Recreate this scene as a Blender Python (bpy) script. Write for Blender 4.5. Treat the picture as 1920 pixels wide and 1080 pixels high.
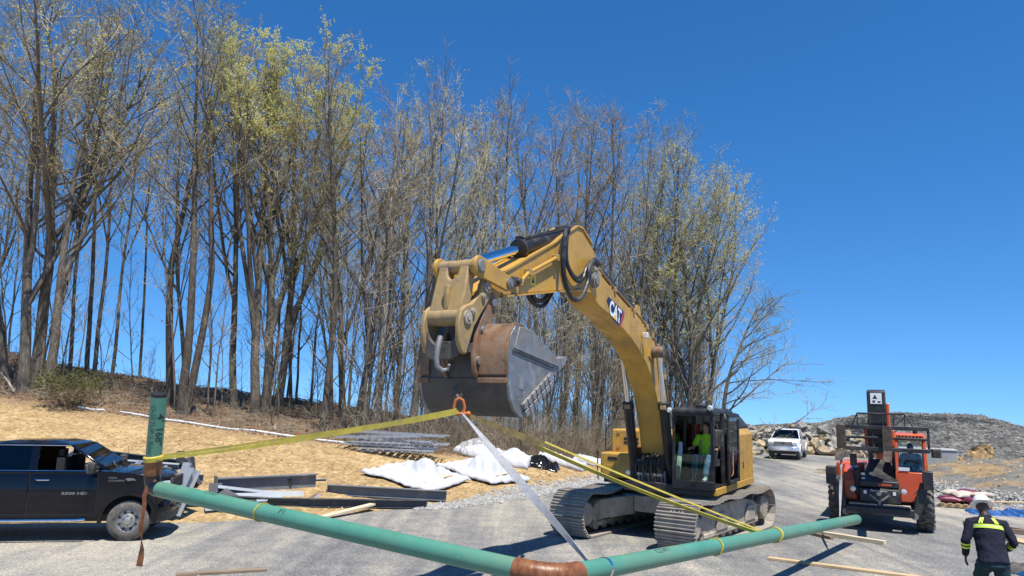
import bpy, bmesh, math, random
from math import sin, cos, pi, radians, sqrt, atan2
from mathutils import Vector, Matrix, noise as mn

for _o in list(bpy.data.objects): bpy.data.objects.remove(_o)
SC = bpy.context.scene
COL = SC.collection
# ---------------------------------------------------------------- camera, sky, sun, exposure
cam_d = bpy.data.cameras.new('camera'); cam = bpy.data.objects.new('camera', cam_d); COL.objects.link(cam)
cam_d.sensor_width = 36.0; cam_d.lens = 26.0; cam_d.clip_start = 0.1; cam_d.clip_end = 4000
_p, _r = radians(9.0), radians(1.5)
_F = Vector((0, cos(_p), sin(_p))); _U0 = Vector((0, -sin(_p), cos(_p))); _R0 = Vector((1, 0, 0))
_R = _R0 * cos(_r) + _U0 * sin(_r); _U = _U0 * cos(_r) - _R0 * sin(_r)
cam.matrix_world = Matrix(((_R.x, _U.x, -_F.x, 0), (_R.y, _U.y, -_F.y, 0), (_R.z, _U.z, -_F.z, 3.0), (0, 0, 0, 1)))
SC.camera = cam
SUN = Vector((0.20, -0.36, 1.0)).normalized()          # towards the sun
wd = bpy.data.worlds.new('World'); SC.world = wd; wd.use_nodes = True
_n = wd.node_tree.nodes; _l = wd.node_tree.links; _n.clear()
_sky = _n.new('ShaderNodeTexSky'); _sky.sky_type = 'NISHITA'; _sky.sun_disc = False
_sky.sun_elevation = math.asin(SUN.z); _sky.sun_rotation = atan2(SUN.x, SUN.y)
_sky.altitude = 2400; _sky.air_density = 1.0; _sky.dust_density = 0.05; _sky.ozone_density = 5.0
_hs = _n.new('ShaderNodeHueSaturation'); _hs.inputs['Saturation'].default_value = 1.25
_bg = _n.new('ShaderNodeBackground'); _bg.inputs['Strength'].default_value = 0.125
_wo = _n.new('ShaderNodeOutputWorld')
_tc = _n.new('ShaderNodeTexCoord'); _mp = _n.new('ShaderNodeMapping'); _mp.inputs['Scale'].default_value = (1, 1, 0.90); _mp.inputs['Location'].default_value = (0, 0, 0.105)
_l.new(_tc.outputs['Generated'], _mp.inputs['Vector']); _l.new(_mp.outputs[0], _sky.inputs['Vector'])
_l.new(_sky.outputs[0], _hs.inputs['Color']); _l.new(_hs.outputs[0], _bg.inputs[0]); _l.new(_bg.outputs[0], _wo.inputs[0])
sun_d = bpy.data.lights.new('sun', 'SUN'); sun_d.energy = 4.6; sun_d.angle = radians(0.53); sun_d.color = (1.0, 0.955, 0.88)
sun = bpy.data.objects.new('sun', sun_d); COL.objects.link(sun)
sun.rotation_euler = SUN.to_track_quat('Z', 'Y').to_euler(); sun.location = (0, 0, 60)
SC.view_settings.view_transform = 'Standard'; SC.view_settings.look = 'None'
SC.view_settings.exposure = 0.60; SC.view_settings.gamma = 1.0; SC.view_settings.use_curve_mapping = False
SC.render.engine = 'CYCLES'
SC.cycles.max_bounces = 4; SC.cycles.diffuse_bounces = 2; SC.cycles.transparent_max_bounces = 16

# ---------------------------------------------------------------- helpers
def V(*a): return Vector(a)
class MB:
    """collects boxes, prisms and tubes and links them as ONE mesh object"""
    def __init__(self): self.v = []; self.f = []
    def add(self, vs, fs):
        o = len(self.v); self.v.extend([tuple(p) for p in vs]); self.f.extend([tuple(i + o for i in f) for f in fs]); return self
    def box(self, c, s, rot=None):
        c = Vector(c); h = Vector(s) / 2
        ps = [Vector((x * h.x, y * h.y, z * h.z)) for x in (-1, 1) for y in (-1, 1) for z in (-1, 1)]
        if rot is not None: ps = [rot @ p for p in ps]
        return self.add([c + p for p in ps], [(0, 1, 3, 2), (4, 6, 7, 5), (0, 4, 5, 1), (2, 3, 7, 6), (0, 2, 6, 4), (1, 5, 7, 3)])
    def bb(self, x0, x1, y0, y1, z0, z1):
        return self.box(((x0 + x1) / 2, (y0 + y1) / 2, (z0 + z1) / 2), (abs(x1 - x0), abs(y1 - y0), abs(z1 - z0)))
    def prism(self, poly, a, b, ax='y'):
        n = len(poly)
        if ax == 'y': A = [(p, a, q) for p, q in poly]; B = [(p, b, q) for p, q in poly]
        elif ax == 'x': A = [(a, p, q) for p, q in poly]; B = [(b, p, q) for p, q in poly]
        else: A = [(p, q, a) for p, q in poly]; B = [(p, q, b) for p, q in poly]
        return self.add(A + B, [tuple(range(n)), tuple(range(2 * n - 1, n - 1, -1))] + [(i, i + n, (i + 1) % n + n, (i + 1) % n) for i in range(n)])
    def loft(self, rings, cap=True, closed=True):
        n = len(rings[0]); vs = [p for r in rings for p in r]; fs = []
        for k in range(len(rings) - 1):
            for i in range(n if closed else n - 1):
                j = (i + 1) % n; fs.append((k * n + i, k * n + j, (k + 1) * n + j, (k + 1) * n + i))
        if cap: fs.append(tuple(range(n - 1, -1, -1))); fs.append(tuple(range((len(rings) - 1) * n, len(rings) * n)))
        return self.add(vs, fs)
    def tube(self, pts, r, n=10, cap=True, squash=1.0):
        pts = [Vector(p) for p in pts]; m = len(pts)
        rs = r if isinstance(r, (list, tuple)) else [r] * m
        t0 = (pts[1] - pts[0]).normalized()
        up = Vector((0, 0, 1)) if abs(t0.z) < 0.9 else Vector((1, 0, 0))
        a = t0.cross(up).normalized(); rings = []
        for i, p in enumerate(pts):
            t = (pts[min(i + 1, m - 1)] - pts[max(i - 1, 0)]).normalized()
            a = (a - t * a.dot(t)).normalized(); b = t.cross(a)
            rings.append([p + (a * cos(2 * pi * k / n) + b * sin(2 * pi * k / n) * squash) * rs[i] for k in range(n)])
        return self.loft(rings, cap)
    def cyl(self, p0, p1, r0, r1=None, n=18): return self.tube([p0, p1], [r0, r0 if r1 is None else r1], n)
    def lathe(self, prof, o, ax, n=24):
        """prof: (distance along the axis, radius)"""
        o = Vector(o); ax = Vector(ax).normalized(); a = ax.orthogonal().normalized(); b = ax.cross(a)
        return self.loft([[o + ax * d + (a * cos(2 * pi * k / n) + b * sin(2 * pi * k / n)) * r for k in range(n)] for d, r in prof], True)
    def ribbon(self, pts, w, t, side):
        """a flat strap: w along side (vector or list), t thick"""
        pts = [Vector(p) for p in pts]; m = len(pts); rings = []
        for i, p in enumerate(pts):
            s = Vector(side[i] if isinstance(side, list) else side).normalized()
            d = (pts[min(i + 1, m - 1)] - pts[max(i - 1, 0)]).normalized(); s = (s - d * s.dot(d)).normalized(); nn = d.cross(s)
            ww = w[i] if isinstance(w, list) else w
            rings.append([p + s * ww / 2 + nn * t / 2, p - s * ww / 2 + nn * t / 2, p - s * ww / 2 - nn * t / 2, p + s * ww / 2 - nn * t / 2])
        return self.loft(rings)
    def ball(self, c, r, nu=14, nv=9, rot=None):
        c = Vector(c); r = Vector(r) if hasattr(r, '__len__') else Vector((r, r, r)); rings = []
        for j in range(nv):
            ph = -pi / 2 + pi * (j + 0.5 * (j == 0) * 0.2) / (nv - 1); ring = []
            ph = max(-pi / 2 + 0.08, min(pi / 2 - 0.08, ph))
            for i in range(nu):
                p = Vector((r.x * cos(ph) * cos(2 * pi * i / nu), r.y * cos(ph) * sin(2 * pi * i / nu), r.z * sin(ph)))
                ring.append(c + (rot @ p if rot is not None else p))
            rings.append(ring)
        return self.loft(rings)
    def grid(self, fn, nu, nv):
        vs = [fn(i / nu, j / nv) for j in range(nv + 1) for i in range(nu + 1)]
        return self.add(vs, [(j * (nu + 1) + i, j * (nu + 1) + i + 1, (j + 1) * (nu + 1) + i + 1, (j + 1) * (nu + 1) + i) for j in range(nv) for i in range(nu)])
    def mesh(self, name, m, smooth=32, fix=True):
        me = bpy.data.meshes.new(name); me.from_pydata(self.v, [], self.f)
        if fix:
            bm = bmesh.new(); bm.from_mesh(me); bmesh.ops.recalc_face_normals(bm, faces=bm.faces); bm.to_mesh(me); bm.free()
        if m: me.materials.append(m)
        if smooth:
            me.shade_smooth(); me.set_sharp_from_angle(angle=radians(smooth))
        return me
    def build(self, name, m, parent=None, smooth=32, bevel=0.0, seg=2, fix=True):
        o = bpy.data.objects.new(name, self.mesh(name, m, smooth, fix)); COL.objects.link(o)
        if parent is not None: o.parent = parent
        if bevel:
            b = o.modifiers.new('bevel', 'BEVEL'); b.width = bevel; b.segments = seg; b.limit_method = 'ANGLE'; b.angle_limit = radians(40); b.harden_normals = False
        return o
def tag(o, label=None, cat=None, group=None, kind=None):
    if label: o['label'] = label
    if cat: o['category'] = cat
    if group: o['group'] = group
    if kind: o['kind'] = kind
    return o
def thing(name, label, cat, loc=(0, 0, 0), rz=0.0, group=None):
    o = bpy.data.objects.new(name, None); COL.objects.link(o); o.empty_display_size = 0.2
    o.location = loc; o.rotation_euler = (0, 0, rz); return tag(o, label, cat, group)
def inst(src, parent=None, loc=None, rot=None, scale=None):
    c = src.copy(); COL.objects.link(c); c.parent = parent
    if loc is not None: c.location = loc
    if rot is not None: c.rotation_euler = rot
    if scale is not None: c.scale = scale if hasattr(scale, '__len__') else (scale,) * 3
    return c
def from_mesh(name, me, parent=None, loc=(0, 0, 0), rot=(0, 0, 0), scale=1.0):
    o = bpy.data.objects.new(name, me); COL.objects.link(o); o.parent = parent; o.location = loc; o.rotation_euler = rot
    o.scale = scale if hasattr(scale, '__len__') else (scale,) * 3
    return o
def text_mesh(s, size, bold=0.0, depth=0.0, align='CENTER', shear=0.0):
    cu = bpy.data.curves.new('t', 'FONT'); cu.body = s; cu.size = size; cu.offset = bold; cu.extrude = depth; cu.align_x = align; cu.align_y = 'CENTER'; cu.shear = shear
    cu.resolution_u = 3
    ob = bpy.data.objects.new('t', cu); COL.objects.link(ob)
    dg = bpy.context.evaluated_depsgraph_get(); me = bpy.data.meshes.new_from_object(ob.evaluated_get(dg))
    bpy.data.objects.remove(ob); return me
def lettering(name, s, size, o, ex, ey, m, parent, bold=0.0, lift=0.004, warp=None, sx=1.0, shear=0.0, align='CENTER'):
    """flat writing laid on the plane (o; ex, ey), or bent by warp(x, y)"""
    me = text_mesh(s, size, bold, 0.0, align, shear); ex = Vector(ex).normalized()
    if warp:
        bm = bmesh.new(); bm.from_mesh(me); bmesh.ops.triangulate(bm, faces=bm.faces)
        for _ in range(3):
            es = [e for e in bm.edges if e.calc_length() > 0.016]
            if es: bmesh.ops.subdivide_edges(bm, edges=es, cuts=1); bmesh.ops.triangulate(bm, faces=bm.faces)
        bm.to_mesh(me); bm.free()
    ey = Vector(ey).normalized(); nz = ex.cross(ey); o = Vector(o)
    for v in me.vertices:
        x, y = v.co.x * sx, v.co.y
        v.co = warp(x, y) if warp else o + ex * x + ey * y + nz * lift
    me.materials.clear(); me.materials.append(m)
    return from_mesh(name, me, parent)
# ---------------------------------------------------------------- materials
MATS = {}
def nmat(name):
    m = bpy.data.materials.new(name); m.use_nodes = True; nt = m.node_tree; nt.nodes.clear(); return m, nt
def ramp(nt, fac, stops):
    r = nt.nodes.new('ShaderNodeValToRGB'); e = r.color_ramp.elements
    while len(e) < len(stops): e.new(0.5)
    for el, (p, c) in zip(e, stops): el.position = p; el.color = (*c, 1) if len(c) == 3 else c
    nt.links.new(fac, r.inputs[0]); return r.outputs[0]
def tex_noise(nt, vec, scale, detail=4, rough=0.55, dist=0.0):
    t = nt.nodes.new('ShaderNodeTexNoise'); t.inputs['Scale'].default_value = scale; t.inputs['Detail'].default_value = detail
    t.inputs['Roughness'].default_value = rough; t.inputs['Distortion'].default_value = dist
    if vec: nt.links.new(vec, t.inputs['Vector'])
    return t.outputs['Fac']
def tex_vor(nt, vec, scale, out='Distance', rnd=1.0):
    t = nt.nodes.new('ShaderNodeTexVoronoi'); t.inputs['Scale'].default_value = scale; t.inputs['Randomness'].default_value = rnd
    if vec: nt.links.new(vec, t.inputs['Vector'])
    return t.outputs[out]
def mixc(nt, fac, a, b, mode='MIX'):
    m = nt.nodes.new('ShaderNodeMix'); m.data_type = 'RGBA'; m.blend_type = mode
    for s, k in ((fac, 0), (a, 6), (b, 7)):
        if isinstance(s, (int, float)): m.inputs[k].default_value = s
        elif isinstance(s, (tuple, list)): m.inputs[k].default_value = (*s[:3], 1)
        else: nt.links.new(s, m.inputs[k])
    return m.outputs[2]
def mathn(nt, op, a, b=0.0, clamp=False):
    m = nt.nodes.new('ShaderNodeMath'); m.operation = op; m.use_clamp = clamp
    for k, s in enumerate((a, b)):
        if isinstance(s, (int, float)): m.inputs[k].default_value = s
        else: nt.links.new(s, m.inputs[k])
    return m.outputs[0]
def coords(nt, kind='Object', scale=None):
    c = nt.nodes.new('ShaderNodeTexCoord').outputs[kind]
    if scale is None: return c
    mp = nt.nodes.new('ShaderNodeMapping'); mp.inputs['Scale'].default_value = scale; nt.links.new(c, mp.inputs['Vector']); return mp.outputs[0]
def bsdf(nt, col, rough=0.6, metal=0.0, height=None, hs=0.3, hd=0.02, spec=0.5, coat=0.0, trans=None):
    b = nt.nodes.new('ShaderNodeBsdfPrincipled'); o = nt.nodes.new('ShaderNodeOutputMaterial')
    for s, k in ((col, 'Base Color'), (rough, 'Roughness'), (metal, 'Metallic')):
        if isinstance(s, (int, float)): b.inputs[k].default_value = s
        elif isinstance(s, (tuple, list)): b.inputs[k].default_value = (*s[:3], 1)
        else: nt.links.new(s, b.inputs[k])
    b.inputs['Specular IOR Level'].default_value = spec; b.inputs['Coat Weight'].default_value = coat; b.inputs['Coat Roughness'].default_value = 0.05
    if height is not None:
        bp = nt.nodes.new('ShaderNodeBump'); bp.inputs['Strength'].default_value = hs; bp.inputs['Distance'].default_value = hd
        nt.links.new(height, bp.inputs['Height']); nt.links.new(bp.outputs[0], b.inputs['Normal'])
    if trans:
        t = nt.nodes.new('ShaderNodeBsdfTranslucent'); mx = nt.nodes.new('ShaderNodeMixShader'); mx.inputs[0].default_value = trans
        if isinstance(col, (tuple, list)): t.inputs[0].default_value = (*col[:3], 1)
        else: nt.links.new(col, t.inputs[0])
        nt.links.new(b.outputs[0], mx.inputs[1]); nt.links.new(t.outputs[0], mx.inputs[2]); nt.links.new(mx.outputs[0], o.inputs[0])
    else: nt.links.new(b.outputs[0], o.inputs[0])
    return b
def paint(name, col, rough=0.45, metal=0.0, var=0.12, scale=3.0, dirt=None, damt=0.35, dscale=2.5, bump=0.0, bscale=60, coat=0.0, spec=0.5, wear=None, wamt=0.2):
    """painted or plain solid with uneven tone, patches of dirt and chips of wear"""
    m, nt = nmat(name); c = coords(nt)
    f = tex_noise(nt, c, scale, 5)
    a = tuple(x * (1 - var) for x in col); b = tuple(min(1, x * (1 + var)) for x in col)
    out = ramp(nt, f, [(0.3, a), (0.7, b)]); ro = rough
    if dirt:
        d = tex_noise(nt, c, dscale, 7, 0.68, 0.4)
        k = ramp(nt, d, [(0.62 - damt * 0.5, (0, 0, 0)), (0.82 - damt * 0.3, (1, 1, 1))])
        out = mixc(nt, k, out, dirt); ro = mixc(nt, k, (rough,) * 3, (0.9,) * 3)
    if wear:
        d = tex_noise(nt, c, dscale * 5, 6, 0.7); k = ramp(nt, d, [(0.70 - wamt * 0.4, (0, 0, 0)), (0.74 - wamt * 0.4, (1, 1, 1))])
        out = mixc(nt, k, out, wear)
    h = tex_noise(nt, c, bscale, 4) if bump else None
    bsdf(nt, out, ro, metal, h, bump, 0.01, spec, coat)
    MATS[name] = m; return m
def glass(name, tint=(0.55, 0.6, 0.58), refl=0.9, rough=0.02):
    m, nt = nmat(name); t = nt.nodes.new('ShaderNodeBsdfTransparent'); t.inputs[0].default_value = (*tint, 1)
    g = nt.nodes.new('ShaderNodeBsdfGlossy'); g.inputs[0].default_value = (refl,) * 3 + (1,); g.inputs['Roughness'].default_value = rough
    fr = nt.nodes.new('ShaderNodeFresnel'); fr.inputs[0].default_value = 1.5
    mx = nt.nodes.new('ShaderNodeMixShader'); o = nt.nodes.new('ShaderNodeOutputMaterial')
    nt.links.new(fr.outputs[0], mx.inputs[0]); nt.links.new(t.outputs[0], mx.inputs[1]); nt.links.new(g.outputs[0], mx.inputs[2]); nt.links.new(mx.outputs[0], o.inputs[0])
    MATS[name] = m; return m
M = {}
DUST = (0.30, 0.26, 0.20)
M['yellow'] = paint('machine_yellow', (0.52, 0.29, 0.042), 0.40, var=0.10, dirt=(0.28, 0.185, 0.08), damt=0.32, dscale=1.3, wear=(0.14, 0.10, 0.06), wamt=0.07, bump=0.04, bscale=30)
M['yellow_dusty'] = paint('dusty_machine_yellow', (0.42, 0.275, 0.09), 0.6, var=0.22, dirt=(0.22, 0.165, 0.105), damt=0.5, dscale=3, wear=(0.25, 0.15, 0.08), wamt=0.05, bump=0.1, bscale=40)
M['black'] = paint('black_paint', (0.012, 0.012, 0.013), 0.45, var=0.3, dirt=(0.07, 0.06, 0.05), damt=0.3)
M['rubber'] = paint('rubber', (0.022, 0.022, 0.022), 0.75, var=0.25, dirt=(0.13, 0.12, 0.10), damt=0.45, dscale=4)
M['hose'] = paint('rubber_hose', (0.014, 0.014, 0.014), 0.4, var=0.25, dirt=(0.09, 0.08, 0.07), damt=0.3)
M['chrome'] = paint('chrome', (0.75, 0.75, 0.76), 0.10, metal=1.0, var=0.05)
M['steel'] = paint('worn_steel', (0.29, 0.285, 0.28), 0.42, metal=0.4, var=0.28, scale=5, dirt=(0.19, 0.165, 0.14), damt=0.45, bump=0.15, bscale=50)
M['bucket_side'] = paint('scuffed_bucket_side', (0.26, 0.255, 0.25), 0.36, metal=0.4, var=0.35, scale=2.5, dirt=(0.13, 0.12, 0.11), damt=0.35, dscale=2, wear=(0.50, 0.495, 0.49), wamt=0.2, bump=0.15, bscale=40)
M['bucket_dark'] = paint('dark_bucket_steel', (0.085, 0.077, 0.070), 0.5, metal=0.3, var=0.35, scale=2.5, dirt=(0.16, 0.135, 0.11), damt=0.35, dscale=3, bump=0.2, bscale=35)
M['rust'] = paint('rusty_steel', (0.20, 0.095, 0.042), 0.7, metal=0.15, var=0.6, scale=3, dirt=(0.27, 0.20, 0.14), damt=0.5, dscale=5, wear=(0.09, 0.05, 0.03), wamt=0.12, bump=0.3, bscale=40)
M['track'] = paint('dusty_track_steel', (0.26, 0.23, 0.195), 0.65, metal=0.15, var=0.25, scale=5, dirt=(0.42, 0.37, 0.30), damt=0.55, dscale=4, bump=0.2, bscale=40)
M['mud'] = paint('dried_mud_on_steel', (0.40, 0.345, 0.27), 0.9, var=0.25, scale=4, dirt=(0.20, 0.17, 0.14), damt=0.35, bump=0.35, bscale=25)
M['white'] = paint('white_paint', (0.80, 0.80, 0.79), 0.4, var=0.03)
M['red'] = paint('red_trim', (0.45, 0.02, 0.02), 0.4)
M['navy'] = paint('navy_decal', (0.012, 0.016, 0.04), 0.4)
M['decal_yellow'] = paint('yellow_decal', (0.85, 0.55, 0.02), 0.4)
M['ink'] = paint('marker_ink', (0.02, 0.035, 0.03), 0.6)
M['lamp'] = paint('lamp_glass', (0.75, 0.75, 0.72), 0.15, metal=0.4)
M['glass'] = glass('clear_glass', (0.86, 0.92, 0.89)); M['glass_green'] = glass('greenish_glass', (0.62, 0.76, 0.68)); M['glass_dark'] = glass('tinted_glass', (0.05, 0.055, 0.06), 0.9)
M['glass_mid'] = glass('dusty_tinted_glass', (0.30, 0.33, 0.33))

# ---------------------------------------------------------------- the ground
def lerp_tab(tab, x):
    if x <= tab[0][0]: return tab[0][1]
    for (a, b), (c, d) in zip(tab, tab[1:]):
        if x <= c: return b + (d - b) * (x - a) / (c - a)
    return tab[-1][1]
EDGE = [(-80, 10), (-30, 15.8), (-11.5, 17.7), (-7.3, 18.6), (-1.7, 22.7), (3.6, 31), (8, 37.5), (12.5, 45), (17, 56), (24, 75), (40, 100), (80, 150)]
WOOD = [(-80, 38), (-23, 34), (-19, 33), (-14.8, 32), (-10.7, 30), (-6.4, 30), (-2.2, 31), (1.2, 34), (4.6, 39), (8, 42), (12, 49), (17, 60), (24, 79), (40, 104), (80, 154)]
WOODZ = [(-80, 5.5), (-23, 2.82), (-19, 2.38), (-14.8, 2.05), (-10.7, 1.71), (-6.4, 1.32), (-2.2, 0.99), (1.2, 0.7), (4.6, 0.25), (12, 0.1), (80, 0.1)]
RIDGE = [(-80, 50), (-30, 44), (-8, 44), (1.5, 46), (9, 52), (14, 57), (19, 66), (26, 84), (40, 108), (80, 158)]
RIDGEZ = [(-80, 11), (-30, 5.3), (-20.6, 3.82), (-15.8, 3.35), (-11, 2.86), (-8, 2.47), (1.5, 1.42), (9, 0.5), (14, 0.25), (19, 0.2), (80, 0.2)]
def bank_s(x, y):
    """0 at the yard's edge, 1 at the edge of the wood, 2 on the ridge, 3 far behind it"""
    e = lerp_tab(EDGE, x); w = lerp_tab(WOOD, x); r = lerp_tab(RIDGE, x)
    if y < e: return (y - e) / 6.0
    if y < w: return (y - e) / (w - e)
    if y < r: return 1 + (y - w) / (r - w)
    return min(3.0, 2 + (y - r) / 40.0)
def bank_h(x, y):
    s = bank_s(x, y); zw = lerp_tab(WOODZ, x); zr = lerp_tab(RIDGEZ, x)
    if s < 0: return s * 0.5
    if s < 1: return zw * (s ** 1.15)
    if s < 2: return zw + (zr - zw) * (s - 1)
    return zr - (zr + 1.5) * (s - 2) ** 1.3

def ground_material():
    m, nt = nmat('crushed_stone_yard'); c = coords(nt)
    big = tex_noise(nt, coords(nt, 'Object', (0.16, 0.06, 1)), 1.0, 5, 0.6, 0.6)
    rut = tex_noise(nt, coords(nt, 'Object', (1.5, 0.09, 1)), 1.0, 4, 0.6, 0.5)
    mid = tex_noise(nt, c, 1.6, 6, 0.65)
    mk = mathn(nt, 'ADD', mathn(nt, 'MULTIPLY', big, 0.58), mathn(nt, 'MULTIPLY', rut, 0.26)); mk = mathn(nt, 'ADD', mk, mathn(nt, 'MULTIPLY', mid, 0.19))
    base = ramp(nt, mk, [(0.43, (0.15, 0.151, 0.154)), (0.505, (0.245, 0.236, 0.217)), (0.59, (0.41, 0.37, 0.30))])
    cell = tex_vor(nt, c, 42, 'Color'); cs = nt.nodes.new('ShaderNodeSeparateColor'); nt.links.new(cell, cs.inputs[0])
    sp = ramp(nt, cs.outputs[0], [(0.0, (0.62, 0.62, 0.62)), (0.55, (0.98, 0.98, 0.98)), (0.88, (1.15, 1.14, 1.12)), (1.0, (1.55, 1.52, 1.48))])
    fine = ramp(nt, tex_noise(nt, c, 120, 3), [(0.3, (0.8, 0.8, 0.8)), (0.7, (1.18, 1.18, 1.18))])
    col = mixc(nt, 1.0, base, sp, 'MULTIPLY'); col = mixc(nt, 1.0, col, fine, 'MULTIPLY')
    h = mathn(nt, 'ADD', tex_vor(nt, c, 42), mathn(nt, 'MULTIPLY', tex_noise(nt, c, 14, 6, 0.7), 1.2))
    bsdf(nt, col, 0.92, 0, h, 0.55, 0.03, 0.3); return m
def bank_material():
    m, nt = nmat('dirt_bank_and_leaf_litter'); c = coords(nt)
    at = nt.nodes.new('ShaderNodeAttribute'); at.attribute_name = 's'; s = at.outputs['Fac']
    n1 = tex_noise(nt, c, 0.35, 5, 0.6); n2 = tex_noise(nt, c, 2.2, 6, 0.68); n3 = tex_noise(nt, c, 11, 5, 0.7)
    tan = ramp(nt, n2, [(0.28, (0.27, 0.18, 0.085)), (0.5, (0.42, 0.30, 0.15)), (0.72, (0.52, 0.39, 0.225))])
    tan = mixc(nt, 1.0, tan, ramp(nt, n1, [(0.3, (0.84, 0.80, 0.76)), (0.7, (1.12, 1.12, 1.12))]), 'MULTIPLY')
    cell = tex_vor(nt, c, 9, 'Color'); cs = nt.nodes.new('ShaderNodeSeparateColor'); nt.links.new(cell, cs.inputs[0])
    tan = mixc(nt, 1.0, tan, ramp(nt, cs.outputs[1], [(0, (0.72, 0.70, 0.68)), (0.6, (1.0, 1.0, 1.0)), (1, (1.28, 1.26, 1.2))]), 'MULTIPLY')
    lit = ramp(nt, n3, [(0.3, (0.09, 0.062, 0.044)), (0.5, (0.21, 0.145, 0.098)), (0.72, (0.36, 0.265, 0.185))])
    lit = mixc(nt, 1.0, lit, ramp(nt, n2, [(0.3, (0.6, 0.56, 0.52)), (0.7, (1.25, 1.2, 1.15))]), 'MULTIPLY')
    k = mathn(nt, 'ADD', s, mathn(nt, 'MULTIPLY', mathn(nt, 'SUBTRACT', n2, 0.5), 0.35)); k = mathn(nt, 'ADD', k, mathn(nt, 'MULTIPLY', mathn(nt, 'SUBTRACT', n1, 0.5), 0.3))
    f = ramp(nt, k, [(0.90 / 3, (0, 0, 0)), (1.04 / 3, (1, 1, 1))])
    kk = nt.nodes.new('ShaderNodeMath'); kk.operation = 'DIVIDE'; kk.inputs[1].default_value = 3.0; nt.links.new(k, kk.inputs[0]); nt.links.new(kk.outputs[0], f.node.inputs[0])
    col = mixc(nt, f, tan, lit)
    h = mathn(nt, 'ADD', mathn(nt, 'MULTIPLY', n2, 1.0), mathn(nt, 'MULTIPLY', n3, 0.8)); h = mathn(nt, 'ADD', h, mathn(nt, 'MULTIPLY', tex_vor(nt, c, 9), 0.5))
    bsdf(nt, col, 0.95, 0, h, 0.7, 0.09, 0.15); return m
M['yard'] = ground_material(); M['bank'] = bank_material()
g = MB(); xs = [-900, -120, -40, -20, -10, 0, 10, 20, 40, 120, 900]; ys = [-600, -60, 0, 10, 20, 30, 45, 76, 160, 1500]; zs = [0, 0, 0, 0, 0, 0, 0, 0, -8, -75]
g.add([(x, y, z_) for y, z_ in zip(ys, zs) for x in xs], [(j * 11 + i, j * 11 + i + 1, (j + 1) * 11 + i + 1, (j + 1) * 11 + i) for j in range(9) for i in range(10)])
tag(g.build('ground', M['yard'], smooth=0, fix=False), kind='structure')
def bank_z(x, y):
    s = bank_s(x, y); z = bank_h(x, y)
    a = max(0.0, min(1.0, s * 4)) 
    z += a * (0.16 * mn.noise(V(x * 0.25, y * 0.25, 3)) + 0.07 * mn.noise(V(x * 0.9, y * 0.9, 7)) + 0.035 * mn.noise(V(x * 2.3, y * 2.3, 1)))
    return z
NX = 330; SR = [-0.25 + 0.25 * i / 3 for i in range(3)] + [i / 34 for i in range(34)] + [1 + i / 26 for i in range(26)] + [2 + i / 10 for i in range(11)]
bv = []; bs = []
for s in SR:
    for i in range(NX + 1):
        x = -75 + 130 * i / NX; e = lerp_tab(EDGE, x); w = lerp_tab(WOOD, x); r = lerp_tab(RIDGE, x)
        y = e + s * 6 if s < 0 else e + (w - e) * s if s < 1 else w + (r - w) * (s - 1) if s < 2 else r + (s - 2) * 40
        e2 = 0.35 * mn.noise(V(x * 0.6, 5, 0)) if s < 0.5 else 0
        bv.append((x, y + e2, bank_z(x, y))); bs.append(s)
b = MB(); b.add(bv, [(j * (NX + 1) + i, j * (NX + 1) + i + 1, (j + 1) * (NX + 1) + i + 1, (j + 1) * (NX + 1) + i) for j in range(len(SR) - 1) for i in range(NX)])
bank = tag(b.build('hillside', M['bank'], smooth=180, fix=False), kind='structure')
at_ = bank.data.attributes.new('s', 'FLOAT', 'POINT'); at_.data.foreach_set('value', bs)
def gz(x, y): return max(0.0, bank_z(x, y))
# loose stones: tens of thousands, each a small faceted lump, joined
OCT = [(1, 0, 0), (-1, 0, 0), (0, 1, 0), (0, -1, 0), (0, 0, 1), (0, 0, -0.6)]; OCF = [(0, 2, 4), (2, 1, 4), (1, 3, 4), (3, 0, 4), (2, 0, 5), (1, 2, 5), (3, 1, 5), (0, 3, 5)]
def scatter(name, mats, spots, seed, flat=0.7, label=None):
    rng = random.Random(seed); vs = []; fs = []; mi = []
    for (x, y, z, r) in spots:
        a = rng.uniform(0, 6.28); ca, sa = cos(a), sin(a); o = len(vs); q = [rng.uniform(0.6, 1.25) for _ in range(6)]; tx = rng.uniform(-.4, .4)
        for k, (px, py, pz) in enumerate(OCT):
            px *= q[k] * r; py *= q[k] * r * 0.8; pz = pz * q[k] * r * flat + px * tx
            vs.append((x + px * ca - py * sa, y + px * sa + py * ca, z + pz))
        fs.extend([(a_ + o, b_ + o, c_ + o) for a_, b_, c_ in OCF]); mi.extend([rng.randrange(len(mats))] * 8)
    me = bpy.data.meshes.new(name); me.from_pydata(vs, [], fs)
    for m in mats: me.materials.append(m)
    me.polygons.foreach_set('material_index', mi)
    o = bpy.data.objects.new(name, me); COL.objects.link(o); return tag(o, label, None, None, 'stuff')
M['st1'] = paint('grey_stone', (0.27, 0.265, 0.25), 0.9, var=0.2); M['st2'] = paint('pale_stone', (0.37, 0.36, 0.33), 0.9, var=0.15); M['st3'] = paint('dark_stone', (0.17, 0.17, 0.17), 0.9, var=0.25)
M['clod'] = paint('dirt_clod', (0.42, 0.29, 0.14), 0.95, var=0.25); M['clod2'] = paint('pale_dirt_clod', (0.52, 0.40, 0.24), 0.95, var=0.2); M['clod3'] = paint('brown_dirt_clod', (0.26, 0.17, 0.085), 0.95, var=0.25)
R = random.Random(11)
sp = []
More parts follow.
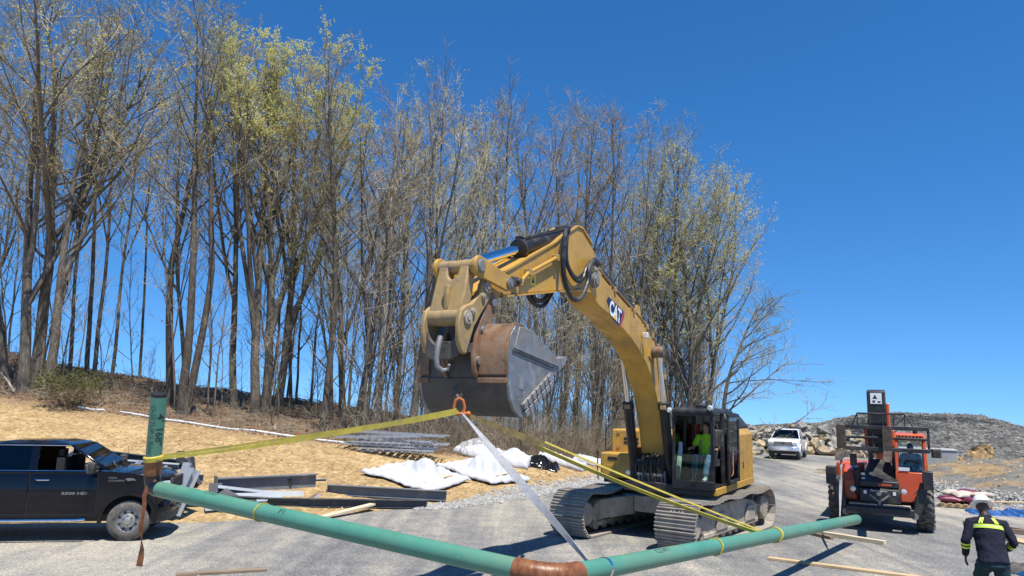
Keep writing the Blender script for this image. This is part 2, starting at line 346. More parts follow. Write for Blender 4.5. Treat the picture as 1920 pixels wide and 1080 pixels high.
while len(sp) < 9000:
    y = 12.8 + 22 * R.random() ** 2.2; x = R.uniform(-0.75, 0.8) * y
    if bank_s(x, y) < 0.02 and mn.noise(V(x * 0.35, y * 0.2, 9)) > -0.25: sp.append((x, y, 0.0, R.uniform(0.006, 0.017) * (1.5 if R.random() < 0.03 else 1)))
scatter('loose_gravel', [M['st1'], M['st1'], M['st3'], M['st2']], sp, 1, label='loose grey gravel scattered over the yard')
sp = []
for x0, x1, n in ((-2.6, 14, 7600),):
    for _ in range(n):
        x = R.uniform(x0, x1); wd_ = 1.9 if x > 0 else 0.5 + 1.4 * max(0, (x + 2.6) / 2.6); y = lerp_tab(EDGE, x) + (R.random() + R.random() - 1.0) * wd_ * 0.9
        sp.append((x, y, gz(x, y) + 0.01, R.uniform(0.03, 0.085)))
scatter('gravel_strip', [M['st1'], M['st2'], M['st2'], M['st1']], sp, 2, label='strip of pale crushed stone along the foot of the dirt bank')
sp = []
while len(sp) < 9000:
    x = R.uniform(-26, 8); e = lerp_tab(EDGE, x); w = lerp_tab(WOOD, x); y = e + (w - e) * R.uniform(0.0, 1.0)
    sp.append((x, y, gz(x, y), 0.018 + 0.05 * R.random() ** 3 + (0.06 * R.random() if R.random() < 0.02 else 0)))
scatter('dirt_clods', [M['clod'], M['clod2'], M['clod'], M['clod3']], sp, 3, 0.8, label='clods and small stones on the tan dirt bank')

# ---------------------------------------------------------------- the wood
def bark(name, c0, c1, c2):
    m, nt = nmat(name); c = coords(nt, 'Object', (6, 6, 0.9)); f = tex_noise(nt, c, 3.0, 6, 0.7, 0.5); g2 = tex_noise(nt, coords(nt), 0.5, 3)
    col = mixc(nt, 1.0, ramp(nt, f, [(0.3, c0), (0.52, c1), (0.75, c2)]), ramp(nt, g2, [(0.35, (0.78, 0.78, 0.76)), (0.65, (1.15, 1.12, 1.08))]), 'MULTIPLY')
    bsdf(nt, col, 0.95, 0, f, 0.9, 0.05, 0.1); return m
M['bark'] = bark('grey_brown_bark', (0.085, 0.074, 0.060), (0.19, 0.168, 0.138), (0.34, 0.31, 0.265))
M['bark_dark'] = bark('dark_bark', (0.058, 0.050, 0.041), (0.13, 0.112, 0.091), (0.24, 0.215, 0.18))
M['bark_white'] = bark('bleached_bark', (0.30, 0.28, 0.25), (0.52, 0.50, 0.46), (0.72, 0.70, 0.66))
M['twig'] = paint('twig_bark', (0.30, 0.245, 0.165), 0.95, var=0.3, scale=0.6); M['twig_pale'] = paint('pale_twig_bark', (0.36, 0.31, 0.215), 0.95, var=0.3, scale=0.6)
def leafmat(name, c0, c1):
    m, nt = nmat(name); oi = nt.nodes.new('ShaderNodeObjectInfo'); f = tex_noise(nt, coords(nt), 0.7, 3)
    bsdf(nt, ramp(nt, f, [(0.3, c0), (0.7, c1)]), 0.7, 0, None, spec=0.2, trans=0.5); return m
M['leaf'] = leafmat('spring_leaf', (0.56, 0.54, 0.15), (0.74, 0.71, 0.33)); M['bud'] = leafmat('reddish_bud', (0.26, 0.16, 0.06), (0.38, 0.27, 0.11)); M['olive'] = leafmat('olive_bud', (0.30, 0.27, 0.075), (0.46, 0.42, 0.15)); M['green'] = leafmat('young_green_leaf', (0.14, 0.20, 0.05), (0.25, 0.30, 0.10))
def stalk(vs, fs, pts, r0, r1, n):
    """a tapering tube, cheap: fixed frame, no caps"""
    o = len(vs); m = len(pts); d = (pts[-1] - pts[0]).normalized(); a = d.orthogonal().normalized(); b = d.cross(a)
    cs = [(cos(2 * pi * k / n), sin(2 * pi * k / n)) for k in range(n)]
    for i, p in enumerate(pts):
        r = r0 + (r1 - r0) * i / (m - 1)
        for ca, sa in cs: q = p + a * (ca * r) + b * (sa * r); vs.append((q.x, q.y, q.z))
    for i in range(m - 1):
        for k in range(n):
            j = (k + 1) % n; fs.append((o + i * n + k, o + i * n + j, o + (i + 1) * n + j, o + (i + 1) * n + k))
def wander(rng, p, d, L, n, wob, up):
    pts = [p.copy()]; d = d.normalized()
    for i in range(n):
        d = (d + V(rng.gauss(0, wob), rng.gauss(0, wob), rng.gauss(0, wob * 0.6) + up)).normalized(); p = p + d * (L / n); pts.append(p.copy())
    return pts
def along(pts, t):
    f = t * (len(pts) - 1); i = min(int(f), len(pts) - 2); return pts[i].lerp(pts[i + 1], f - i), (pts[i + 1] - pts[i]).normalized()
def make_tree(seed, H, r0, forks=1, start=0.42, spread=1.0, nl=24, sec=1.0, twigs=4, leaf=0, lsize=0.05, ltop=0.0, wob=0.035, bias=None, tr=0.0075, upl=0.10):
    rng = random.Random(seed); tv, tf, cv, cf, lv, lf = [], [], [], [], [], []
    stems = []
    trunk = wander(rng, V(0, 0, -0.3), V(0, 0, 1), H + 0.3, 14, wob, 0.10)
    stems.append((trunk, r0, 0.018, start, nl))
    for k in range(forks - 1):
        t = rng.uniform(0.18, 0.45); p, d = along(trunk, t); az = rng.uniform(0, 6.28)
        dd = (d + V(cos(az), sin(az), 0) * rng.uniform(0.22, 0.45)).normalized()
        stems.append((wander(rng, p, dd, (H * (1 - t)) * rng.uniform(0.8, 0.98), 10, wob, 0.09), r0 * (1 - t) * 0.85, 0.016, max(0.12, (start - t) / (1 - t)), int(nl * 0.75)))
    flare = [r0 * 1.5, r0 * 1.12] 
    for si, (pts, ra, rb, st, n) in enumerate(stems):
        if si == 0: stalk(tv, tf, [pts[0], pts[0].lerp(pts[1], 0.35)], r0 * 1.55, r0 * 1.1, 9); pts2 = [pts[0].lerp(pts[1], 0.35)] + pts[1:]; stalk(tv, tf, pts2, r0 * 1.1, rb, 9)
        else: stalk(tv, tf, pts, ra, rb, 7)
        az = rng.uniform(0, 6.28)
        for i in range(n):
            t = st + (0.985 - st) * ((i + rng.random()) / n) ** 0.85; p, d = along(pts, t); az += 2.4 + rng.gauss(0, 0.5)
            out = V(cos(az), sin(az), 0)
            if bias is not None: out = (out + bias * 0.8).normalized()
            ang = rng.uniform(0.55, 1.05) * (1.15 - 0.45 * t); dd = (d * cos(ang) + out * sin(ang)).normalized()
            L = H * spread * (0.10 + 0.24 * (1 - t) ** 0.8) * rng.uniform(0.65, 1.2); rr = min((ra + (rb - ra) * t) * 0.55, 0.013 + 0.011 * L)
            lp = wander(rng, p, dd, L, 6, 0.10, upl); stalk(tv, tf, lp, rr, 0.012, 5)
            for k in range(int((2.6 + L * 1.5) * sec)):
                t2 = rng.uniform(0.18, 1.0); q, e = along(lp, t2); a2 = rng.uniform(0.45, 0.95); o2 = V(rng.gauss(0, 1), rng.gauss(0, 1), rng.gauss(0.25, 0.8)).normalized()
                ee = (e * cos(a2) + o2 * sin(a2)).normalized(); L2 = 0.35 + L * 0.36 * (1.1 - 0.6 * t2) * rng.uniform(0.6, 1.2)
                sp_ = wander(rng, q, ee, L2, 3, 0.14, 0.07); stalk(cv, cf, sp_, 0.013, 0.007, 3)
                for w in range(twigs):
                    t3 = rng.uniform(0.15, 1.0); q3, e3 = along(sp_, t3); o3 = V(rng.gauss(0, 1), rng.gauss(0, 1), rng.gauss(0.2, 0.8)).normalized()
                    e3 = (e3 * 0.75 + o3 * 0.65).normalized(); L3 = rng.uniform(0.3, 0.85)
                    tw = wander(rng, q3, e3, L3, 2, 0.15, 0.06); stalk(cv, cf, tw, tr, 0.004, 3)
                    if leaf and (ltop <= 0 or tw[-1].z > H * ltop or rng.random() < 0.12):
                        for _ in range(leaf):
                            c, _d = along(tw, rng.uniform(0.2, 1.0)); c = c + V(rng.gauss(0, .05), rng.gauss(0, .05), rng.gauss(0, .05))
                            u = V(rng.gauss(0, 1), rng.gauss(0, 1), rng.gauss(0, 1)).normalized() * lsize * rng.uniform(0.6, 1.3); v_ = u.orthogonal().normalized() * lsize * rng.uniform(0.35, 0.7)
                            o = len(lv); lv.extend([tuple(c - u), tuple(c + v_), tuple(c + u), tuple(c - v_)]); lf.append((o, o + 1, o + 2, o + 3))
    return (tv, tf), (cv, cf), (lv, lf)
def tree_kind(seed, barkm, twigm, leafm, **kw):
    out = []
    for (v, f), m, nm in zip(make_tree(seed, **kw), (barkm, twigm, leafm), ('trunk', 'crown', 'foliage')):
        if not f: out.append(None); continue
        me = bpy.data.meshes.new(nm); me.from_pydata(v, [], f); me.materials.append(m)
        if nm == 'trunk': me.shade_smooth()
        out.append(me)
    out.append(kw['H']); return out
KINDS = {
 'tall_a': tree_kind(1, M['bark'], M['twig'], M['olive'], H=22, r0=0.18, forks=3, start=0.32, nl=16, leaf=3, lsize=0.045, ltop=0.45, upl=0.13),
 'tall_b': tree_kind(2, M['bark_dark'], M['twig'], M['olive'], H=22, r0=0.17, forks=1, start=0.42, spread=0.75, nl=18, leaf=4, lsize=0.045),
 'tall_c': tree_kind(3, M['bark'], M['twig_pale'], M['leaf'], H=22, r0=0.18, forks=4, start=0.28, nl=13, spread=0.9, leaf=3, lsize=0.045, upl=0.14),
 'vase': tree_kind(4, M['bark'], M['twig'], M['leaf'], H=22, r0=0.22, forks=7, start=0.40, nl=13, spread=0.60, leaf=11, lsize=0.062, ltop=0.72, upl=0.20),
 'leafy': tree_kind(5, M['bark'], M['twig_pale'], M['leaf'], H=20, r0=0.16, forks=3, start=0.22, nl=18, spread=0.95, leaf=6, lsize=0.046, ltop=0.4, upl=0.14),
 'slim_a': tree_kind(6, M['bark_dark'], M['twig'], M['bud'], H=18, r0=0.09, forks=1, start=0.40, nl=16, spread=0.7, leaf=3, lsize=0.045),
 'slim_b': tree_kind(7, M['bark'], M['twig_pale'], M['leaf'], H=18, r0=0.095, forks=2, start=0.34, nl=13, spread=0.75, leaf=3, lsize=0.045),
 'brown': tree_kind(8, M['bark_dark'], M['twig'], M['bud'], H=21, r0=0.15, forks=3, start=0.40, nl=14, spread=0.9, leaf=4, lsize=0.045, ltop=0.5),
 'green': tree_kind(9, M['bark'], M['twig_pale'], M['leaf'], H=20, r0=0.17, forks=3, start=0.13, nl=28, spread=1.05, leaf=6, lsize=0.046, ltop=0.38, upl=0.15),
 'snag': tree_kind(10, M['bark_white'], M['bark_white'], M['bud'], H=22, r0=0.19, forks=2, start=0.55, nl=10, spread=0.45, sec=0.35, twigs=1),
 'edge': tree_kind(12, M['bark_dark'], M['twig'], M['green'], H=11, r0=0.11, forks=1, start=0.10, nl=20, spread=1.45, leaf=6, lsize=0.038, bias=V(1.3, -0.1, 0), upl=-0.005, wob=0.05),
 'pole_a': tree_kind(16, M['bark'], M['twig'], M['bud'], H=12, r0=0.06, forks=1, start=0.16, nl=18, spread=0.65, sec=0.7, twigs=3, leaf=1, lsize=0.04, wob=0.05),
 'pole_b': tree_kind(17, M['bark'], M['twig_pale'], M['leaf'], H=12, r0=0.06, forks=3, start=0.14, nl=11, spread=0.7, sec=0.7, twigs=3, leaf=2, lsize=0.04, wob=0.05),
 'sap_a': tree_kind(13, M['bark_dark'], M['twig'], M['bud'], H=8, r0=0.04, forks=2, start=0.25, nl=11, spread=0.75, sec=0.6, twigs=3, wob=0.06, tr=0.006),
 'sap_b': tree_kind(14, M['bark'], M['twig_pale'], M['olive'], H=7, r0=0.035, forks=1, start=0.2, nl=13, spread=0.7, sec=0.6, twigs=3, leaf=1, lsize=0.035, wob=0.06, tr=0.006),
 'sap_c': tree_kind(15, M['bark'], M['twig'], M['green'], H=6, r0=0.03, forks=3, start=0.15, nl=9, spread=0.85, sec=0.6, twigs=3, leaf=1, lsize=0.04, wob=0.07, tr=0.006),
}
def plant(kind, x, y, z, H, lean=0.0, rz=0.0, wide=1.0, label='', cat='tree', group=None, name='bare_tree'):
    t, c, l, H0 = KINDS[kind]; s = H / H0
    o = thing(name, label, cat, (x, y, z), 0, group); o.rotation_euler = (0, math.atan2(lean, H), 0)
    for me, nm in ((t, 'trunk'), (c, 'crown'), (l, 'foliage')):
        if me is not None: from_mesh(nm, me, o, (0, 0, 0), (0, 0, rz), (s * wide, s * wide, s))
    return o
FRONT = [  # kind, (x, y, z, height, lean), width factor, label
 ('tall_c', (-25.69, 38.00, 3.60, 22.67, -4.15), 1.00, 'bare grey tree cut by the left edge of the photo'),
 ('tall_a', (-23.07, 35.50, 3.03, 21.19, -1.69), 1.50, 'thick bare tree leaning right, leftmost of the big clump at upper left'),
 ('tall_c', (-23.22, 36.50, 3.18, 22.30, -0.90), 1.60, 'thick pale grey forked tree in the clump at upper left, above the tan bank'),
 ('tall_a', (-21.73, 35.00, 2.85, 20.57, 0.37), 1.30, 'thick bare tree at the right of the clump at upper left, leaning right'),
 ('slim_b', (-24.80, 42.00, 4.16, 21.22, -1.24), 1.00, 'thin bare tree standing just right of the upper left clump'),
 ('slim_a', (-23.20, 41.00, 3.81, 21.76, -0.87), 1.20, 'left one of two slim bare trees on the skyline behind the green bush'),
 ('slim_b', (-23.40, 42.00, 3.98, 20.79, -0.14), 1.10, 'right one of two slim bare trees on the skyline behind the green bush'),
 ('slim_b', (-20.76, 39.00, 3.24, 18.39, -0.18), 1.00, 'slender many-branched bare tree left of the upright riser pipe'),
 ('slim_a', (-21.29, 43.00, 3.80, 18.37, -0.68), 0.90, 'small bare tree on the skyline directly above the upright riser pipe'),
 ('tall_b', (-16.17, 36.00, 2.54, 21.00, -0.66), 1.25, 'straight dark tall tree just right of the upright riser pipe'),
 ('tall_b', (-14.63, 33.50, 2.19, 20.79, -0.43), 1.25, 'tall tree pair, left trunk rooted by the white plastic pipe'),
 ('tall_b', (-14.44, 33.50, 2.18, 20.27, 0.68), 1.15, 'tall tree pair, right trunk leaning right, rooted by the white plastic pipe'),
 ('tall_a', (-13.89, 38.00, 2.59, 20.27, -1.54), 1.10, 'grey forked tree with a Y-shaped trunk left of the yellow-topped trees'),
 ('vase', (-12.16, 36.00, 2.29, 19.86, -0.98), 1.15, 'large tree with a yellow-green leafing crown, tallest of the wood'),
 ('vase', (-12.00, 37.00, 2.36, 20.67, 0.19), 1.12, 'second large tree with a pale yellow leafing crown, right of the tallest'),
 ('vase', (-11.71, 38.00, 2.43, 20.26, 1.40), 1.05, 'yellow-crowned tree at the right side of the tallest crown'),
 ('slim_b', (-12.23, 42.00, 2.81, 19.14, -1.39), 1.00, 'thin bare tree behind the yellow-crowned trees'),
 ('tall_b', (-8.04, 32.50, 1.65, 17.14, 0.04), 1.15, 'dark straight tree rooted low on the bank, left of the bleached dead tree'),
 ('brown', (-7.41, 34.00, 1.69, 17.86, 0.08), 1.20, 'brown-budded tree left of the bleached dead tree'),
 ('brown', (-7.06, 35.00, 1.73, 17.18, -0.15), 1.35, 'thick brown-budded tree touching the bleached dead tree on its left'),
 ('snag', (-6.32, 36.00, 1.72, 18.12, 0.44), 1.15, 'bleached white dead tree with bare broken top'),
 ('green', (-5.99, 40.00, 1.95, 17.38, 0.58), 1.00, 'green-tinged tree just right of the bleached dead tree'),
 ('tall_c', (-4.30, 33.00, 1.31, 16.77, 0.51), 1.05, 'grey tree left of the excavator bucket'),
 ('brown', (-4.11, 38.00, 1.61, 20.09, 0.93), 1.00, 'tall thin-topped tree above the left half of the excavator bucket'),
 ('leafy', (-2.17, 42.00, 1.64, 17.92, -0.63), 1.00, 'green-tinged tree directly behind the excavator bucket'),
 ('brown', (-0.60, 38.00, 1.19, 19.61, 1.03), 1.10, 'brown-topped tall tree above the excavator stick'),
 ('tall_b', (0.92, 40.00, 1.12, 19.04, 0.32), 1.10, 'dark-trunked tree right behind the excavator stick cylinder'),
 ('brown', (2.83, 41.00, 0.82, 19.97, -0.00), 1.10, 'brown-topped tree above the elbow of the excavator boom'),
 ('tall_a', (3.91, 44.00, 0.82, 21.67, 0.80), 1.00, 'bare-topped tree above and right of the boom elbow'),
 ('slim_a', (4.98, 42.00, 0.45, 20.34, 0.80), 1.20, 'dark thin tree behind the upper boom'),
 ('tall_c', (6.76, 45.00, 0.46, 21.12, 1.14), 1.00, 'bare twiggy tree above the logo plate of the boom'),
 ('tall_a', (8.72, 47.00, 0.33, 21.74, 0.95), 1.00, 'bare-topped tree left of the large round green-tinged tree'),
 ('leafy', (9.92, 48.00, 0.25, 19.78, 0.74), 1.00, 'green-tinged tree behind the boom cylinders'),
 ('green', (11.03, 46.00, 0.08, 19.45, 0.50), 1.35, 'large round yellow-green tree at the right end of the wood'),
 ('leafy', (12.39, 48.00, 0.06, 18.55, 1.24), 1.15, 'rounded green-tinged tree outermost on the right of the tall wood'),
 ('edge', (12.76, 45.00, 0.00, 11.20, 2.55), 1.45, 'small crooked tree spreading to the right over the excavator cab'),
]
RT = random.Random(5)
for k, (x, y, z, h, ln), wf, lab in FRONT:
    plant(k, x, y, z, h * 0.95, ln, RT.uniform(0, 6.28) if k != 'edge' else 0.0, wf, lab, 'tree', None, 'dead_tree' if k == 'snag' else 'leafing_tree' if k in ('vase', 'leafy', 'green', 'edge') else 'bare_tree')
done = [(x, y) for k, (x, y, z, h, ln), w, lab in FRONT]
n_ = 0; tries = 0
while n_ < 46 and tries < 6000:
    tries += 1; x = RT.uniform(-40, 17); s = RT.uniform(1.2, 2.5); w = lerp_tab(WOOD, x); r = lerp_tab(RIDGE, x)
    y = w + (r - w) * (s - 1) if s < 2 else r + (s - 2) * 40
    if min(((x - a) ** 2 + (y - b_) ** 2) for a, b_ in done) < 2.6 ** 2: continue
    if x / y > 0.265 + 0.006 * (y - 50): continue
    done.append((x, y)); n_ += 1
    k = RT.choice(['slim_a', 'slim_b', 'tall_b', 'slim_a', 'slim_b', 'tall_a', 'tall_c', 'brown', 'brown', 'slim_b', 'green', 'leafy'] if x > -16 else ['slim_a', 'slim_b', 'slim_a', 'tall_c', 'slim_b', 'tall_a'])
    if x < -9 and RT.random() < 0.5: continue
    top = lerp_tab([(-40, 20), (-18, 18.5), (-9, 18), (0, 17.5), (8, 15.5), (14, 14)], x) * RT.uniform(0.68, 1.0)
    plant(k, x, y, max(bank_z(x, y), 0) - 0.1, top, RT.gauss(0, 0.5), RT.uniform(0, 6.28), RT.uniform(0.8, 1.05), 'slender bare tree deep among the many trunks of the wood', 'tree', 'trees deep in the wood', 'bare_tree')
n_ = 0
while n_ < 66:
    x = RT.uniform(-34, 16) if n_ < 28 else RT.uniform(-9, 15.5); s = RT.uniform(1.1, 2.2); w = lerp_tab(WOOD, x); r = lerp_tab(RIDGE, x); y = w + (r - w) * (s - 1) if s < 2 else r + (s - 2) * 40
    if x / y > 0.272: continue
    n_ += 1
    plant(RT.choice(['pole_a', 'pole_b']), x, y, max(bank_z(x, y), 0) - 0.05, RT.uniform(8, 14), RT.gauss(0, 0.6), RT.uniform(0, 6.28), RT.uniform(0.8, 1.1), 'pole-thin young tree filling the gaps between the big trunks', 'tree', 'thin young trees in the wood', 'young_tree')
n_ = 0
while n_ < 150:
    x = RT.uniform(-30, 15) if n_ < 75 else RT.uniform(-7, 15.5); s = RT.uniform(1.02, 1.9); w = lerp_tab(WOOD, x); r = lerp_tab(RIDGE, x); y = w + (r - w) * (s - 1)
    if x / y > 0.275: continue
    n_ += 1
    plant(RT.choice(['sap_a', 'sap_b', 'sap_a', 'sap_b', 'sap_c']), x, y, max(bank_z(x, y), 0) - 0.05, RT.uniform(3.2, 9.0) * (0.75 if x < -8 else 1), RT.gauss(0, 0.5), RT.uniform(0, 6.28), RT.uniform(0.8, 1.2), 'thin leafless sapling in the undergrowth of the wood', 'sapling', 'saplings in the undergrowth', 'sapling')
# brush, fallen sticks and dead leaves
vs, fs = [], []
for _ in range(5200):
    x = RT.uniform(-32, 16) if RT.random() < 0.45 else RT.uniform(-8, 16); s = 0.98 + 1.1 * RT.random() ** 1.6; w = lerp_tab(WOOD, x); r = lerp_tab(RIDGE, x); y = w + (r - w) * (s - 1)
    if x / y > 0.28: continue
    if x < -4 and RT.random() < 0.5: continue
    p = V(x, y, max(bank_z(x, y), 0) - 0.03); L = RT.uniform(0.4, 1.5) * (1.7 if x > -6 else 0.9); pts = wander(RT, p, V(RT.gauss(0, .25), RT.gauss(0, .25), 1), L, 3, 0.16, 0.02); stalk(vs, fs, pts, 0.010, 0.004, 3)
    for k in range(3): q, e = along(pts, RT.uniform(0.3, 0.95)); stalk(vs, fs, wander(RT, q, e + V(RT.gauss(0, .7), RT.gauss(0, .7), RT.gauss(0, .4)), L * 0.45, 2, 0.2, 0.03), 0.006, 0.003, 3)
for _ in range(1300):
    x = RT.uniform(-32, 12); s = RT.uniform(1.0, 2.0); w = lerp_tab(WOOD, x); r = lerp_tab(RIDGE, x); y = w + (r - w) * (s - 1); a = RT.uniform(0, 3.14)
    p = V(x, y, max(bank_z(x, y), 0) + 0.04); L = RT.uniform(0.4, 2.2); e = V(cos(a), sin(a) * 0.7, 0); q = p + e * L; q.z = max(bank_z(q.x, q.y), 0) + RT.uniform(0.03, 0.25)
    stalk(vs, fs, [p, (p + q) / 2, q], RT.uniform(0.012, 0.04), 0.01, 4)
me = bpy.data.meshes.new('undergrowth'); me.from_pydata(vs, [], fs); me.materials.append(M['twig'])
o = bpy.data.objects.new('undergrowth', me); COL.objects.link(o); tag(o, 'tangled bare brush and fallen sticks under the trees', None, None, 'stuff')
vs, fs = [], []
for _ in range(24000):
    x = RT.uniform(-32, 12); s = 0.97 + 1.05 * RT.random(); w = lerp_tab(WOOD, x); r = lerp_tab(RIDGE, x); y = w + (r - w) * (s - 1); c = V(x, y, max(bank_z(x, y), 0) + RT.uniform(0.01, 0.06))
    u = V(RT.gauss(0, 1), RT.gauss(0, 1), RT.gauss(0, .5)).normalized() * RT.uniform(0.04, 0.09); v_ = u.cross(V(RT.gauss(0, .4), RT.gauss(0, .4), 1)).normalized() * u.length * 0.6
    o = len(vs); vs.extend([tuple(c - u), tuple(c + v_), tuple(c + u), tuple(c - v_)]); fs.append((o, o + 1, o + 2, o + 3))
M['litter'] = leafmat('dead_leaf', (0.24, 0.15, 0.09), (0.46, 0.33, 0.22))
me = bpy.data.meshes.new('leaf_litter'); me.from_pydata(vs, [], fs); me.materials.append(M['litter'])
o = bpy.data.objects.new('leaf_litter', me); COL.objects.link(o); tag(o, 'brown dead leaves covering the floor of the wood', None, None, 'stuff')
# the bush at the top of the bank
M['bush_leaf'] = leafmat('bush_leaf', (0.07, 0.085, 0.025), (0.15, 0.16, 0.05))
vs, fs, lv, lf = [], [], [], []
bx, by = -19.474, 33.200; rb = random.Random(3)
for k in range(60):
    a = rb.uniform(0, 6.28); p = V(bx + 0.3 * cos(a), by + 0.3 * sin(a), bank_z(bx, by) - 0.05); pts = wander(rb, p, V(cos(a) * rb.uniform(.2, 1.3), sin(a) * .8, 1), rb.uniform(0.9, 1.9), 5, 0.2, -0.03); stalk(vs, fs, pts, 0.018, 0.005, 4)
    for j in range(9):
        q, e = along(pts, rb.uniform(.3, 1)); tw = wander(rb, q, e + V(rb.gauss(0, .8), rb.gauss(0, .8), rb.gauss(0, .5)), 0.5, 2, .2, 0.02); stalk(vs, fs, tw, 0.008, 0.004, 3)
        for _ in range(4 if tw[-1].z > bank_z(bx, by) + 0.75 else 1):
            c = tw[-1] + V(rb.gauss(0, .1), rb.gauss(0, .1), rb.gauss(0, .08)); u = V(rb.gauss(0, 1), rb.gauss(0, 1), rb.gauss(0, 1)).normalized() * 0.05; v_ = u.orthogonal() * 0.6; o = len(lv); lv.extend([tuple(c - u), tuple(c + v_), tuple(c + u), tuple(c - v_)]); lf.append((o, o + 1, o + 2, o + 3))
bush = thing('bush', 'round olive green bush at the top of the tan dirt bank', 'bush', (0, 0, 0))
for v, f, m, nm in ((vs, fs, M['twig'], 'stems'), (lv, lf, M['bush_leaf'], 'foliage')):
    me = bpy.data.meshes.new(nm); me.from_pydata(v, [], f); me.materials.append(m); from_mesh(nm, me, bush)

# ---------------------------------------------------------------- the excavator (x forward, y to the operator's left, z up)
EXO = 4.120, 19.223; EXA = -pi / 2 - 0.516
EXM = Matrix.Translation((EXO[0], EXO[1], 0)) @ Matrix.Rotation(EXA, 4, 'Z')
def exw(x, y, z): return EXM @ V(x, y, z)
ex = thing('excavator', 'big yellow tracked excavator holding up the green pipe with its bucket', 'excavator', (EXO[0], EXO[1], 0), EXA)
# --- undercarriage
UR = radians(-6.243)
TG, TW = 1.333, 0.92
def track_path(s):
    """s in metres round the loop -> x, z, angle of the outward normal"""
    r, xc, zc = 0.47, 2.31, 0.52; st = 2 * xc; arc = pi * r; s = s % (2 * st + 2 * arc)
    if s < st: return -xc + s, zc - r, -pi / 2
    s -= st
    if s < arc: a = -pi / 2 + s / r; return xc + r * cos(a), zc + r * sin(a), a
    s -= arc
    if s < st: q = s / st; return xc - s, zc + r - 0.055 * sin(3 * pi * q) ** 2 * (1 if 0.33 < q < 0.67 or True else 0), pi / 2
    s -= st; a = pi / 2 + s / r; return -xc + r * cos(a), zc + r * sin(a), a
LOOP = 4 * 2.31 + 2 * pi * 0.47; NS = 56; PIT = LOOP / NS
sh = MB(); sh.bb(-PIT * 0.49, PIT * 0.49, -TW / 2, TW / 2, 0.0, 0.022)
for gx, gh in ((-PIT * 0.42, 0.05), (-PIT * 0.02, 0.042), (PIT * 0.34, 0.042)): sh.prism([(gx - 0.016, 0.02), (gx + 0.016, 0.02), (gx + 0.009, 0.02 + gh), (gx - 0.009, 0.02 + gh)], -TW / 2, TW / 2)
for by in (-0.13, -0.05, 0.05, 0.13): sh.bb(-PIT * 0.28, -PIT * 0.14, by - 0.018, by + 0.018, 0.02, 0.04)
shoe_me = sh.mesh('track_shoe', M['track'], 30)
def make_track(side):
    y0 = side * TG
    f = MB(); f.prism([(-1.95, 0.30), (1.85, 0.30), (2.0, 0.42), (2.0, 0.62), (1.75, 0.78), (0.9, 0.86), (-0.9, 0.86), (-1.7, 0.74), (-1.95, 0.6)], y0 - 0.24, y0 + 0.24)
    for xx in (-1.25, 0.75): f.prism([(xx - 0.36, 0.30), (xx + 0.36, 0.30), (xx + 0.30, 0.56), (xx + 0.16, 0.68), (xx - 0.16, 0.68), (xx - 0.30, 0.56)], y0 + 0.24, y0 + 0.30); f.prism([(xx - 0.36, 0.30), (xx + 0.36, 0.30), (xx + 0.30, 0.56), (xx + 0.16, 0.68), (xx - 0.16, 0.68), (xx - 0.30, 0.56)], y0 - 0.30, y0 - 0.24)
    f.bb(-1.9, 1.8, y0 - 0.27, y0 + 0.27, 0.20, 0.31)
    t = f.build('track_frame', M['mud'], ex, bevel=0.02); t.rotation_euler = (0, 0, UR)
    for k in range(NS):
        x, z, a = track_path(k * PIT)
        from_mesh('track_shoe', shoe_me, t, (x, y0, z), (0, pi / 2 - a, 0))
    c = MB()                                            # the link chain under the shoes
    for s_ in (-1, 1):
        ring = []
        for k in range(NS * 2):
            x, z, a = track_path(k * PIT / 2); nx, nz = cos(a), sin(a); yy = y0 + s_ * 0.10
            ring.append([(x - nx * 0.005, yy - 0.03, z - nz * 0.005), (x - nx * 0.005, yy + 0.03, z - nz * 0.005), (x - nx * 0.10, yy + 0.03, z - nz * 0.10), (x - nx * 0.10, yy - 0.03, z - nz * 0.10)])
        ring.append(ring[0]); c.loft(ring, cap=False)
    c.build('link_chain', M['black'], t)
    for xx, nm, rr in ((2.29, 'idler', 0.36), (-2.29, 'sprocket', 0.36)):
        d = MB(); d.lathe([(-0.17, 0.10), (-0.17, rr * 0.6), (-0.10, rr * 0.62), (-0.08, rr), (0.08, rr), (0.10, rr * 0.62), (0.17, rr * 0.6), (0.19, 0.26), (0.27, 0.25), (0.28, 0.05)], (xx, y0, 0.52), (0, 1, 0), 28)
        if nm == 'sprocket':
            d.lathe([(0.17, 0.30), (0.30, 0.30), (0.32, 0.27), (0.32, 0.02)], (xx, y0, 0.52), (0, 1, 0), 28)
            for k in range(14): d.cyl((xx + 0.23 * cos(k * 0.449), y0 + 0.3, 0.52 + 0.23 * sin(k * 0.449)), (xx + 0.23 * cos(k * 0.449), y0 + 0.345, 0.52 + 0.23 * sin(k * 0.449)), 0.018, n=6)
        d.build(nm, M['mud'], t)
    for k in range(9):
        d = MB(); xx = -1.75 + 3.5 * k / 8; d.lathe([(-0.2, 0.05), (-0.2, 0.13), (-0.07, 0.13), (-0.06, 0.10), (0.06, 0.10), (0.07, 0.13), (0.2, 0.13), (0.22, 0.06)], (xx, y0, 0.225), (0, 1, 0), 14); d.build('roller', M['track'], t)
    for xx in (-0.8, 0.8): d = MB(); d.cyl((xx, y0 - 0.16, 0.87), (xx, y0 + 0.16, 0.87), 0.075, n=12); d.build('carrier_roller', M['track'], t)
    st = MB(); st.bb(0.95, 1.2, y0 - side * 0.30, y0 - side * 0.62, 0.80, 0.86); st.bb(-0.95, -0.7, y0 - side * 0.30, y0 - side * 0.60, 0.80, 0.86); st.build('step', M['mud'], t, bevel=0.01)
    return t
for sd_ in (-1, 1): make_track(sd_)
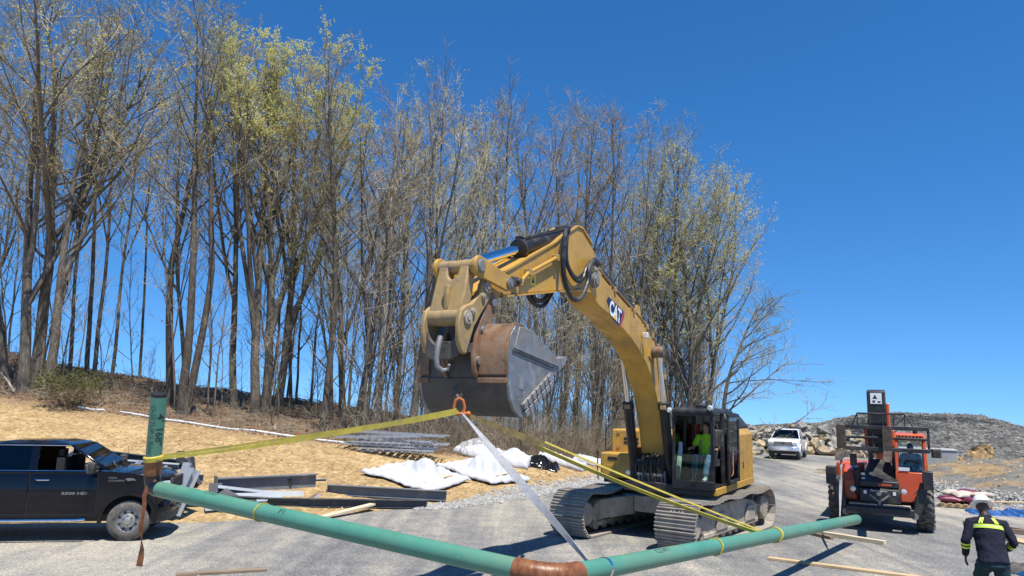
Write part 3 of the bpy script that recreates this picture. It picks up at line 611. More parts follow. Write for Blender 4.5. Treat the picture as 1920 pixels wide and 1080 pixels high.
c = MB(); c.prism([(-1.0, -0.75), (-0.55, -1.12), (0.55, -1.12), (1.0, -0.75), (1.0, 0.75), (0.55, 1.12), (-0.55, 1.12), (-1.0, 0.75)], 0.52, 0.90, 'z')
for s1 in (-1, 1):
    for s2 in (-1, 1):
        c.loft([[(s2 * 0.35, s1 * 0.5, 0.46), (s2 * 1.05, s1 * 0.5, 0.46), (s2 * 1.05, s1 * 0.5, 0.90), (s2 * 0.35, s1 * 0.5, 0.90)], [(s2 * 0.75, s1 * 1.12, 0.34), (s2 * 1.65, s1 * 1.12, 0.34), (s2 * 1.65, s1 * 1.12, 0.80), (s2 * 0.75, s1 * 1.12, 0.80)]])
cb = c.build('carbody', M['mud'], ex, bevel=0.02); cb.rotation_euler = (0, 0, UR)
c = MB(); c.lathe([(0, 0.5), (0, 0.80), (0.09, 0.80), (0.09, 0.74), (0.22, 0.74), (0.22, 0.5)], (0, 0, 0.89), (0, 0, 1), 48)
for k in range(40): c.cyl((0.775 * cos(k * 0.157), 0.775 * sin(k * 0.157), 0.97), (0.775 * cos(k * 0.157), 0.775 * sin(k * 0.157), 1.01), 0.022, n=6)
c.build('swing_ring', M['track'], ex)
# --- upper works
c = MB(); c.bb(-2.35, 1.62, -0.62, 0.66, 1.08, 1.30); c.bb(-2.35, 0.72, -1.50, 1.52, 1.14, 1.24); c.bb(0.55, 1.70, 0.62, 1.50, 1.10, 1.215)
c.bb(0.15, 1.32, -0.56, -0.47, 1.3, 2.05); c.bb(0.15, 1.32, 0.33, 0.42, 1.3, 2.05)
c.build('platform', M['black'], ex, bevel=0.012)
c = MB()                                               # hydraulic lines bunched between the boom foot and the cab
rr = random.Random(4)
for k in range(15):
    y = -0.34 + 0.045 * k + rr.uniform(-.02, .02); x = 1.38 + rr.uniform(0, .12); c.tube([(x - 0.3, y, 1.95), (x, y, 1.9 - rr.uniform(0, .15)), (x + 0.05, y + rr.uniform(-.04, .04), 1.6), (x - 0.02, y, 1.28)], 0.024, 8)
c.build('hydraulic_hoses', M['hose'], ex)
c = MB()
for k in range(9): y = -0.30 + 0.08 * k; c.cyl((1.43, y, 1.30), (1.45, y, 1.44 + 0.06 * (k % 3)), 0.03, n=8); c.bb(1.40, 1.5, y - 0.03, y + 0.03, 1.44, 1.50)
c.build('hose_fittings', M['steel'], ex)
def rounded_box(x0, x1, y0, y1, z0, z1, name, mt, parent, bev=0.05): m_ = MB(); m_.bb(x0, x1, y0, y1, z0, z1); return m_.build(name, mt, parent, bevel=bev, seg=3)
fb = rounded_box(0.30, 0.80, -1.57, -0.60, 1.26, 1.88, 'front_storage_box', M['yellow'], ex)
m_ = MB(); m_.bb(0.798, 0.806, -1.46, -0.70, 1.32, 1.58); m_.build('panel', M['yellow'], fb, bevel=0.003); m_ = MB(); m_.bb(0.80, 0.812, -1.36, -1.12, 1.70, 1.78); m_.build('latch', M['black'], fb, bevel=0.01)
m_ = MB(); m_.lathe([(0, 0.07), (0.03, 0.07), (0.045, 0.05), (0.045, 0.01)], (0.80, -0.80, 1.42), (1, 0, 0), 16); m_.build('headlight', M['lamp'], fb)
m_ = MB(); m_.tube([(0.84, -1.60, 1.20), (0.9, -1.6, 1.5), (0.86, -1.6, 1.92)], 0.016, 6); m_.tube([(0.3, -1.62, 1.3), (0.3, -1.62, 2.45), (-0.4, -1.62, 2.7), (-1.6, -1.62, 2.7)], 0.018, 6); m_.build('handrail', M['black'], ex)
tb = rounded_box(-1.9, 0.30, -1.46, -0.66, 1.24, 2.46, 'fuel_tank_cover', M['yellow'], ex)
for zz in (2.36, 2.0): m_ = MB(); m_.lathe([(0, 0.055), (0.01, 0.055), (0.012, 0.03), (0.02, 0.03), (0.02, 0.005)], (0.30, -1.27, zz), (1, 0, 0), 14); m_.build('bolt_cover', M['yellow_dusty'], tb)
for zz in (2.22, 2.12): m_ = MB(); m_.bb(0.297, 0.306, -1.12, -0.72, zz - 0.035, zz + 0.035); m_.build('vent_slot', M['black'], tb, bevel=0.004)
rounded_box(-2.35, -0.05, -0.64, 0.60, 1.30, 2.40, 'engine_cover', M['yellow'], ex, 0.06)
hd = MB(); hd.loft([[(-0.55, 0.15, 2.42), (-2.45, 0.15, 2.42), (-2.45, 1.44, 2.42), (-0.55, 1.44, 2.42)], [(-0.55, 0.15, 2.62), (-2.45, 0.15, 2.62), (-2.45, 1.46, 2.60), (-0.55, 1.46, 2.60)], [(-0.62, 0.3, 2.97), (-2.05, 0.3, 2.97), (-2.05, 1.26, 2.95), (-0.62, 1.26, 2.95)]]); hd.build('engine_hood', M['black'], ex, bevel=0.07, seg=3)
m_ = MB(); m_.tube([(-1.5, -0.2, 2.4), (-1.5, -0.2, 3.05), (-1.58, -0.2, 3.15)], 0.07, 12); m_.build('exhaust_pipe', M['black'], ex)
sp_ = MB(); sp_.loft([[(-0.12, 1.35, 1.24), (-0.12, 1.57, 1.24), (-0.12, 1.57, 2.40), (-0.12, 1.44, 2.56), (-0.12, 1.30, 2.56)], [(-2.38, 1.35, 1.24), (-2.38, 1.57, 1.24), (-2.38, 1.57, 2.40), (-2.30, 1.44, 2.56), (-2.30, 1.30, 2.56)]])
sidep = sp_.build('side_door', M['yellow'], ex, bevel=0.03)
for xx in (-0.95, -1.55, -2.1): m_ = MB(); m_.bb(xx - 0.012, xx + 0.012, 1.566, 1.575, 1.42, 2.36); m_.build('panel_rib', M['yellow'], sidep)
for zz in (1.6, 1.95, 2.25): m_ = MB(); m_.bb(-2.3, -0.2, 1.566, 1.573, zz - 0.008, zz + 0.008); m_.build('panel_rib', M['yellow'], sidep)
m_ = MB(); m_.bb(-1.2, -1.12, 1.568, 1.58, 1.56, 1.72); m_.build('door_latch', M['black'], sidep)
m_ = MB(); m_.bb(-2.38, 1.60, 1.50, 1.585, 1.10, 1.26); m_.build('side_sill', M['yellow'], ex, bevel=0.015)
cw = MB(); cw.loft([[(-2.36, -1.5, 1.12), (-2.36, 1.52, 1.12), (-2.36, 1.52, 2.42), (-2.36, -1.5, 2.42)], [(-2.95, -1.38, 1.14), (-2.95, 1.34, 1.14), (-2.95, 1.34, 2.42), (-2.95, -1.38, 2.42)], [(-3.4, -0.9, 1.2), (-3.4, 0.8, 1.2), (-3.4, 0.8, 2.36), (-3.4, -0.9, 2.36)]]); cw.build('counterweight', M['yellow'], ex, bevel=0.05, seg=3)
# --- cab
M['seat'] = paint('grey_seat_fabric', (0.075, 0.075, 0.08), 0.9, var=0.2)
CX0, CX1, CY0, CY1, CZ0, CZ1 = -0.08, 1.755, 0.60, 1.567, 1.22, 3.02
cabm = MB(); cabm.bb(CX0, CX1 - 0.02, CY0 + 0.01, CY1 - 0.01, CZ0, CZ0 + 0.09)
cabm.bb(CX1 - 0.06, CX1, CY0, CY1, CZ0, CZ0 + 0.20)
for (x0, x1) in ((CX1 - 0.075, CX1), (0.74, 0.83), (CX0, CX0 + 0.10)):
    for (y0, y1) in ((CY0, CY0 + 0.06), (CY1 - 0.085, CY1)):
        sl = 0.06 if x1 == CX1 else 0.0
        cabm.loft([[(x0, y0, CZ0), (x1, y0, CZ0), (x1, y1, CZ0), (x0, y1, CZ0)], [(x0 - sl, y0, CZ1 - 0.08), (x1 - sl, y0, CZ1 - 0.08), (x1 - sl, y1, CZ1 - 0.08), (x0 - sl, y1, CZ1 - 0.08)]])
cabm.bb(CX0, CX1 - 0.06, CY0, CY0 + 0.05, CZ0, 1.95); cabm.bb(CX0, CX0 + 0.05, CY0, CY1, CZ0, 2.2); cabm.bb(CX0, 0.78, CY1 - 0.06, CY1 - 0.01, CZ0, 2.1)
cabm.bb(CX1 - 0.13, CX1 - 0.04, CY0, CY1, CZ1 - 0.16, CZ1 - 0.07)
cab = cabm.build('cab', M['black'], ex, bevel=0.012)
rf = MB(); rf.loft([[(CX0 - 0.02, CY0 - 0.02, CZ1 - 0.09), (CX1 + 0.02, CY0 - 0.02, CZ1 - 0.09), (CX1 + 0.02, CY1 + 0.02, CZ1 - 0.09), (CX0 - 0.02, CY1 + 0.02, CZ1 - 0.09)], [(CX0, CY0, CZ1 - 0.02), (CX1 + 0.01, CY0, CZ1 - 0.02), (CX1 + 0.01, CY1, CZ1 - 0.02), (CX0, CY1, CZ1 - 0.02)], [(CX0 + 0.1, CY0 + 0.08, CZ1 + 0.03), (CX1 - 0.15, CY0 + 0.08, CZ1 + 0.03), (CX1 - 0.15, CY1 - 0.08, CZ1 + 0.03), (CX0 + 0.1, CY1 - 0.08, CZ1 + 0.03)]])
rf.bb(0.6, 0.95, 0.95, 1.2, CZ1 + 0.02, CZ1 + 0.10); rf.build('roof', M['black'], cab, bevel=0.012)
def pane(name, pts, mt, parent, t=0.006):
    p = [Vector(q) for q in pts]; nn = (p[1] - p[0]).cross(p[2] - p[0]).normalized() * t; m_ = MB(); m_.loft([[q for q in p], [q + nn for q in p]]); return m_.build(name, mt, parent)
pane('window_pane', [(CX1 - 0.02, CY0 + 0.07, CZ0 + 0.20), (CX1 - 0.02, CY1 - 0.09, CZ0 + 0.20), (CX1 - 0.035, CY1 - 0.09, 2.0), (CX1 - 0.035, CY0 + 0.07, 2.0)], M['glass_green'], cab)
pane('window_pane', [(0.05, CY0 + 0.02, 1.97), (CX1 - 0.12, CY0 + 0.02, 1.97), (CX1 - 0.14, CY0 + 0.02, 2.92), (0.05, CY0 + 0.02, 2.92)], M['glass'], cab)
pane('window_pane', [(CX0 + 0.02, CY0 + 0.08, 2.22), (CX0 + 0.02, CY1 - 0.1, 2.22), (CX0 + 0.02, CY1 - 0.1, 2.9), (CX0 + 0.02, CY0 + 0.08, 2.9)], M['glass'], cab)
dr = MB()                                              # the cab door, swung open and latched flat against the side
for (x0, x1, z0, z1) in ((0.66, 0.76, 1.30, 2.92), (-0.36, -0.28, 1.30, 2.80), (-0.36, 0.76, 2.84, 2.93), (-0.36, 0.76, 1.30, 1.38), (-0.36, 0.76, 1.98, 2.06)): dr.bb(x0, x1, 1.62, 1.67, z0, z1)
door = dr.build('door', M['black'], cab, bevel=0.012)
pane('window_pane', [(-0.28, 1.645, 2.06), (0.66, 1.645, 2.06), (0.66, 1.645, 2.84), (-0.28, 1.645, 2.84)], M['glass_mid'], door); pane('window_pane', [(-0.28, 1.645, 1.38), (0.66, 1.645, 1.38), (0.66, 1.645, 1.98), (-0.28, 1.645, 1.98)], M['glass_mid'], door)
m_ = MB(); m_.tube([(0.68, 1.70, 1.5), (0.70, 1.74, 1.55), (0.70, 1.74, 2.1), (0.68, 1.70, 2.15)], 0.014, 6); m_.build('handle', M['chrome'], door)
m_ = MB(); m_.loft([[(1.80, 1.60, 2.20), (1.80, 1.80, 2.20), (1.80, 1.80, 2.58), (1.80, 1.60, 2.58)], [(1.86, 1.63, 2.23), (1.86, 1.77, 2.23), (1.86, 1.77, 2.55), (1.86, 1.63, 2.55)]]); m_.tube([(1.74, 1.57, 2.7), (1.80, 1.66, 2.68), (1.82, 1.69, 2.5)], 0.014, 6); m_.build('mirror', M['rubber'], cab, bevel=0.02)
m_ = MB(); m_.lathe([(0, 0.06), (0.05, 0.065), (0.09, 0.04)], (1.72, 1.50, 3.05), (1, 0, 0), 14); m_.cyl((1.74, 1.5, 2.95), (1.74, 1.5, 3.03), 0.02, n=8); m_.lathe([(0, 0.06), (0.05, 0.065), (0.09, 0.04)], (1.72, 0.55, 2.98), (1, 0, 0), 14); m_.build('work_light', M['lamp'], cab)
m_ = MB(); m_.tube([(1.765, 1.10, 1.40), (1.79, 1.18, 1.42), (1.785, 0.92, 1.28)], 0.016, 6); m_.bb(1.76, 1.79, 0.86, 0.94, 1.25, 1.32); m_.build('wiper', M['black'], cab)
st_ = MB(); st_.bb(0.25, 0.80, 0.84, 1.34, 1.55, 1.74); st_.loft([[(0.22, 0.84, 1.70), (0.36, 0.84, 1.70), (0.36, 1.34, 1.70), (0.22, 1.34, 1.70)], [(0.08, 0.86, 2.35), (0.20, 0.86, 2.35), (0.20, 1.32, 2.35), (0.08, 1.32, 2.35)]]); st_.bb(0.08, 0.18, 0.96, 1.22, 2.38, 2.62); st_.bb(0.25, 0.7, 0.9, 1.28, 1.30, 1.56); st_.build('seat', M['seat'], cab, bevel=0.03)
cs_ = MB(); cs_.bb(0.3, 1.0, 0.68, 0.83, 1.72, 1.86); cs_.bb(0.3, 1.0, 1.35, 1.46, 1.72, 1.86); cs_.cyl((0.92, 0.76, 1.86), (0.94, 0.77, 2.04), 0.018, n=8); cs_.ball((0.945, 0.772, 2.07), 0.035, 10, 7); cs_.cyl((0.92, 1.42, 1.86), (0.94, 1.41, 2.04), 0.018, n=8); cs_.ball((0.945, 1.41, 2.07), 0.035, 10, 7)
cs_.cyl((1.42, 1.02, 1.32), (1.30, 1.02, 1.95), 0.014, n=6); cs_.cyl((1.42, 1.13, 1.32), (1.30, 1.13, 1.95), 0.014, n=6); cs_.bb(1.38, 1.55, 0.95, 1.20, 1.31, 1.35); cs_.build('controls', M['rubber'], cab)
m_ = MB(); m_.tube([(1.62, 0.70, 1.45), (1.64, 0.72, 1.7), (1.55, 0.72, 1.9), (1.4, 0.70, 2.12), (1.36, 0.69, 2.25)], [0.05, 0.06, 0.06, 0.05, 0.04], 8, squash=0.6); m_.build('monitor_arm', paint('light_grey_plastic', (0.5, 0.5, 0.48), 0.5), cab)
m_ = MB(); m_.cyl((0.02, 0.72, 2.15), (0.02, 0.72, 2.65), 0.06, n=12); m_.build('fire_extinguisher', M['red'], cab)
# --- boom
BP = [(5.38, 5.02), (4.5, 4.83), (3.85, 4.64), (3.4, 4.49), (2.95, 4.30), (2.55, 4.08), (2.2, 3.82), (1.92, 3.54), (1.7, 3.24), (1.5, 2.86), (1.36, 2.5), (1.22, 2.0), (1.12, 1.66), (0.9, 1.46), (0.62, 1.46), (0.45, 1.66), (0.50, 2.0), (0.66, 2.53), (0.92, 3.17), (1.18, 3.74), (1.42, 4.13), (1.70, 4.43), (2.06, 4.65), (2.44, 4.81), (3.30, 5.08), (4.45, 5.39), (5.4, 5.68), (5.66, 5.72), (5.80, 5.55), (5.78, 5.36), (5.62, 5.2)]
BY0, BY1 = -0.33, 0.24
m_ = MB(); m_.prism(BP, BY0, BY1); boom = m_.build('boom', M['yellow'], ex, bevel=0.018, seg=2)
# weld flanges, lines and clamps along the back of the boom
def off(p, d):
    q = []
    for i in range(len(p)):
        a = Vector(p[max(i - 1, 0)]); b_ = Vector(p[min(i + 1, len(p) - 1)]); t = (b_ - a).normalized(); q.append((p[i][0] - t.y * d, p[i][1] + t.x * d))
    return q
top = [(0.92, 3.17), (1.18, 3.74), (1.42, 4.13), (1.70, 4.43), (2.06, 4.65), (2.44, 4.81), (3.30, 5.08), (4.45, 5.39), (5.3, 5.66)]
for k, (yy, dd, rr_) in enumerate(((0.16, 0.05, 0.026), (0.23, 0.09, 0.026), (0.10, 0.06, 0.022), (-0.20, 0.06, 0.026), (-0.27, 0.08, 0.026))):
    m_ = MB(); m_.tube([(a, yy, b_) for a, b_ in off(top, dd)], rr_, 8); m_.build('hydraulic_line', M['yellow_dusty'] if k % 2 else M['yellow'], boom)
for i in range(1, 8):
    a, b_ = off(top, 0.05)[i]; m_ = MB(); m_.bb(a - 0.05, a + 0.05, 0.05, 0.28, b_ - 0.06, b_ + 0.06); m_.bb(a - 0.02, a + 0.02, 0.14, 0.18, b_ + 0.05, b_ + 0.11); m_.build('line_clamp', M['yellow_dusty'], boom, bevel=0.01)
m_ = MB(); m_.prism([(2.0, 4.05), (2.32, 4.2), (2.26, 4.62), (1.96, 4.55)], 0.23, 0.27); m_.build('pin_boss', M['yellow'], boom)
m_ = MB(); m_.lathe([(0, 0.13), (0.10, 0.13), (0.28, 0.115), (0.30, 0.10), (0.30, 0.01)], (2.1, 0.24, 4.3), (0, 1, 0), 20); m_.build('cylinder_pin', M['bucket_dark'], boom)
m_ = MB(); m_.lathe([(0, 0.13), (0.24, 0.13), (0.25, 0.01)], (2.1, -0.33, 4.3), (0, -1, 0), 20); m_.build('cylinder_pin', M['bucket_dark'], boom)
m_ = MB(); m_.bb(2.70, 2.80, 0.26, 0.39, 4.56, 4.70); m_.build('work_light', M['lamp'], boom, bevel=0.02); m_ = MB(); m_.tube([(2.85, 0.26, 4.3), (2.84, 0.29, 4.55), (2.82, 0.32, 4.6)], 0.014, 6); m_.build('light_bracket', M['yellow'], boom)
for (x, z) in ((5.6, 5.45),): m_ = MB(); m_.cyl((x, BY0 - 0.08, z), (x, BY1 + 0.09, z), 0.15, n=24); m_.cyl((x, BY0 - 0.1, z), (x, BY1 + 0.11, z), 0.09, n=18); m_.build('pin', M['steel'], boom)
for x0, x1 in ((5.35, 5.38), (3.45, 3.47)):
    m_ = MB(); zb, zt = (5.06, 5.70) if x0 > 5 else (4.55, 5.22); m_.bb(x0, x1, BY1, BY1 + 0.008, zb, zt); m_.build('weld_seam', M['yellow'], boom)
# the maker's plate on the side of the boom
lo = V(4.40, BY1 + 0.004, 4.95); lex = V(-0.955, 0, -0.05 - 0.20).normalized(); ley = V(-lex.z, 0, lex.x) * -1
ley = V(lex.z, 0, -lex.x); ley = ley if ley.z > 0 else -ley
def lp(x, y, d=0.0): return lo + lex * (x * 0.84) + ley * (y * 0.84) + V(0, d, 0)
m_ = MB(); shp = [(-0.60, 0.10), (-0.52, 0.22), (0.50, 0.25), (0.60, 0.20), (0.42, -0.20), (0.32, -0.24), (-0.10, -0.22)]; m_.loft([[lp(a, b_) for a, b_ in shp], [lp(a, b_, 0.006) for a, b_ in shp]]); plate = m_.build('logo_plate', M['navy'], boom)
m_ = MB(); shp = [(0.50, 0.25), (0.60, 0.20), (0.42, -0.20), (0.32, -0.24), (0.40, -0.10)]; m_.loft([[lp(a, b_, 0.006) for a, b_ in shp], [lp(a, b_, 0.009) for a, b_ in shp]]); m_.build('red_stripe', M['red'], plate)
me = text_mesh('CAT', 0.50, 0.018, 0.0)
for v in me.vertices: v.co = lp(v.co.x * 0.80 - 0.02, v.co.y + 0.0, 0.0105)
me.materials.clear(); me.materials.append(M['white']); from_mesh('lettering', me, plate)
m_ = MB(); shp = [(-0.13, -0.175), (0.11, -0.175), (-0.01, -0.03)]; m_.loft([[lp(a, b_, 0.011) for a, b_ in shp], [lp(a, b_, 0.014) for a, b_ in shp]]); m_.build('triangle', M['decal_yellow'], plate)
# boom cylinders
for yy, zt in ((0.41, 4.3), (-0.47, 4.3)):
    a = V(1.22, yy, 1.42); b_ = V(2.1, yy, zt); d = b_ - a; mid = a + d * 0.60
    m_ = MB(); m_.tube([a - d * 0.03, a, mid - d * 0.06, mid - d * 0.055, mid, mid + d * 0.004], [0.10, 0.115, 0.115, 0.135, 0.135, 0.09], 18); bc = m_.build('boom_cylinder', M['black'], ex)
    m_ = MB(); m_.cyl(mid, b_, 0.062, n=16); m_.build('rod', M['chrome'], bc); m_ = MB(); m_.cyl(b_ - V(0, 0.09, 0), b_ + V(0, 0.09, 0), 0.13, n=20); m_.build('rod_eye', M['rust'], bc)
    m_ = MB(); m_.tube([a + d * 0.1 + V(0.13, 0.02, 0), a + d * 0.35 + V(0.15, 0.02, 0), mid - d * 0.05 + V(0.13, 0.02, 0)], 0.018, 6); m_.build('cylinder_line', M['hose'], bc)
    m_ = MB(); m_.box(mid - d * 0.04 + V(0.13, 0.02, 0), (0.06, 0.13, 0.10)); m_.build('port_block', M['yellow_dusty'], bc, bevel=0.01)
# stick cylinder on the back of the boom
a = V(2.6, -0.06, 5.22); b_ = V(5.62, -0.06, 6.06); d = b_ - a
m_ = MB(); m_.cyl(a, a + d * 0.62, 0.13); sc_ = m_.build('stick_cylinder', M['black'], ex); m_ = MB(); m_.cyl(a + d * 0.62, b_, 0.07); m_.build('rod', M['chrome'], sc_)
m_ = MB(); m_.prism([(2.35, 4.9), (2.85, 5.04), (2.68, 5.36), (2.5, 5.34)], -0.22, -0.19); m_.prism([(2.35, 4.9), (2.85, 5.04), (2.68, 5.36), (2.5, 5.34)], 0.07, 0.10); m_.build('bracket', M['yellow'], sc_)
# --- stick
SP = [(5.40, 5.98), (5.62, 6.16), (6.07, 6.37), (6.30, 6.36), (6.95, 6.03), (7.2, 5.87), (9.0, 5.02), (9.45, 4.80), (9.70, 4.64), (9.74, 4.50), (9.62, 4.40), (9.42, 4.42), (9.07, 4.66), (7.18, 5.01), (6.16, 5.19), (5.66, 5.22), (5.46, 5.40), (5.44, 5.72)]
m_ = MB(); m_.prism(SP, -0.26, 0.22); stick = m_.build('stick', M['yellow'], ex, bevel=0.015)
m_ = MB(); fl = [(5.62, 6.16), (6.07, 6.37), (6.30, 6.36), (6.95, 6.03), (7.2, 5.87), (9.0, 5.02)]; m_.loft([[(a, 0.19, b_), (a, 0.245, b_), (a, 0.245, b_ + 0.035), (a, 0.19, b_ + 0.035)] for a, b_ in fl]); m_.loft([[(a, -0.285, b_), (a, -0.23, b_), (a, -0.23, b_ + 0.035), (a, -0.285, b_ + 0.035)] for a, b_ in fl]); m_.build('top_flange', M['yellow'], stick)
m_ = MB(); fl = [(5.7, 5.215), (6.16, 5.18), (7.18, 5.0), (9.05, 4.65)]; m_.loft([[(a, 0.15, b_ - 0.02), (a, 0.25, b_ - 0.02), (a, 0.25, b_ + 0.01), (a, 0.15, b_ + 0.01)] for a, b_ in fl]); m_.build('bottom_flange', M['yellow'], stick)
m_ = MB(); m_.tube([(7.15, 0.27, 5.62), (7.25, 0.29, 5.60), (8.35, 0.29, 5.12), (8.5, 0.28, 5.0), (8.52, 0.26, 4.9)], 0.032, 10); m_.build('hydraulic_line', M['yellow'], stick)
for x, z in ((7.3, 5.57), (8.3, 5.14)): m_ = MB(); m_.bb(x - 0.05, x + 0.05, 0.22, 0.33, z - 0.06, z + 0.06); m_.build('line_clamp', M['yellow_dusty'], stick, bevel=0.01)
m_ = MB(); m_.bb(8.62, 8.80, 0.22, 0.30, 4.86, 5.0); m_.cyl((8.7, 0.3, 4.93), (8.7, 0.36, 4.93), 0.05, n=12); m_.build('valve_block', M['bucket_dark'], stick, bevel=0.01)
m_ = MB(); m_.bb(7.96, 8.14, 0.222, 0.228, 4.98, 5.16); sg = m_.build('warning_sticker', M['decal_yellow'], stick)
m_ = MB(); m_.prism([(8.0, 5.01), (8.10, 5.01), (8.05, 5.12)], 0.229, 0.231); m_.build('triangle', M['ink'], sg)
a = V(6.2, -0.02, 6.26); b_ = V(9.93, -0.02, 4.97); d = b_ - a; mid = a + d * 0.52
m_ = MB(); m_.tube([a, a + d * 0.02, mid - d * 0.03, mid - d * 0.028, mid, mid + d * 0.004], [0.10, 0.135, 0.135, 0.165, 0.165, 0.10], 22); bk = m_.build('bucket_cylinder', M['black'], ex)
m_ = MB(); m_.cyl(mid, b_, 0.082, n=20); m_.build('rod', M['chrome'], bk); m_ = MB(); m_.box(a + V(0.1, 0, 0.0), (0.34, 0.30, 0.24)); m_.cyl(a + V(0, -.2, 0), a + V(0, .2, 0), 0.12); m_.build('cylinder_base', M['bucket_dark'], bk, bevel=0.02)
m_ = MB(); e0 = mid - d * 0.01; m_.box(e0 + V(0, 0, 0.17), (0.09, 0.11, 0.08)); m_.tube([e0 + V(0, 0.06, 0.17), a + d * 0.25 + V(0, 0.08, 0.17), a + d * 0.05 + V(0, 0.1, 0.15)], 0.02, 6); m_.build('cylinder_line', M['hose'], bk)
# hoses looping from boom to stick
def hose(pts, r, nm='hose', par=ex):
    P_ = [Vector(p) for p in pts]; out = []
    for i in range(len(P_) - 1):
        p0, p1, p2, p3 = P_[max(i - 1, 0)], P_[i], P_[i + 1], P_[min(i + 2, len(P_) - 1)]
        for k in range(6):
            t = k / 6; out.append(0.5 * ((2 * p1) + (p2 - p0) * t + (2 * p0 - 5 * p1 + 4 * p2 - p3) * t * t + (3 * p1 - p0 - 3 * p2 + p3) * t ** 3))
    out.append(P_[-1]); m_ = MB(); m_.tube(out, r, 10); return m_.build(nm, M['hose'], par)
hose([(6.75, 0.26, 6.25), (7.1, 0.36, 6.1), (7.22, 0.38, 5.6), (7.15, 0.38, 5.2), (6.85, 0.38, 4.92), (6.45, 0.38, 4.98), (6.15, 0.38, 5.3), (6.05, 0.37, 5.62), (5.75, 0.34, 5.82), (5.4, 0.28, 5.80)], 0.045)
hose([(6.70, 0.25, 6.25), (7.0, 0.33, 6.1), (7.06, 0.33, 5.7), (6.85, 0.33, 5.42), (6.5, 0.33, 5.28), (6.25, 0.33, 5.38), (6.1, 0.33, 5.6), (5.8, 0.31, 5.78), (5.35, 0.25, 5.78)], 0.036)
hose([(6.70, 0.24, 6.2), (6.9, 0.29, 5.9), (6.85, 0.29, 5.55), (6.5, 0.3, 5.35), (6.15, 0.3, 5.5), (5.7, 0.29, 5.75), (5.3, 0.22, 5.78)], 0.030)
hose([(6.9, -0.28, 5.4), (7.02, -0.33, 5.05), (6.85, -0.34, 4.92), (6.5, -0.34, 4.98), (6.2, -0.33, 5.3), (5.6, -0.3, 5.8)], 0.045)
hose([(7.0, -0.28, 5.6), (7.2, -0.36, 5.2), (7.0, -0.38, 4.9), (6.5, -0.38, 4.85), (6.1, -0.36, 5.2), (5.5, -0.3, 5.8)], 0.040)
# --- bucket linkage
m_ = MB()
for y0, y1, r_ in ((-0.40, -0.30, 0.115), (-0.30, -0.12, 0.105), (-0.12, 0.08, 0.10), (0.08, 0.26, 0.105), (0.26, 0.38, 0.125)): m_.cyl((9.93, y0 + 0.003, 4.96), (9.93, y1 - 0.003, 4.96), r_, n=22)
lk = m_.build('link_pin', M['yellow_dusty'], ex)
m_ = MB(); m_.lathe([(0, 0.095), (0.02, 0.095), (0.03, 0.08), (0.03, 0.01)], (9.93, 0.38, 4.96), (0, 1, 0), 18); m_.build('pin_cap', M['steel'], lk)
pt, pb = V(9.93, 0, 4.96), V(10.13, 0, 4.20); w_ = (pb - pt); wl = w_.length; w_.normalize(); nrm = V(-w_.z, 0, w_.x)
if nrm.x < 0: nrm = -nrm
def hl(y, s, d): return pt + w_ * (s * wl) + nrm * d + V(0, y, 0)
hp = [(-0.28, -0.02), (-0.10, -0.02), (-0.10, 0.22), (-0.05, 0.31), (0.02, 0.31), (0.07, 0.22), (0.07, -0.02), (0.24, -0.02), (0.30, 0.45), (0.24, 1.0), (-0.30, 1.0), (-0.36, 0.45)]
hp = [(-0.27, 0.0), (-0.13, 0.0), (-0.11, 0.20), (-0.05, 0.29), (0.01, 0.29), (0.07, 0.20), (0.09, 0.0), (0.23, 0.0), (0.255, 0.5), (0.235, 1.0), (-0.30, 1.0), (-0.29, 0.5)]
m_ = MB(); m_.loft([[hl(a, s, -0.10) for a, s in hp], [hl(a, s, 0.10) for a, s in hp]])
m_.loft([[hl(-0.06, 0.42, 0.10), hl(0.03, 0.42, 0.10), hl(0.03, 0.9, 0.10), hl(-0.06, 0.9, 0.10)], [hl(-0.055, 0.45, 0.20), hl(0.025, 0.45, 0.20), hl(0.02, 0.62, 0.18), hl(-0.05, 0.62, 0.18)]])
lkm = m_.build('power_link', M['yellow_dusty'], ex, bevel=0.02)
m_ = MB(); m_.cyl((10.13, -0.31, 4.20), (10.13, 0.22, 4.20), 0.125, n=24); m_.build('lower_pin', M['yellow_dusty'], lkm)
for yy in (0.31, -0.37):
    a, b_ = V(9.93, 0, 4.96), V(9.10, 0, 4.83); m_ = MB(); poly = []
    for k in range(9): t = -pi / 2 + pi * k / 8 + 0.0; poly.append((9.93 + 0.15 * cos(t + 0.1), 4.96 + 0.15 * sin(t + 0.1)))
    for k in range(9): t = pi / 2 + pi * k / 8; poly.append((9.10 + 0.12 * cos(t + 0.1), 4.83 + 0.12 * sin(t + 0.1)))
    m_.prism(poly, yy, yy + 0.06); gl = m_.build('guide_link', M['yellow'], ex, bevel=0.01)
    m_ = MB(); m_.cyl((9.10, yy - 0.02, 4.83), (9.10, yy + 0.10, 4.83), 0.085, n=18); m_.cyl((9.10, yy - 0.02, 4.83), (9.10, yy + 0.115, 4.83), 0.05, n=14); m_.build('pin', M['steel'], gl)
CP = [(9.52, 4.76), (9.60, 4.84), (9.70, 4.82), (9.76, 4.70), (9.82, 4.56), (9.98, 4.42), (10.16, 4.36), (10.27, 4.28), (10.32, 4.1), (10.30, 3.86), (10.22, 3.70), (10.10, 3.68), (10.02, 3.86), (9.92, 4.08), (9.76, 4.27), (9.58, 4.46), (9.48, 4.62)]
cpl = MB(); cpl.bb(9.75, 10.2, -0.30, 0.22, 3.72, 3.86); cpl.bb(9.6, 9.75, -0.30, 0.22, 3.85, 4.3)
cyl_ = []
for k in range(13): t = pi * k / 12; cyl_.append((-0.04 - 0.24 * cos(t), 4.03 - 0.24 * sin(t)))
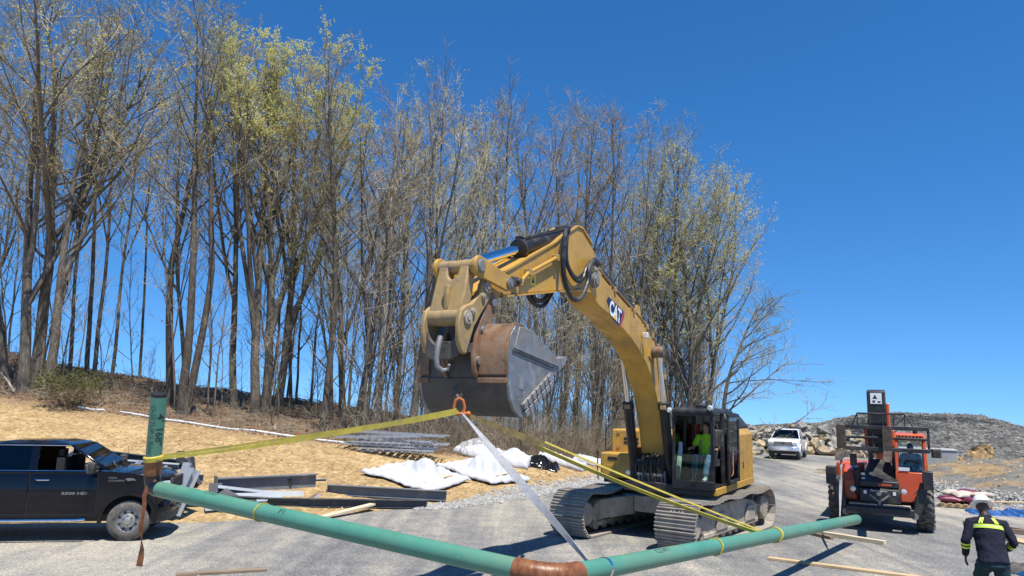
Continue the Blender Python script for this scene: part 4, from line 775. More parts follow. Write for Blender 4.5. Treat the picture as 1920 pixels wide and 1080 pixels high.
cpl.prism(cyl_ + [(0.22, 4.03), (0.22, 3.66), (0.12, 3.60), (-0.20, 3.60), (-0.30, 3.66), (-0.30, 4.03)], 10.18, 10.25, 'x')
coupler = cpl.build('coupler', M['bucket_dark'], ex, bevel=0.012)
for yy, mt in ((0.22, M['yellow_dusty']), (-0.37, M['yellow_dusty'])):
    m_ = MB(); m_.prism(CP, yy, yy + 0.075); m_.build('side_plate', mt, coupler, bevel=0.02)
    for x, z, r_ in ((9.62, 4.70, 0.085), (9.72, 4.55, 0.05), (10.12, 4.20, 0.095), (9.98, 4.30, 0.05)): m_ = MB(); m_.cyl((x, yy - 0.03, z), (x, yy + 0.105, z), r_, n=18); m_.cyl((x, yy - 0.03, z), (x, yy + 0.12, z), r_ * 0.45, n=12); m_.build('pin', M['mud'], coupler)
m_ = MB(); m_.tube([(10.28, -0.03, 3.92), (10.33, -0.03, 3.78), (10.36, -0.03, 3.62), (10.34, -0.02, 3.50), (10.28, 0.03, 3.45), (10.24, 0.09, 3.47), (10.26, 0.12, 3.53)], [0.04, 0.042, 0.038, 0.034, 0.03, 0.027, 0.02], 10); m_.build('lifting_hook', M['steel'], coupler)
# --- bucket
BK = [(9.20, 4.14), (9.52, 4.14), (9.65, 4.00), (9.695, 3.80), (9.705, 3.55), (9.69, 3.30), (9.62, 3.08), (9.50, 2.92), (9.34, 2.83), (9.14, 2.83), (8.90, 2.94), (8.37, 3.38), (8.10, 3.60)]
bin_ = off(BK, 0.045) if False else [(a - 0.0, b_) for a, b_ in BK]
def inset(p, d):
    q = []
    for i in range(len(p)):
        a = Vector(p[max(i - 1, 0)]); b_ = Vector(p[min(i + 1, len(p) - 1)]); t = (b_ - a).normalized(); q.append((p[i][0] + t.y * d, p[i][1] - t.x * d))
    return q
BW0, BW1 = -0.76, 0.70
m_ = MB(); inn = inset(BK, 0.05); m_.prism(BK + inn[::-1], BW0, BW1); bucket = m_.build('bucket', M['bucket_dark'], ex, bevel=0.006)
SPB = BK + [(8.06, 3.68), (8.45, 3.86), (8.81, 3.99), (9.05, 4.11)]
for y0, y1 in ((BW1 - 0.001, BW1 + 0.045), (BW0 - 0.045, BW0 + 0.001)): m_ = MB(); m_.prism(SPB, y0, y1); m_.build('side_wall', M['bucket_side'], bucket, bevel=0.008)
for y0, y1 in ((0.26, 0.735), (-0.795, -0.60)):
    seg = BK[1:5]; m_ = MB(); out_ = inset(seg, -0.035); m_.prism([(9.22, 4.145)] + [seg[0]] + seg[1:] + [(9.70, 3.42)] + [(9.735, 3.42)] + out_[::-1] + [(9.22, 4.18)], y0, y1); m_.build('wear_plate', M['rust'], bucket, bevel=0.008)
    m_ = MB(); m_.bb(9.68, 9.745, y0, y1, 3.30, 3.375); m_.build('wear_bar', M['rust'], bucket, bevel=0.01)
m_ = MB(); m_.bb(9.66, 9.725, BW0 + 0.1, 0.255, 3.325, 3.37); m_.build('wear_bar', M['bucket_dark'], bucket, bevel=0.008)
for y0 in (0.20, -0.32):
    EP = [(9.28, 4.58), (9.36, 4.66), (9.46, 4.62), (9.56, 4.42), (9.68, 4.22), (9.78, 4.0), (9.86, 3.72), (9.82, 3.46), (9.69, 3.34), (9.55, 3.5), (9.4, 4.1), (9.26, 4.4)]
    m_ = MB(); m_.prism(EP, y0, y0 + 0.06); m_.build('ear', M['rust'], bucket, bevel=0.012)
    for x, z in ((9.38, 4.50), (9.64, 4.06), (9.74, 3.62)): m_ = MB(); m_.cyl((x, y0 - 0.02, z), (x, y0 + 0.10, z), 0.06, n=14); m_.build('pin', M['steel'], bucket)
# strips of wear blocks along the lower corner of the side wall
d = V(8.40 - 9.30, 0, 3.36 - 2.86).normalized(); nrm2 = V(-d.z, 0, d.x) * -1
for row, o_ in ((0, 0.09), (1, -0.035)):
    m_ = MB(); p0 = V(9.24, 0, 2.90) + nrm2 * o_; RR = Matrix((d, V(0, 1, 0), nrm2)).transposed(); m_.box(p0 + d * 0.50 + V(0, 0.755, 0), (1.04, 0.02, 0.105), RR); ws = m_.build('wear_strip', M['steel'], bucket, bevel=0.006)
    for k in range(7): m_ = MB(); m_.box(p0 + d * (0.06 + 0.146 * k) + V(0, 0.775, 0), (0.118, 0.03, 0.098), RR); m_.build('wear_block', M['steel'], ws, bevel=0.008)
m_ = MB(); m_.prism([(9.62, 3.78), (9.60, 3.72), (8.25, 3.54), (8.28, 3.60)], 0.744, 0.752); m_.build('step_shadow', M['bucket_dark'], bucket)  # thin dark strip standing in for the shadow below the side cutter
m_ = MB(); m_.prism([(9.58, 3.80), (8.20, 3.62), (8.06, 3.68), (8.45, 3.86), (8.81, 3.99), (9.05, 4.11), (9.45, 4.12)], 0.744, 0.775); m_.build('side_cutter', M['steel'], bucket, bevel=0.008)
m_ = MB(); m_.prism([(9.36, 3.42), (9.24, 3.40), (9.26, 3.22), (9.38, 3.24)], 0.744, 0.752); m_.build('welded_patch', M['steel'], bucket)
m_ = MB(); m_.prism([(8.30, 3.44), (8.40, 3.50), (8.06, 3.72), (7.98, 3.62)], BW0 - 0.02, BW1 + 0.02); m_.build('cutting_edge', M['steel'], bucket, bevel=0.01)
td = V(-0.94, 0, 0.33).normalized(); tu = V(0.33, 0, 0.94)
for k in range(5):
    yc = BW0 + 0.10 + (BW1 - BW0 - 0.18) * k / 4; b0 = V(8.12, yc, 3.62)
    def ring(s, w, h): c_ = b0 + td * s; return [c_ + V(0, w, 0) + tu * h, c_ - V(0, w, 0) + tu * h, c_ - V(0, w, 0) - tu * h, c_ + V(0, w, 0) - tu * h]
    m_ = MB(); m_.loft([ring(-0.14, 0.085, 0.095), ring(0.10, 0.09, 0.11), ring(0.20, 0.085, 0.095)]); tt = m_.build('tooth_adapter', M['steel'], bucket, bevel=0.015)
    m_ = MB(); m_.loft([ring(0.205, 0.09, 0.10), ring(0.36, 0.08, 0.07), ring(0.52, 0.06, 0.025)]); m_.build('tooth', M['steel'], tt, bevel=0.012)
m_ = MB(); m_.tube([(9.76, -0.05, 3.28), (9.82, -0.05, 3.18), (9.80, -0.06, 3.0), (9.78, -0.08, 2.93)], [0.05, 0.04, 0.03, 0.03], 8, squash=0.5); m_.build('lifting_eye', M['bucket_dark'], bucket)

# ---------------------------------------------------------------- the green pipe hanging from the bucket, and its slings
def greenmat():
    m, nt = nmat('green_coated_pipe'); c = coords(nt); f = tex_noise(nt, c, 2.2, 6, 0.6); sc = tex_noise(nt, coords(nt, 'Object', (1, 1, 1)), 26, 5, 0.75)
    col = ramp(nt, f, [(0.3, (0.060, 0.215, 0.150)), (0.7, (0.085, 0.265, 0.190))])
    col = mixc(nt, ramp(nt, sc, [(0.62, (0, 0, 0)), (0.70, (1, 1, 1))]), col, (0.20, 0.33, 0.26))
    du = tex_noise(nt, c, 0.8, 6, 0.7); col = mixc(nt, ramp(nt, du, [(0.45, (0, 0, 0)), (0.75, (0.8, 0.8, 0.8))]), col, (0.16, 0.25, 0.16))
    bsdf(nt, col, 0.42, 0, tex_noise(nt, c, 60, 4), 0.05, 0.01, 0.45); return m
M['green_pipe'] = greenmat()
def wrapmat():
    m, nt = nmat('brown_tape_wrap'); c = coords(nt); f = tex_noise(nt, coords(nt, 'Object', (9, 3, 3)), 2, 5, 0.7, 0.4); g_ = tex_noise(nt, c, 9, 5, 0.7)
    col = mixc(nt, 0.5, ramp(nt, f, [(0.3, (0.06, 0.022, 0.009)), (0.5, (0.22, 0.072, 0.022)), (0.72, (0.36, 0.17, 0.065))]), ramp(nt, g_, [(0.35, (0.10, 0.034, 0.014)), (0.7, (0.30, 0.12, 0.042))]))
    bsdf(nt, col, 0.38, 0, f, 0.4, 0.02, 0.5); return m
M['wrap'] = wrapmat()
M['sling'] = paint('yellow_web_sling', (0.47, 0.375, 0.055), 0.75, var=0.15, scale=8, dirt=(0.28, 0.24, 0.07), damt=0.3, dscale=3, bump=0.2, bscale=150); M['sling_white'] = paint('white_web_sling', (0.30, 0.30, 0.31), 0.6, var=0.2, scale=9, bump=0.2, bscale=150); M['shackle'] = paint('orange_shackle', (0.55, 0.14, 0.02), 0.5, var=0.2, dirt=(0.2, 0.1, 0.05), damt=0.3)
PR = 0.1095
PB, PL, PE = V(*(0.503, 7.760, 1.308)), V(*(-5.145, 11.041, 1.690)), V(*(8.196, 17.901, 0.570))
dL = (PL - PB).normalized(); dE = (PE - PB).normalized()
pipe = thing('pipe_assembly', 'long green L-shaped pipe with a short riser, slung from the bucket', 'pipe', (0, 0, 0))
BR = 0.40                                               # where the bend begins on each arm
e0, e1 = PB + dL * BR, PB + dE * BR
ELB = 0.20
m_ = MB(); m_.tube([e0 + (PL + dL * -ELB - e0) * (k / 12) for k in range(13)], PR, 32); armL = m_.build('left_arm', M['green_pipe'], pipe)
m_ = MB(); m_.tube([e1 + (PE - e1) * (k / 16) for k in range(17)], PR, 32); armR = m_.build('right_arm', M['green_pipe'], pipe)
bz = [((1 - t) ** 2) * e0 + 2 * t * (1 - t) * PB + t * t * e1 for t in [k / 16 for k in range(17)]]
wr = []; rs = []
for i, p in enumerate([e0 + dL * 0.05, e0 + dL * 0.025] + bz + [e1 + dE * 0.025, e1 + dE * 0.05]): wr.append(p); rs.append(PR + 0.006 + 0.004 * (i % 2))
m_ = MB(); m_.tube(wr, rs, 36); m_.build('wrapped_elbow', M['wrap'], pipe)
rng_ = random.Random(8)
m_ = MB(); m_.lathe([(0, PR * 0.98), (0.02, PR * 0.98), (0.06, PR * 0.72), (0.075, PR * 0.3), (0.078, 0.005)], PE, dE, 28); m_.build('end_cap', M['green_pipe'], pipe)
# riser
RU = V(*(-5.021, 10.737, 3.094)) - PL; RU.normalize(); RL = 1.36; r0_ = PL + RU * 0.20; RT_ = PL + RU * RL
el = [((1 - t) ** 2) * (PL - dL * ELB) + 2 * t * (1 - t) * PL + t * t * (PL + RU * 0.20) for t in [k / 10 for k in range(11)]]
m_ = MB(); m_.tube(el, PR + 0.004, 28); m_.build('black_elbow', paint('black_pipe_tape', (0.010, 0.010, 0.012), 0.22), pipe)
m_ = MB(); m_.tube([r0_, PL + RU * 0.27, PL + RU * 0.30, PL + RU * 0.37, PL + RU * 0.42], [PR + 0.012, PR + 0.016, PR + 0.012, PR + 0.015, PR + 0.008], 28); m_.build('riser_wrap', M['wrap'], pipe)
m_ = MB(); m_.tube([PL + RU * 0.41, PL + RU * 0.8, RT_], PR, 32); riser = m_.build('riser', M['green_pipe'], pipe)
m_ = MB(); m_.lathe([(-0.02, PR + 0.001), (0.025, PR + 0.004), (0.03, PR * 0.9), (0.03, 0.004)], RT_, RU, 28); m_.build('riser_end', M['black'], riser)
# writing, bent round the pipe towards the camera
CAMP = V(0, 0, 3.0)
def on_pipe(a, ax, ang0=0.0, flip=True):
    """x runs along ax from a, y runs round the pipe; centred on the side that faces the camera"""
    ax = ax.normalized(); w = (CAMP - a); w = (w - ax * w.dot(ax)).normalized(); s = ax.cross(w)
    def f(x, y):
        th = y / PR + ang0; return a + ax * x + (w * cos(th) + s * sin(th) * (-1 if flip else 1)) * (PR + 0.0015)
    return f
rd = -RU                                                # the riser's writing reads downwards
lettering('writing', "O-SETUP-1 Riser", 0.105, (0, 0, 0), (1, 0, 0), (0, 1, 0), M['ink'], riser, -0.001, warp=on_pipe(PL + RU * 0.86, rd, -0.55), sx=0.98)
lettering('writing', "4'", 0.15, (0, 0, 0), (1, 0, 0), (0, 1, 0), M['ink'], riser, 0.002, warp=on_pipe(PL + RU * 1.05, rd, 0.40), sx=1.2)
lettering('writing', '168"', 0.14, (0, 0, 0), (1, 0, 0), (0, 1, 0), M['ink'], riser, 0.002, warp=on_pipe(PL + RU * 0.78, rd, 0.40), sx=1.05)
xL = (PB - PL).normalized()
lettering('writing', 'CH01', 0.085, (0, 0, 0), (1, 0, 0), (0, 1, 0), M['ink'], armL, -0.001, warp=on_pipe(PL + xL * 1.35, xL, 0.95), sx=1.3)
lettering('writing', 'Y1', 0.07, (0, 0, 0), (1, 0, 0), (0, 1, 0), M['ink'], armL, -0.001, warp=on_pipe(PL + xL * 0.62, xL, 0.6), sx=1.2)
lettering('writing', 'F1', 0.10, (0, 0, 0), (1, 0, 0), (0, 1, 0), M['ink'], armL, 0.001, warp=on_pipe(PL + xL * 2.75, xL, 0.55), sx=1.2)
lettering('writing', 'CLW1', 0.10, (0, 0, 0), (1, 0, 0), (0, 1, 0), M['ink'], armR, 0.0, warp=on_pipe(PB + dE * 2.35, dE, 0.75), sx=1.5)
def band(name, p, ax, mt, w, t, lab=None, tilt=0.0):
    ax = ax.normalized(); a = ax.orthogonal().normalized(); b_ = ax.cross(a); m_ = MB(); rings = []
    for k in range(29):
        th = 2 * pi * k / 28; n_ = a * cos(th) + b_ * sin(th); o_ = p + ax * (tilt * cos(th))
        rings.append([o_ + n_ * (PR + 0.001) - ax * w / 2, o_ + n_ * (PR + t) - ax * w / 2, o_ + n_ * (PR + t) + ax * w / 2, o_ + n_ * (PR + 0.001) + ax * w / 2])
    m_.loft(rings, cap=False); return m_.build(name, mt, pipe)
band('rope_turn', PL + xL * 2.32, xL, M['sling'], 0.020, 0.014, tilt=0.03)
band('rope_turn', PB + dE * 4.15, dE, M['sling'], 0.035, 0.016, tilt=0.02)
band('rope_turn', PB + dE * 6.85, dE, M['sling'], 0.09, 0.02, tilt=0.03)
band('steel_band', PB + dE * 0.98, dE, M['chrome'], 0.05, 0.006)
# brown tape end hanging from the elbow
tp = PL + V(0.06, -0.13, 0.10); tb_ = V(*(-5.203, 11.063, 0.593))
pts = [PL + V(0.12, -0.115, 0.11), PL + V(0.02, -0.145, 0.0)] + [(PL + V(-0.02, -0.15, -0.10)).lerp(tb_, k / 8) + V(0.012 * sin(k * 1.3), 0.01 * cos(k), 0) for k in range(9)]
m_ = MB(); m_.ribbon(pts, [0.07, 0.08, 0.075, 0.06, 0.05, 0.055, 0.07, 0.08, 0.085, 0.088, 0.085], 0.006, [V(0.5, 0, -0.6), V(0.8, 0, -0.4)] + [V(cos(0.5 * k - 0.6), sin(0.5 * k - 0.6) * 0.6, 0) for k in range(9)])
m_.build('hanging_tape', M['wrap'], pipe)
# shackle under the bucket
HK = V(*(-0.688, 10.385, 2.957))
m_ = MB(); m_.tube([HK + V(-0.055, 0, -0.10), HK + V(-0.075, 0, 0.0), HK + V(-0.05, 0, 0.09), HK + V(0, 0, 0.12), HK + V(0.05, 0, 0.09), HK + V(0.075, 0, 0.0), HK + V(0.055, 0, -0.10)], 0.022, 10); m_.tube([HK + V(-0.11, 0, -0.10), HK + V(0.12, 0, -0.09)], 0.025, 10); m_.ball(HK + V(0.13, 0, -0.09), 0.036, 10, 7)
sk = m_.build('shackle', M['shackle']); tag(sk, 'orange lifting shackle under the excavator bucket where the slings meet', 'shackle')
eye_ = exw(9.80, -0.08, 2.96)
m_ = MB(); m_.tube([eye_ + V(0, 0, 0.12), HK + V(-0.03, 0.02, 0.16), HK + V(0, 0, 0.09), HK + V(0.03, -0.01, 0.17), eye_ + V(0.03, 0, 0.1)], 0.022, 8); m_.build('chain_link', M['bucket_dark'], sk)
def sag(a, b_, s, n=14): return [a.lerp(b_, k / n) + V(0, 0, -4 * s * (k / n) * (1 - k / n)) for k in range(n + 1)]
view = lambda a, b_: ((b_ - a).cross(CAMP - (a + b_) / 2)).normalized()
# left yellow sling: flat, doubled, round the foot of the riser
a = HK + V(-0.03, -0.02, -0.06); b_ = PL + RU * 0.43 + V(0.08, -0.09, 0.0); s_ = view(a, b_)
sl = thing('web_sling', 'yellow web sling from the shackle to the foot of the green riser', 'sling', (0, 0, 0))
m_ = MB(); m_.ribbon(sag(a, b_, 0.05), [0.085 if k < 3 else 0.072 - 0.0025 * k for k in range(15)], 0.03, s_); m_.build('webbing', M['sling'], sl)
m_ = MB(); m_.ribbon(sag(a + V(0.02, 0.05, 0.0), b_ + V(0.0, 0.10, 0.035), 0.02), 0.035, 0.016, s_); m_.build('webbing', M['sling'], sl)
m_ = MB(); rings = []
for k in range(25):
    th = 2 * pi * k / 24; aa = RU.orthogonal().normalized(); bb_ = RU.cross(aa); n_ = aa * cos(th) + bb_ * sin(th); c0 = PL + RU * (0.43 + 0.02 * cos(th + 1)); rings.append([c0 + n_ * (PR + 0.004) - RU * 0.045, c0 + n_ * (PR + 0.03) - RU * 0.03, c0 + n_ * (PR + 0.03) + RU * 0.03, c0 + n_ * (PR + 0.004) + RU * 0.045])
m_.loft(rings, cap=False); m_.build('choker_wrap', M['sling'], sl)
# right yellow sling: sewn eye, then two plies spreading to the pipe
pR = PB + dE * 6.0 + V(0, 0, PR * 0.9); a = HK + V(0.03, 0.0, -0.07); q = a.lerp(pR, 0.245); s_ = view(a, pR)
sl = thing('web_sling', 'yellow web sling from the shackle down to the right arm of the pipe', 'sling', (0, 0, 0))
M['sling_sleeve'] = paint('worn_sling_sleeve', (0.26, 0.19, 0.06), 0.8, var=0.3, scale=12, dirt=(0.13, 0.10, 0.06), damt=0.4, dscale=8)
m_ = MB(); m_.ribbon([a.lerp(q, k / 4) for k in range(5)], [0.05, 0.06, 0.08, 0.10, 0.10], 0.035, s_); m_.build('sleeve', M['sling_sleeve'], sl)
m_ = MB(); m_.ribbon(sag(q - (q - a) * 0.08 + s_ * 0.045, pR + s_ * 0.01, 0.06), 0.055, 0.02, s_ + V(0, 0.5, 0)); m_.build('webbing', M['sling'], sl); m_ = MB(); m_.ribbon(sag(q - s_ * 0.05, pR + V(0.05, 0.03, 0.0) - s_ * 0.02, 0.02), 0.028, 0.014, s_ - V(0, 0.5, 0)); m_.build('webbing', M['sling'], sl)
# white sling to the bend
a = HK + V(0.05, -0.02, -0.09); b_ = PB + dE * 0.62 + V(0, 0, PR); s_ = view(a, b_); dv = (CAMP - (a + b_) / 2).normalized()
sl = thing('web_sling', 'white web sling running from the shackle down to the pipe bend', 'sling', (0, 0, 0))
n_ = 20; m_ = MB(); m_.ribbon([a.lerp(b_, k / n_) for k in range(n_ + 1)], [0.045 + 0.055 * sin(pi * k / n_) for k in range(n_ + 1)], 0.008, [s_ * cos(1.25 - 2.2 * k / n_) + dv * sin(1.25 - 2.2 * k / n_) for k in range(n_ + 1)]); m_.build('webbing', M['sling_white'], sl)

# ---------------------------------------------------------------- pickups (x forward from the front axle, y to the left, z up)
def wheel(parent, x, y, side, R_=0.41, W_=0.27, rimr=0.235, steel=True, rimmat=None, dual=False):
    m_ = MB(); m_.lathe([(-W_ / 2, rimr), (-W_ / 2 - 0.005, rimr + 0.05), (-W_ / 2 + 0.02, R_ - 0.03), (-W_ / 2 + 0.05, R_), (W_ / 2 - 0.05, R_), (W_ / 2 - 0.02, R_ - 0.03), (W_ / 2 + 0.005, rimr + 0.05), (W_ / 2, rimr), (W_ / 2 - 0.05, rimr - 0.02), (-W_ / 2 + 0.05, rimr - 0.02)], (0, 0, 0), (0, side, 0), 40)
    w = m_.build('wheel', M['tyre'], parent); w.location = (x, y, R_)
    m_ = MB(); e = side * (W_ / 2 - 0.02)
    m_.lathe([(-0.04, rimr - 0.01), (0.005, rimr), (0.008, rimr - 0.018), (-0.03, rimr - 0.04), (-0.035, 0.16), (0.0, 0.14), (0.015, 0.10), (0.018, 0.085), (0.05, 0.075), (0.06, 0.055), (0.062, 0.005)], (0, e, 0), (0, side, 0), 36)
    for k in range(8):
        a = k * pi / 4; m_.cyl((0.112 * cos(a), e, 0.112 * sin(a)), (0.112 * cos(a), e + side * 0.045, 0.112 * sin(a)), 0.016, n=6)
    m_.build('rim', rimmat or M['rim'], w)
    m_ = MB()
    for k in range(8):
        a = k * pi / 4 + 0.39; m_.cyl((0.168 * cos(a), e + side * 0.001 - side * 0.03, 0.168 * sin(a)), (0.168 * cos(a), e - side * 0.016, 0.168 * sin(a)), 0.028, n=10)
    m_.build('rim_holes', M['black'], w); return w
M['tyre'] = paint('tyre_rubber', (0.045, 0.044, 0.042), 0.8, var=0.2, dirt=(0.17, 0.155, 0.135), damt=0.6, dscale=6)
M['rim'] = paint('steel_rim', (0.42, 0.42, 0.41), 0.35, metal=0.8, var=0.1, dirt=(0.25, 0.23, 0.2), damt=0.4, dscale=7)
M['truck_black'] = paint('black_car_paint', (0.003, 0.004, 0.008), 0.08, var=0.1, coat=0.0, spec=0.4)
M['truck_white'] = paint('white_car_paint', (0.78, 0.78, 0.77), 0.2, var=0.02, coat=0.6, dirt=(0.45, 0.42, 0.36), damt=0.10, dscale=3)
M['trim'] = paint('black_plastic_trim', (0.02, 0.02, 0.021), 0.55, var=0.2, dirt=(0.12, 0.11, 0.1), damt=0.3)
M['cloth'] = paint('dark_interior', (0.02, 0.02, 0.022), 0.9, var=0.2)
def arc(cx, cz, r, a0, a1, n=10): return [(cx + r * cos(radians(a0 + (a1 - a0) * k / n)), cz + r * sin(radians(a0 + (a1 - a0) * k / n))) for k in range(n + 1)]
def pickup(name, label, loc, rz, body, trimc, WB=4.0, hw=0.99, zb=1.40, roof=2.0, rear_dark=True, open_window=False, chrome=True, wr=0.41, front=0.98, cabl=2.55):
    t = thing(name, label, 'pickup truck', loc, rz)
    tail = WB + 1.15
    prof = [(front - 0.06, 0.46), (front, 0.62), (front, 0.86), (front - 0.03, 1.08), (front - 0.10, zb - 0.16), (front - 0.35, zb - 0.07), (-0.40, zb + 0.01), (-0.62, zb), (-0.62 - cabl, zb), (-0.64 - cabl, zb + 0.0), (-tail + 0.03, zb - 0.01), (-tail, zb - 0.06), (-tail, 0.78), (-tail + 0.06, 0.62)]
    prof += [(-WB - 0.60, 0.56)] + arc(-WB, wr + 0.02, wr + 0.10, 180, 0)[1:-1] + [(-WB + 0.56, 0.50), (-0.60, 0.48)] + arc(0, wr + 0.02, wr + 0.10, 178, 4)[1:-1] + [(0.55, 0.46)]
    m_ = MB(); n = len(prof); rings = []
    def xs(px, y):                                     # the nose is rounded in plan
        k = abs(y) / hw; return px - (0.26 * k ** 4 if px > 0.5 else 0) * min(1, (px - 0.5) / 0.3 if px > 0.5 else 0)
    for y in (-hw, -hw * 0.93, -hw * 0.75, -hw * 0.4, 0, hw * 0.4, hw * 0.75, hw * 0.93, hw):
        k = abs(y) / hw; rings.append([(xs(px, y), y * (1 if pz < zb - 0.25 else 0.985), pz + (0.035 * (1 - k * k) if pz > zb - 0.2 and px > -0.7 else 0)) for px, pz in prof])
    m_.loft(rings); b_ = m_.build('body', body, t, smooth=28, bevel=0.022, seg=2)
    # cab: roof, pillars, glass
    x0b, x0t, x1t, x1b = -0.42, -1.28, -0.62 - cabl + 0.30, -0.62 - cabl; yb, yt = hw - 0.07, hw - 0.25; zr = roof - 0.10
    m_ = MB(); m_.loft([[(x0t + 0.04, yt, zr), (x1t - 0.06, yt, zr), (x1t - 0.06, -yt, zr), (x0t + 0.04, -yt, zr)], [(x0t - 0.04, yt - 0.0, zr + 0.05), (x1t, yt, zr + 0.05), (x1t, -yt, zr + 0.05), (x0t - 0.04, -yt, zr + 0.05)], [(x0t - 0.35, yt - 0.16, roof), (x1t + 0.25, yt - 0.16, roof - 0.01), (x1t + 0.25, -yt + 0.16, roof - 0.01), (x0t - 0.35, -yt + 0.16, roof)]])
    m_.build('roof', body, t, smooth=50, bevel=0.02)
    def bar(m, a, c, w, d): m.loft([[a + V(-w / 2, -d / 2, 0), a + V(w / 2, -d / 2, 0), a + V(w / 2, d / 2, 0), a + V(-w / 2, d / 2, 0)], [c + V(-w / 2, -d / 2, 0), c + V(w / 2, -d / 2, 0), c + V(w / 2, d / 2, 0), c + V(-w / 2, d / 2, 0)]])
    xm = -0.62 - cabl * 0.5; xmt = xm - 0.05
    for s in (-1, 1):
        for a, c, w, d in ((V(x0b - 0.03, s * (yb - 0.03), zb - 0.02), V(x0t, s * (yt - 0.02), zr + 0.03), 0.085, 0.06), (V(xm, s * (yb - 0.02), zb - 0.02), V(xmt, s * (yt - 0.02), zr + 0.03), 0.15, 0.05), (V(x1b + 0.10, s * (yb - 0.02), zb - 0.02), V(x1t - 0.02, s * (yt - 0.02), zr + 0.03), 0.22, 0.06)):
            m_ = MB(); bar(m_, a, c, w, d); m_.build('pillar', body, t, bevel=0.012)
    gl = M['glass_dark'] if rear_dark else M['glass_mid']
    pane('windshield', [(x0b, -yb + 0.05, zb + 0.0), (x0b, yb - 0.05, zb + 0.0), (x0t + 0.01, yt - 0.04, zr + 0.03), (x0t + 0.01, -yt + 0.04, zr + 0.03)], M['glass_mid'] if rear_dark else M['glass_dark'], t)
    pane('rear_window', [(x1b + 0.05, -yb + 0.1, zb), (x1b + 0.05, yb - 0.1, zb), (x1t - 0.02, yt - 0.05, zr + 0.02), (x1t - 0.02, -yt + 0.05, zr + 0.02)], gl, t)
    for s in (-1, 1):
        if not (open_window): pane('side_window', [(x0b - 0.06, s * (yb - 0.02), zb), (xm + 0.07, s * (yb - 0.02), zb), (xmt + 0.07, s * (yt - 0.01), zr + 0.02), (x0t - 0.03, s * (yt - 0.01), zr + 0.02)], gl, t)
        pane('side_window', [(xm - 0.07, s * (yb - 0.02), zb), (x1b + 0.2, s * (yb - 0.02), zb), (x1t + 0.08, s * (yt - 0.01), zr + 0.02), (xmt - 0.07, s * (yt - 0.01), zr + 0.02)], gl, t)
        if chrome:
            m_ = MB(); m_.tube([(x0b - 0.02, s * (yb + 0.012), zb + 0.015), (x1b + 0.1, s * (yb + 0.012), zb + 0.015)], 0.014, 8); m_.tube([(x0t + 0.0, s * (yt + 0.005), zr + 0.02), (x1t, s * (yt + 0.005), zr + 0.02)], 0.010, 8); m_.build('chrome_strip', M['chrome'], t)
    m_ = MB()
    for s in (-1, 1): m_.bb(-1.55, -1.40, s * 0.45 - 0.25, s * 0.45 + 0.25, zb - 0.1, zb + 0.26); m_.bb(-1.56, -1.46, s * 0.45 - 0.14, s * 0.45 + 0.14, zb + 0.28, zb + 0.44)
    m_.bb(-2.7, -2.5, -0.75, 0.75, zb - 0.1, zb + 0.25); m_.bb(-0.75, -0.5, -0.8, 0.8, zb - 0.05, zb + 0.06); m_.tube([(-0.9 + 0.05 * sin(k * .52), 0.45 + 0.19 * cos(k * .5236), zb + 0.06 + 0.17 * sin(k * .5236)) for k in range(13)], 0.016, 6); m_.build('interior', M['cloth'], t, bevel=0.03)
    for s in (-1, 1):
        m_ = MB(); ra = wr + 0.10
        m_.loft([[(cx_, s * (hw - 0.02), cz_), (cx_, s * (hw + 0.03), cz_), (cx2, s * (hw + 0.03), cz2), (cx2, s * (hw - 0.02), cz2)] for (cx_, cz_), (cx2, cz2) in zip(arc(0, wr + 0.02, ra - 0.01, 186, -6, 16), arc(0, wr + 0.02, ra + 0.065, 186, -6, 16))]); m_.build('wheel_arch', body, t)
        m_ = MB(); m_.loft([[(-WB + cx_, s * (hw - 0.02), cz_), (-WB + cx_, s * (hw + 0.03), cz_), (-WB + cx2, s * (hw + 0.03), cz2), (-WB + cx2, s * (hw - 0.02), cz2)] for (cx_, cz_), (cx2, cz2) in zip(arc(0, wr + 0.02, ra - 0.01, 186, -6, 16), arc(0, wr + 0.02, ra + 0.065, 186, -6, 16))]); m_.build('wheel_arch', body, t)
        m_ = MB(); m_.tube([(-0.78, s * (hw + 0.07), 0.46), (-0.95, s * (hw + 0.09), 0.45), (-3.0, s * (hw + 0.09), 0.45), (-3.15, s * (hw + 0.05), 0.45)], 0.052, 10, squash=0.8); m_.build('running_board', M['chrome'] if chrome else M['trim'], t)
        bul = [(0.555, 0.004), (0.62, 0.014), (0.74, 0.006), (0.80, 0.010), (0.92, 0.022), (1.02, 0.021), (1.12, 0.014), (1.20, 0.007), (1.27, -0.004), (zb - 0.03, -0.016), (zb + 0.0, -0.04)]
        for xa, xb in ((xm + 0.0, -0.652), (-0.62 - cabl + 0.035, xm - 0.035)):
            m_ = MB(); m_.loft([[(xa, s * (hw - 0.03), z_) if q_ == 0 else (xa, s * (hw + b_o), z_) if q_ == 1 else (xb, s * (hw + b_o), z_) if q_ == 2 else (xb, s * (hw - 0.03), z_) for q_ in range(4)] for z_, b_o in bul]); m_.build('door', body, t, smooth=40)
        m_ = MB()
        for sx in (-0.64, xm - 0.02, -0.62 - cabl + 0.02): m_.bb(sx - 0.005, sx + 0.005, s * (hw - 0.01), s * (hw + 0.0015), 0.56, zb - 0.03)
        m_.bb(-0.62 - cabl, -0.64, s * (hw - 0.01), s * (hw + 0.0015), 0.545, 0.555); m_.build('door_seams', M['black'], t)
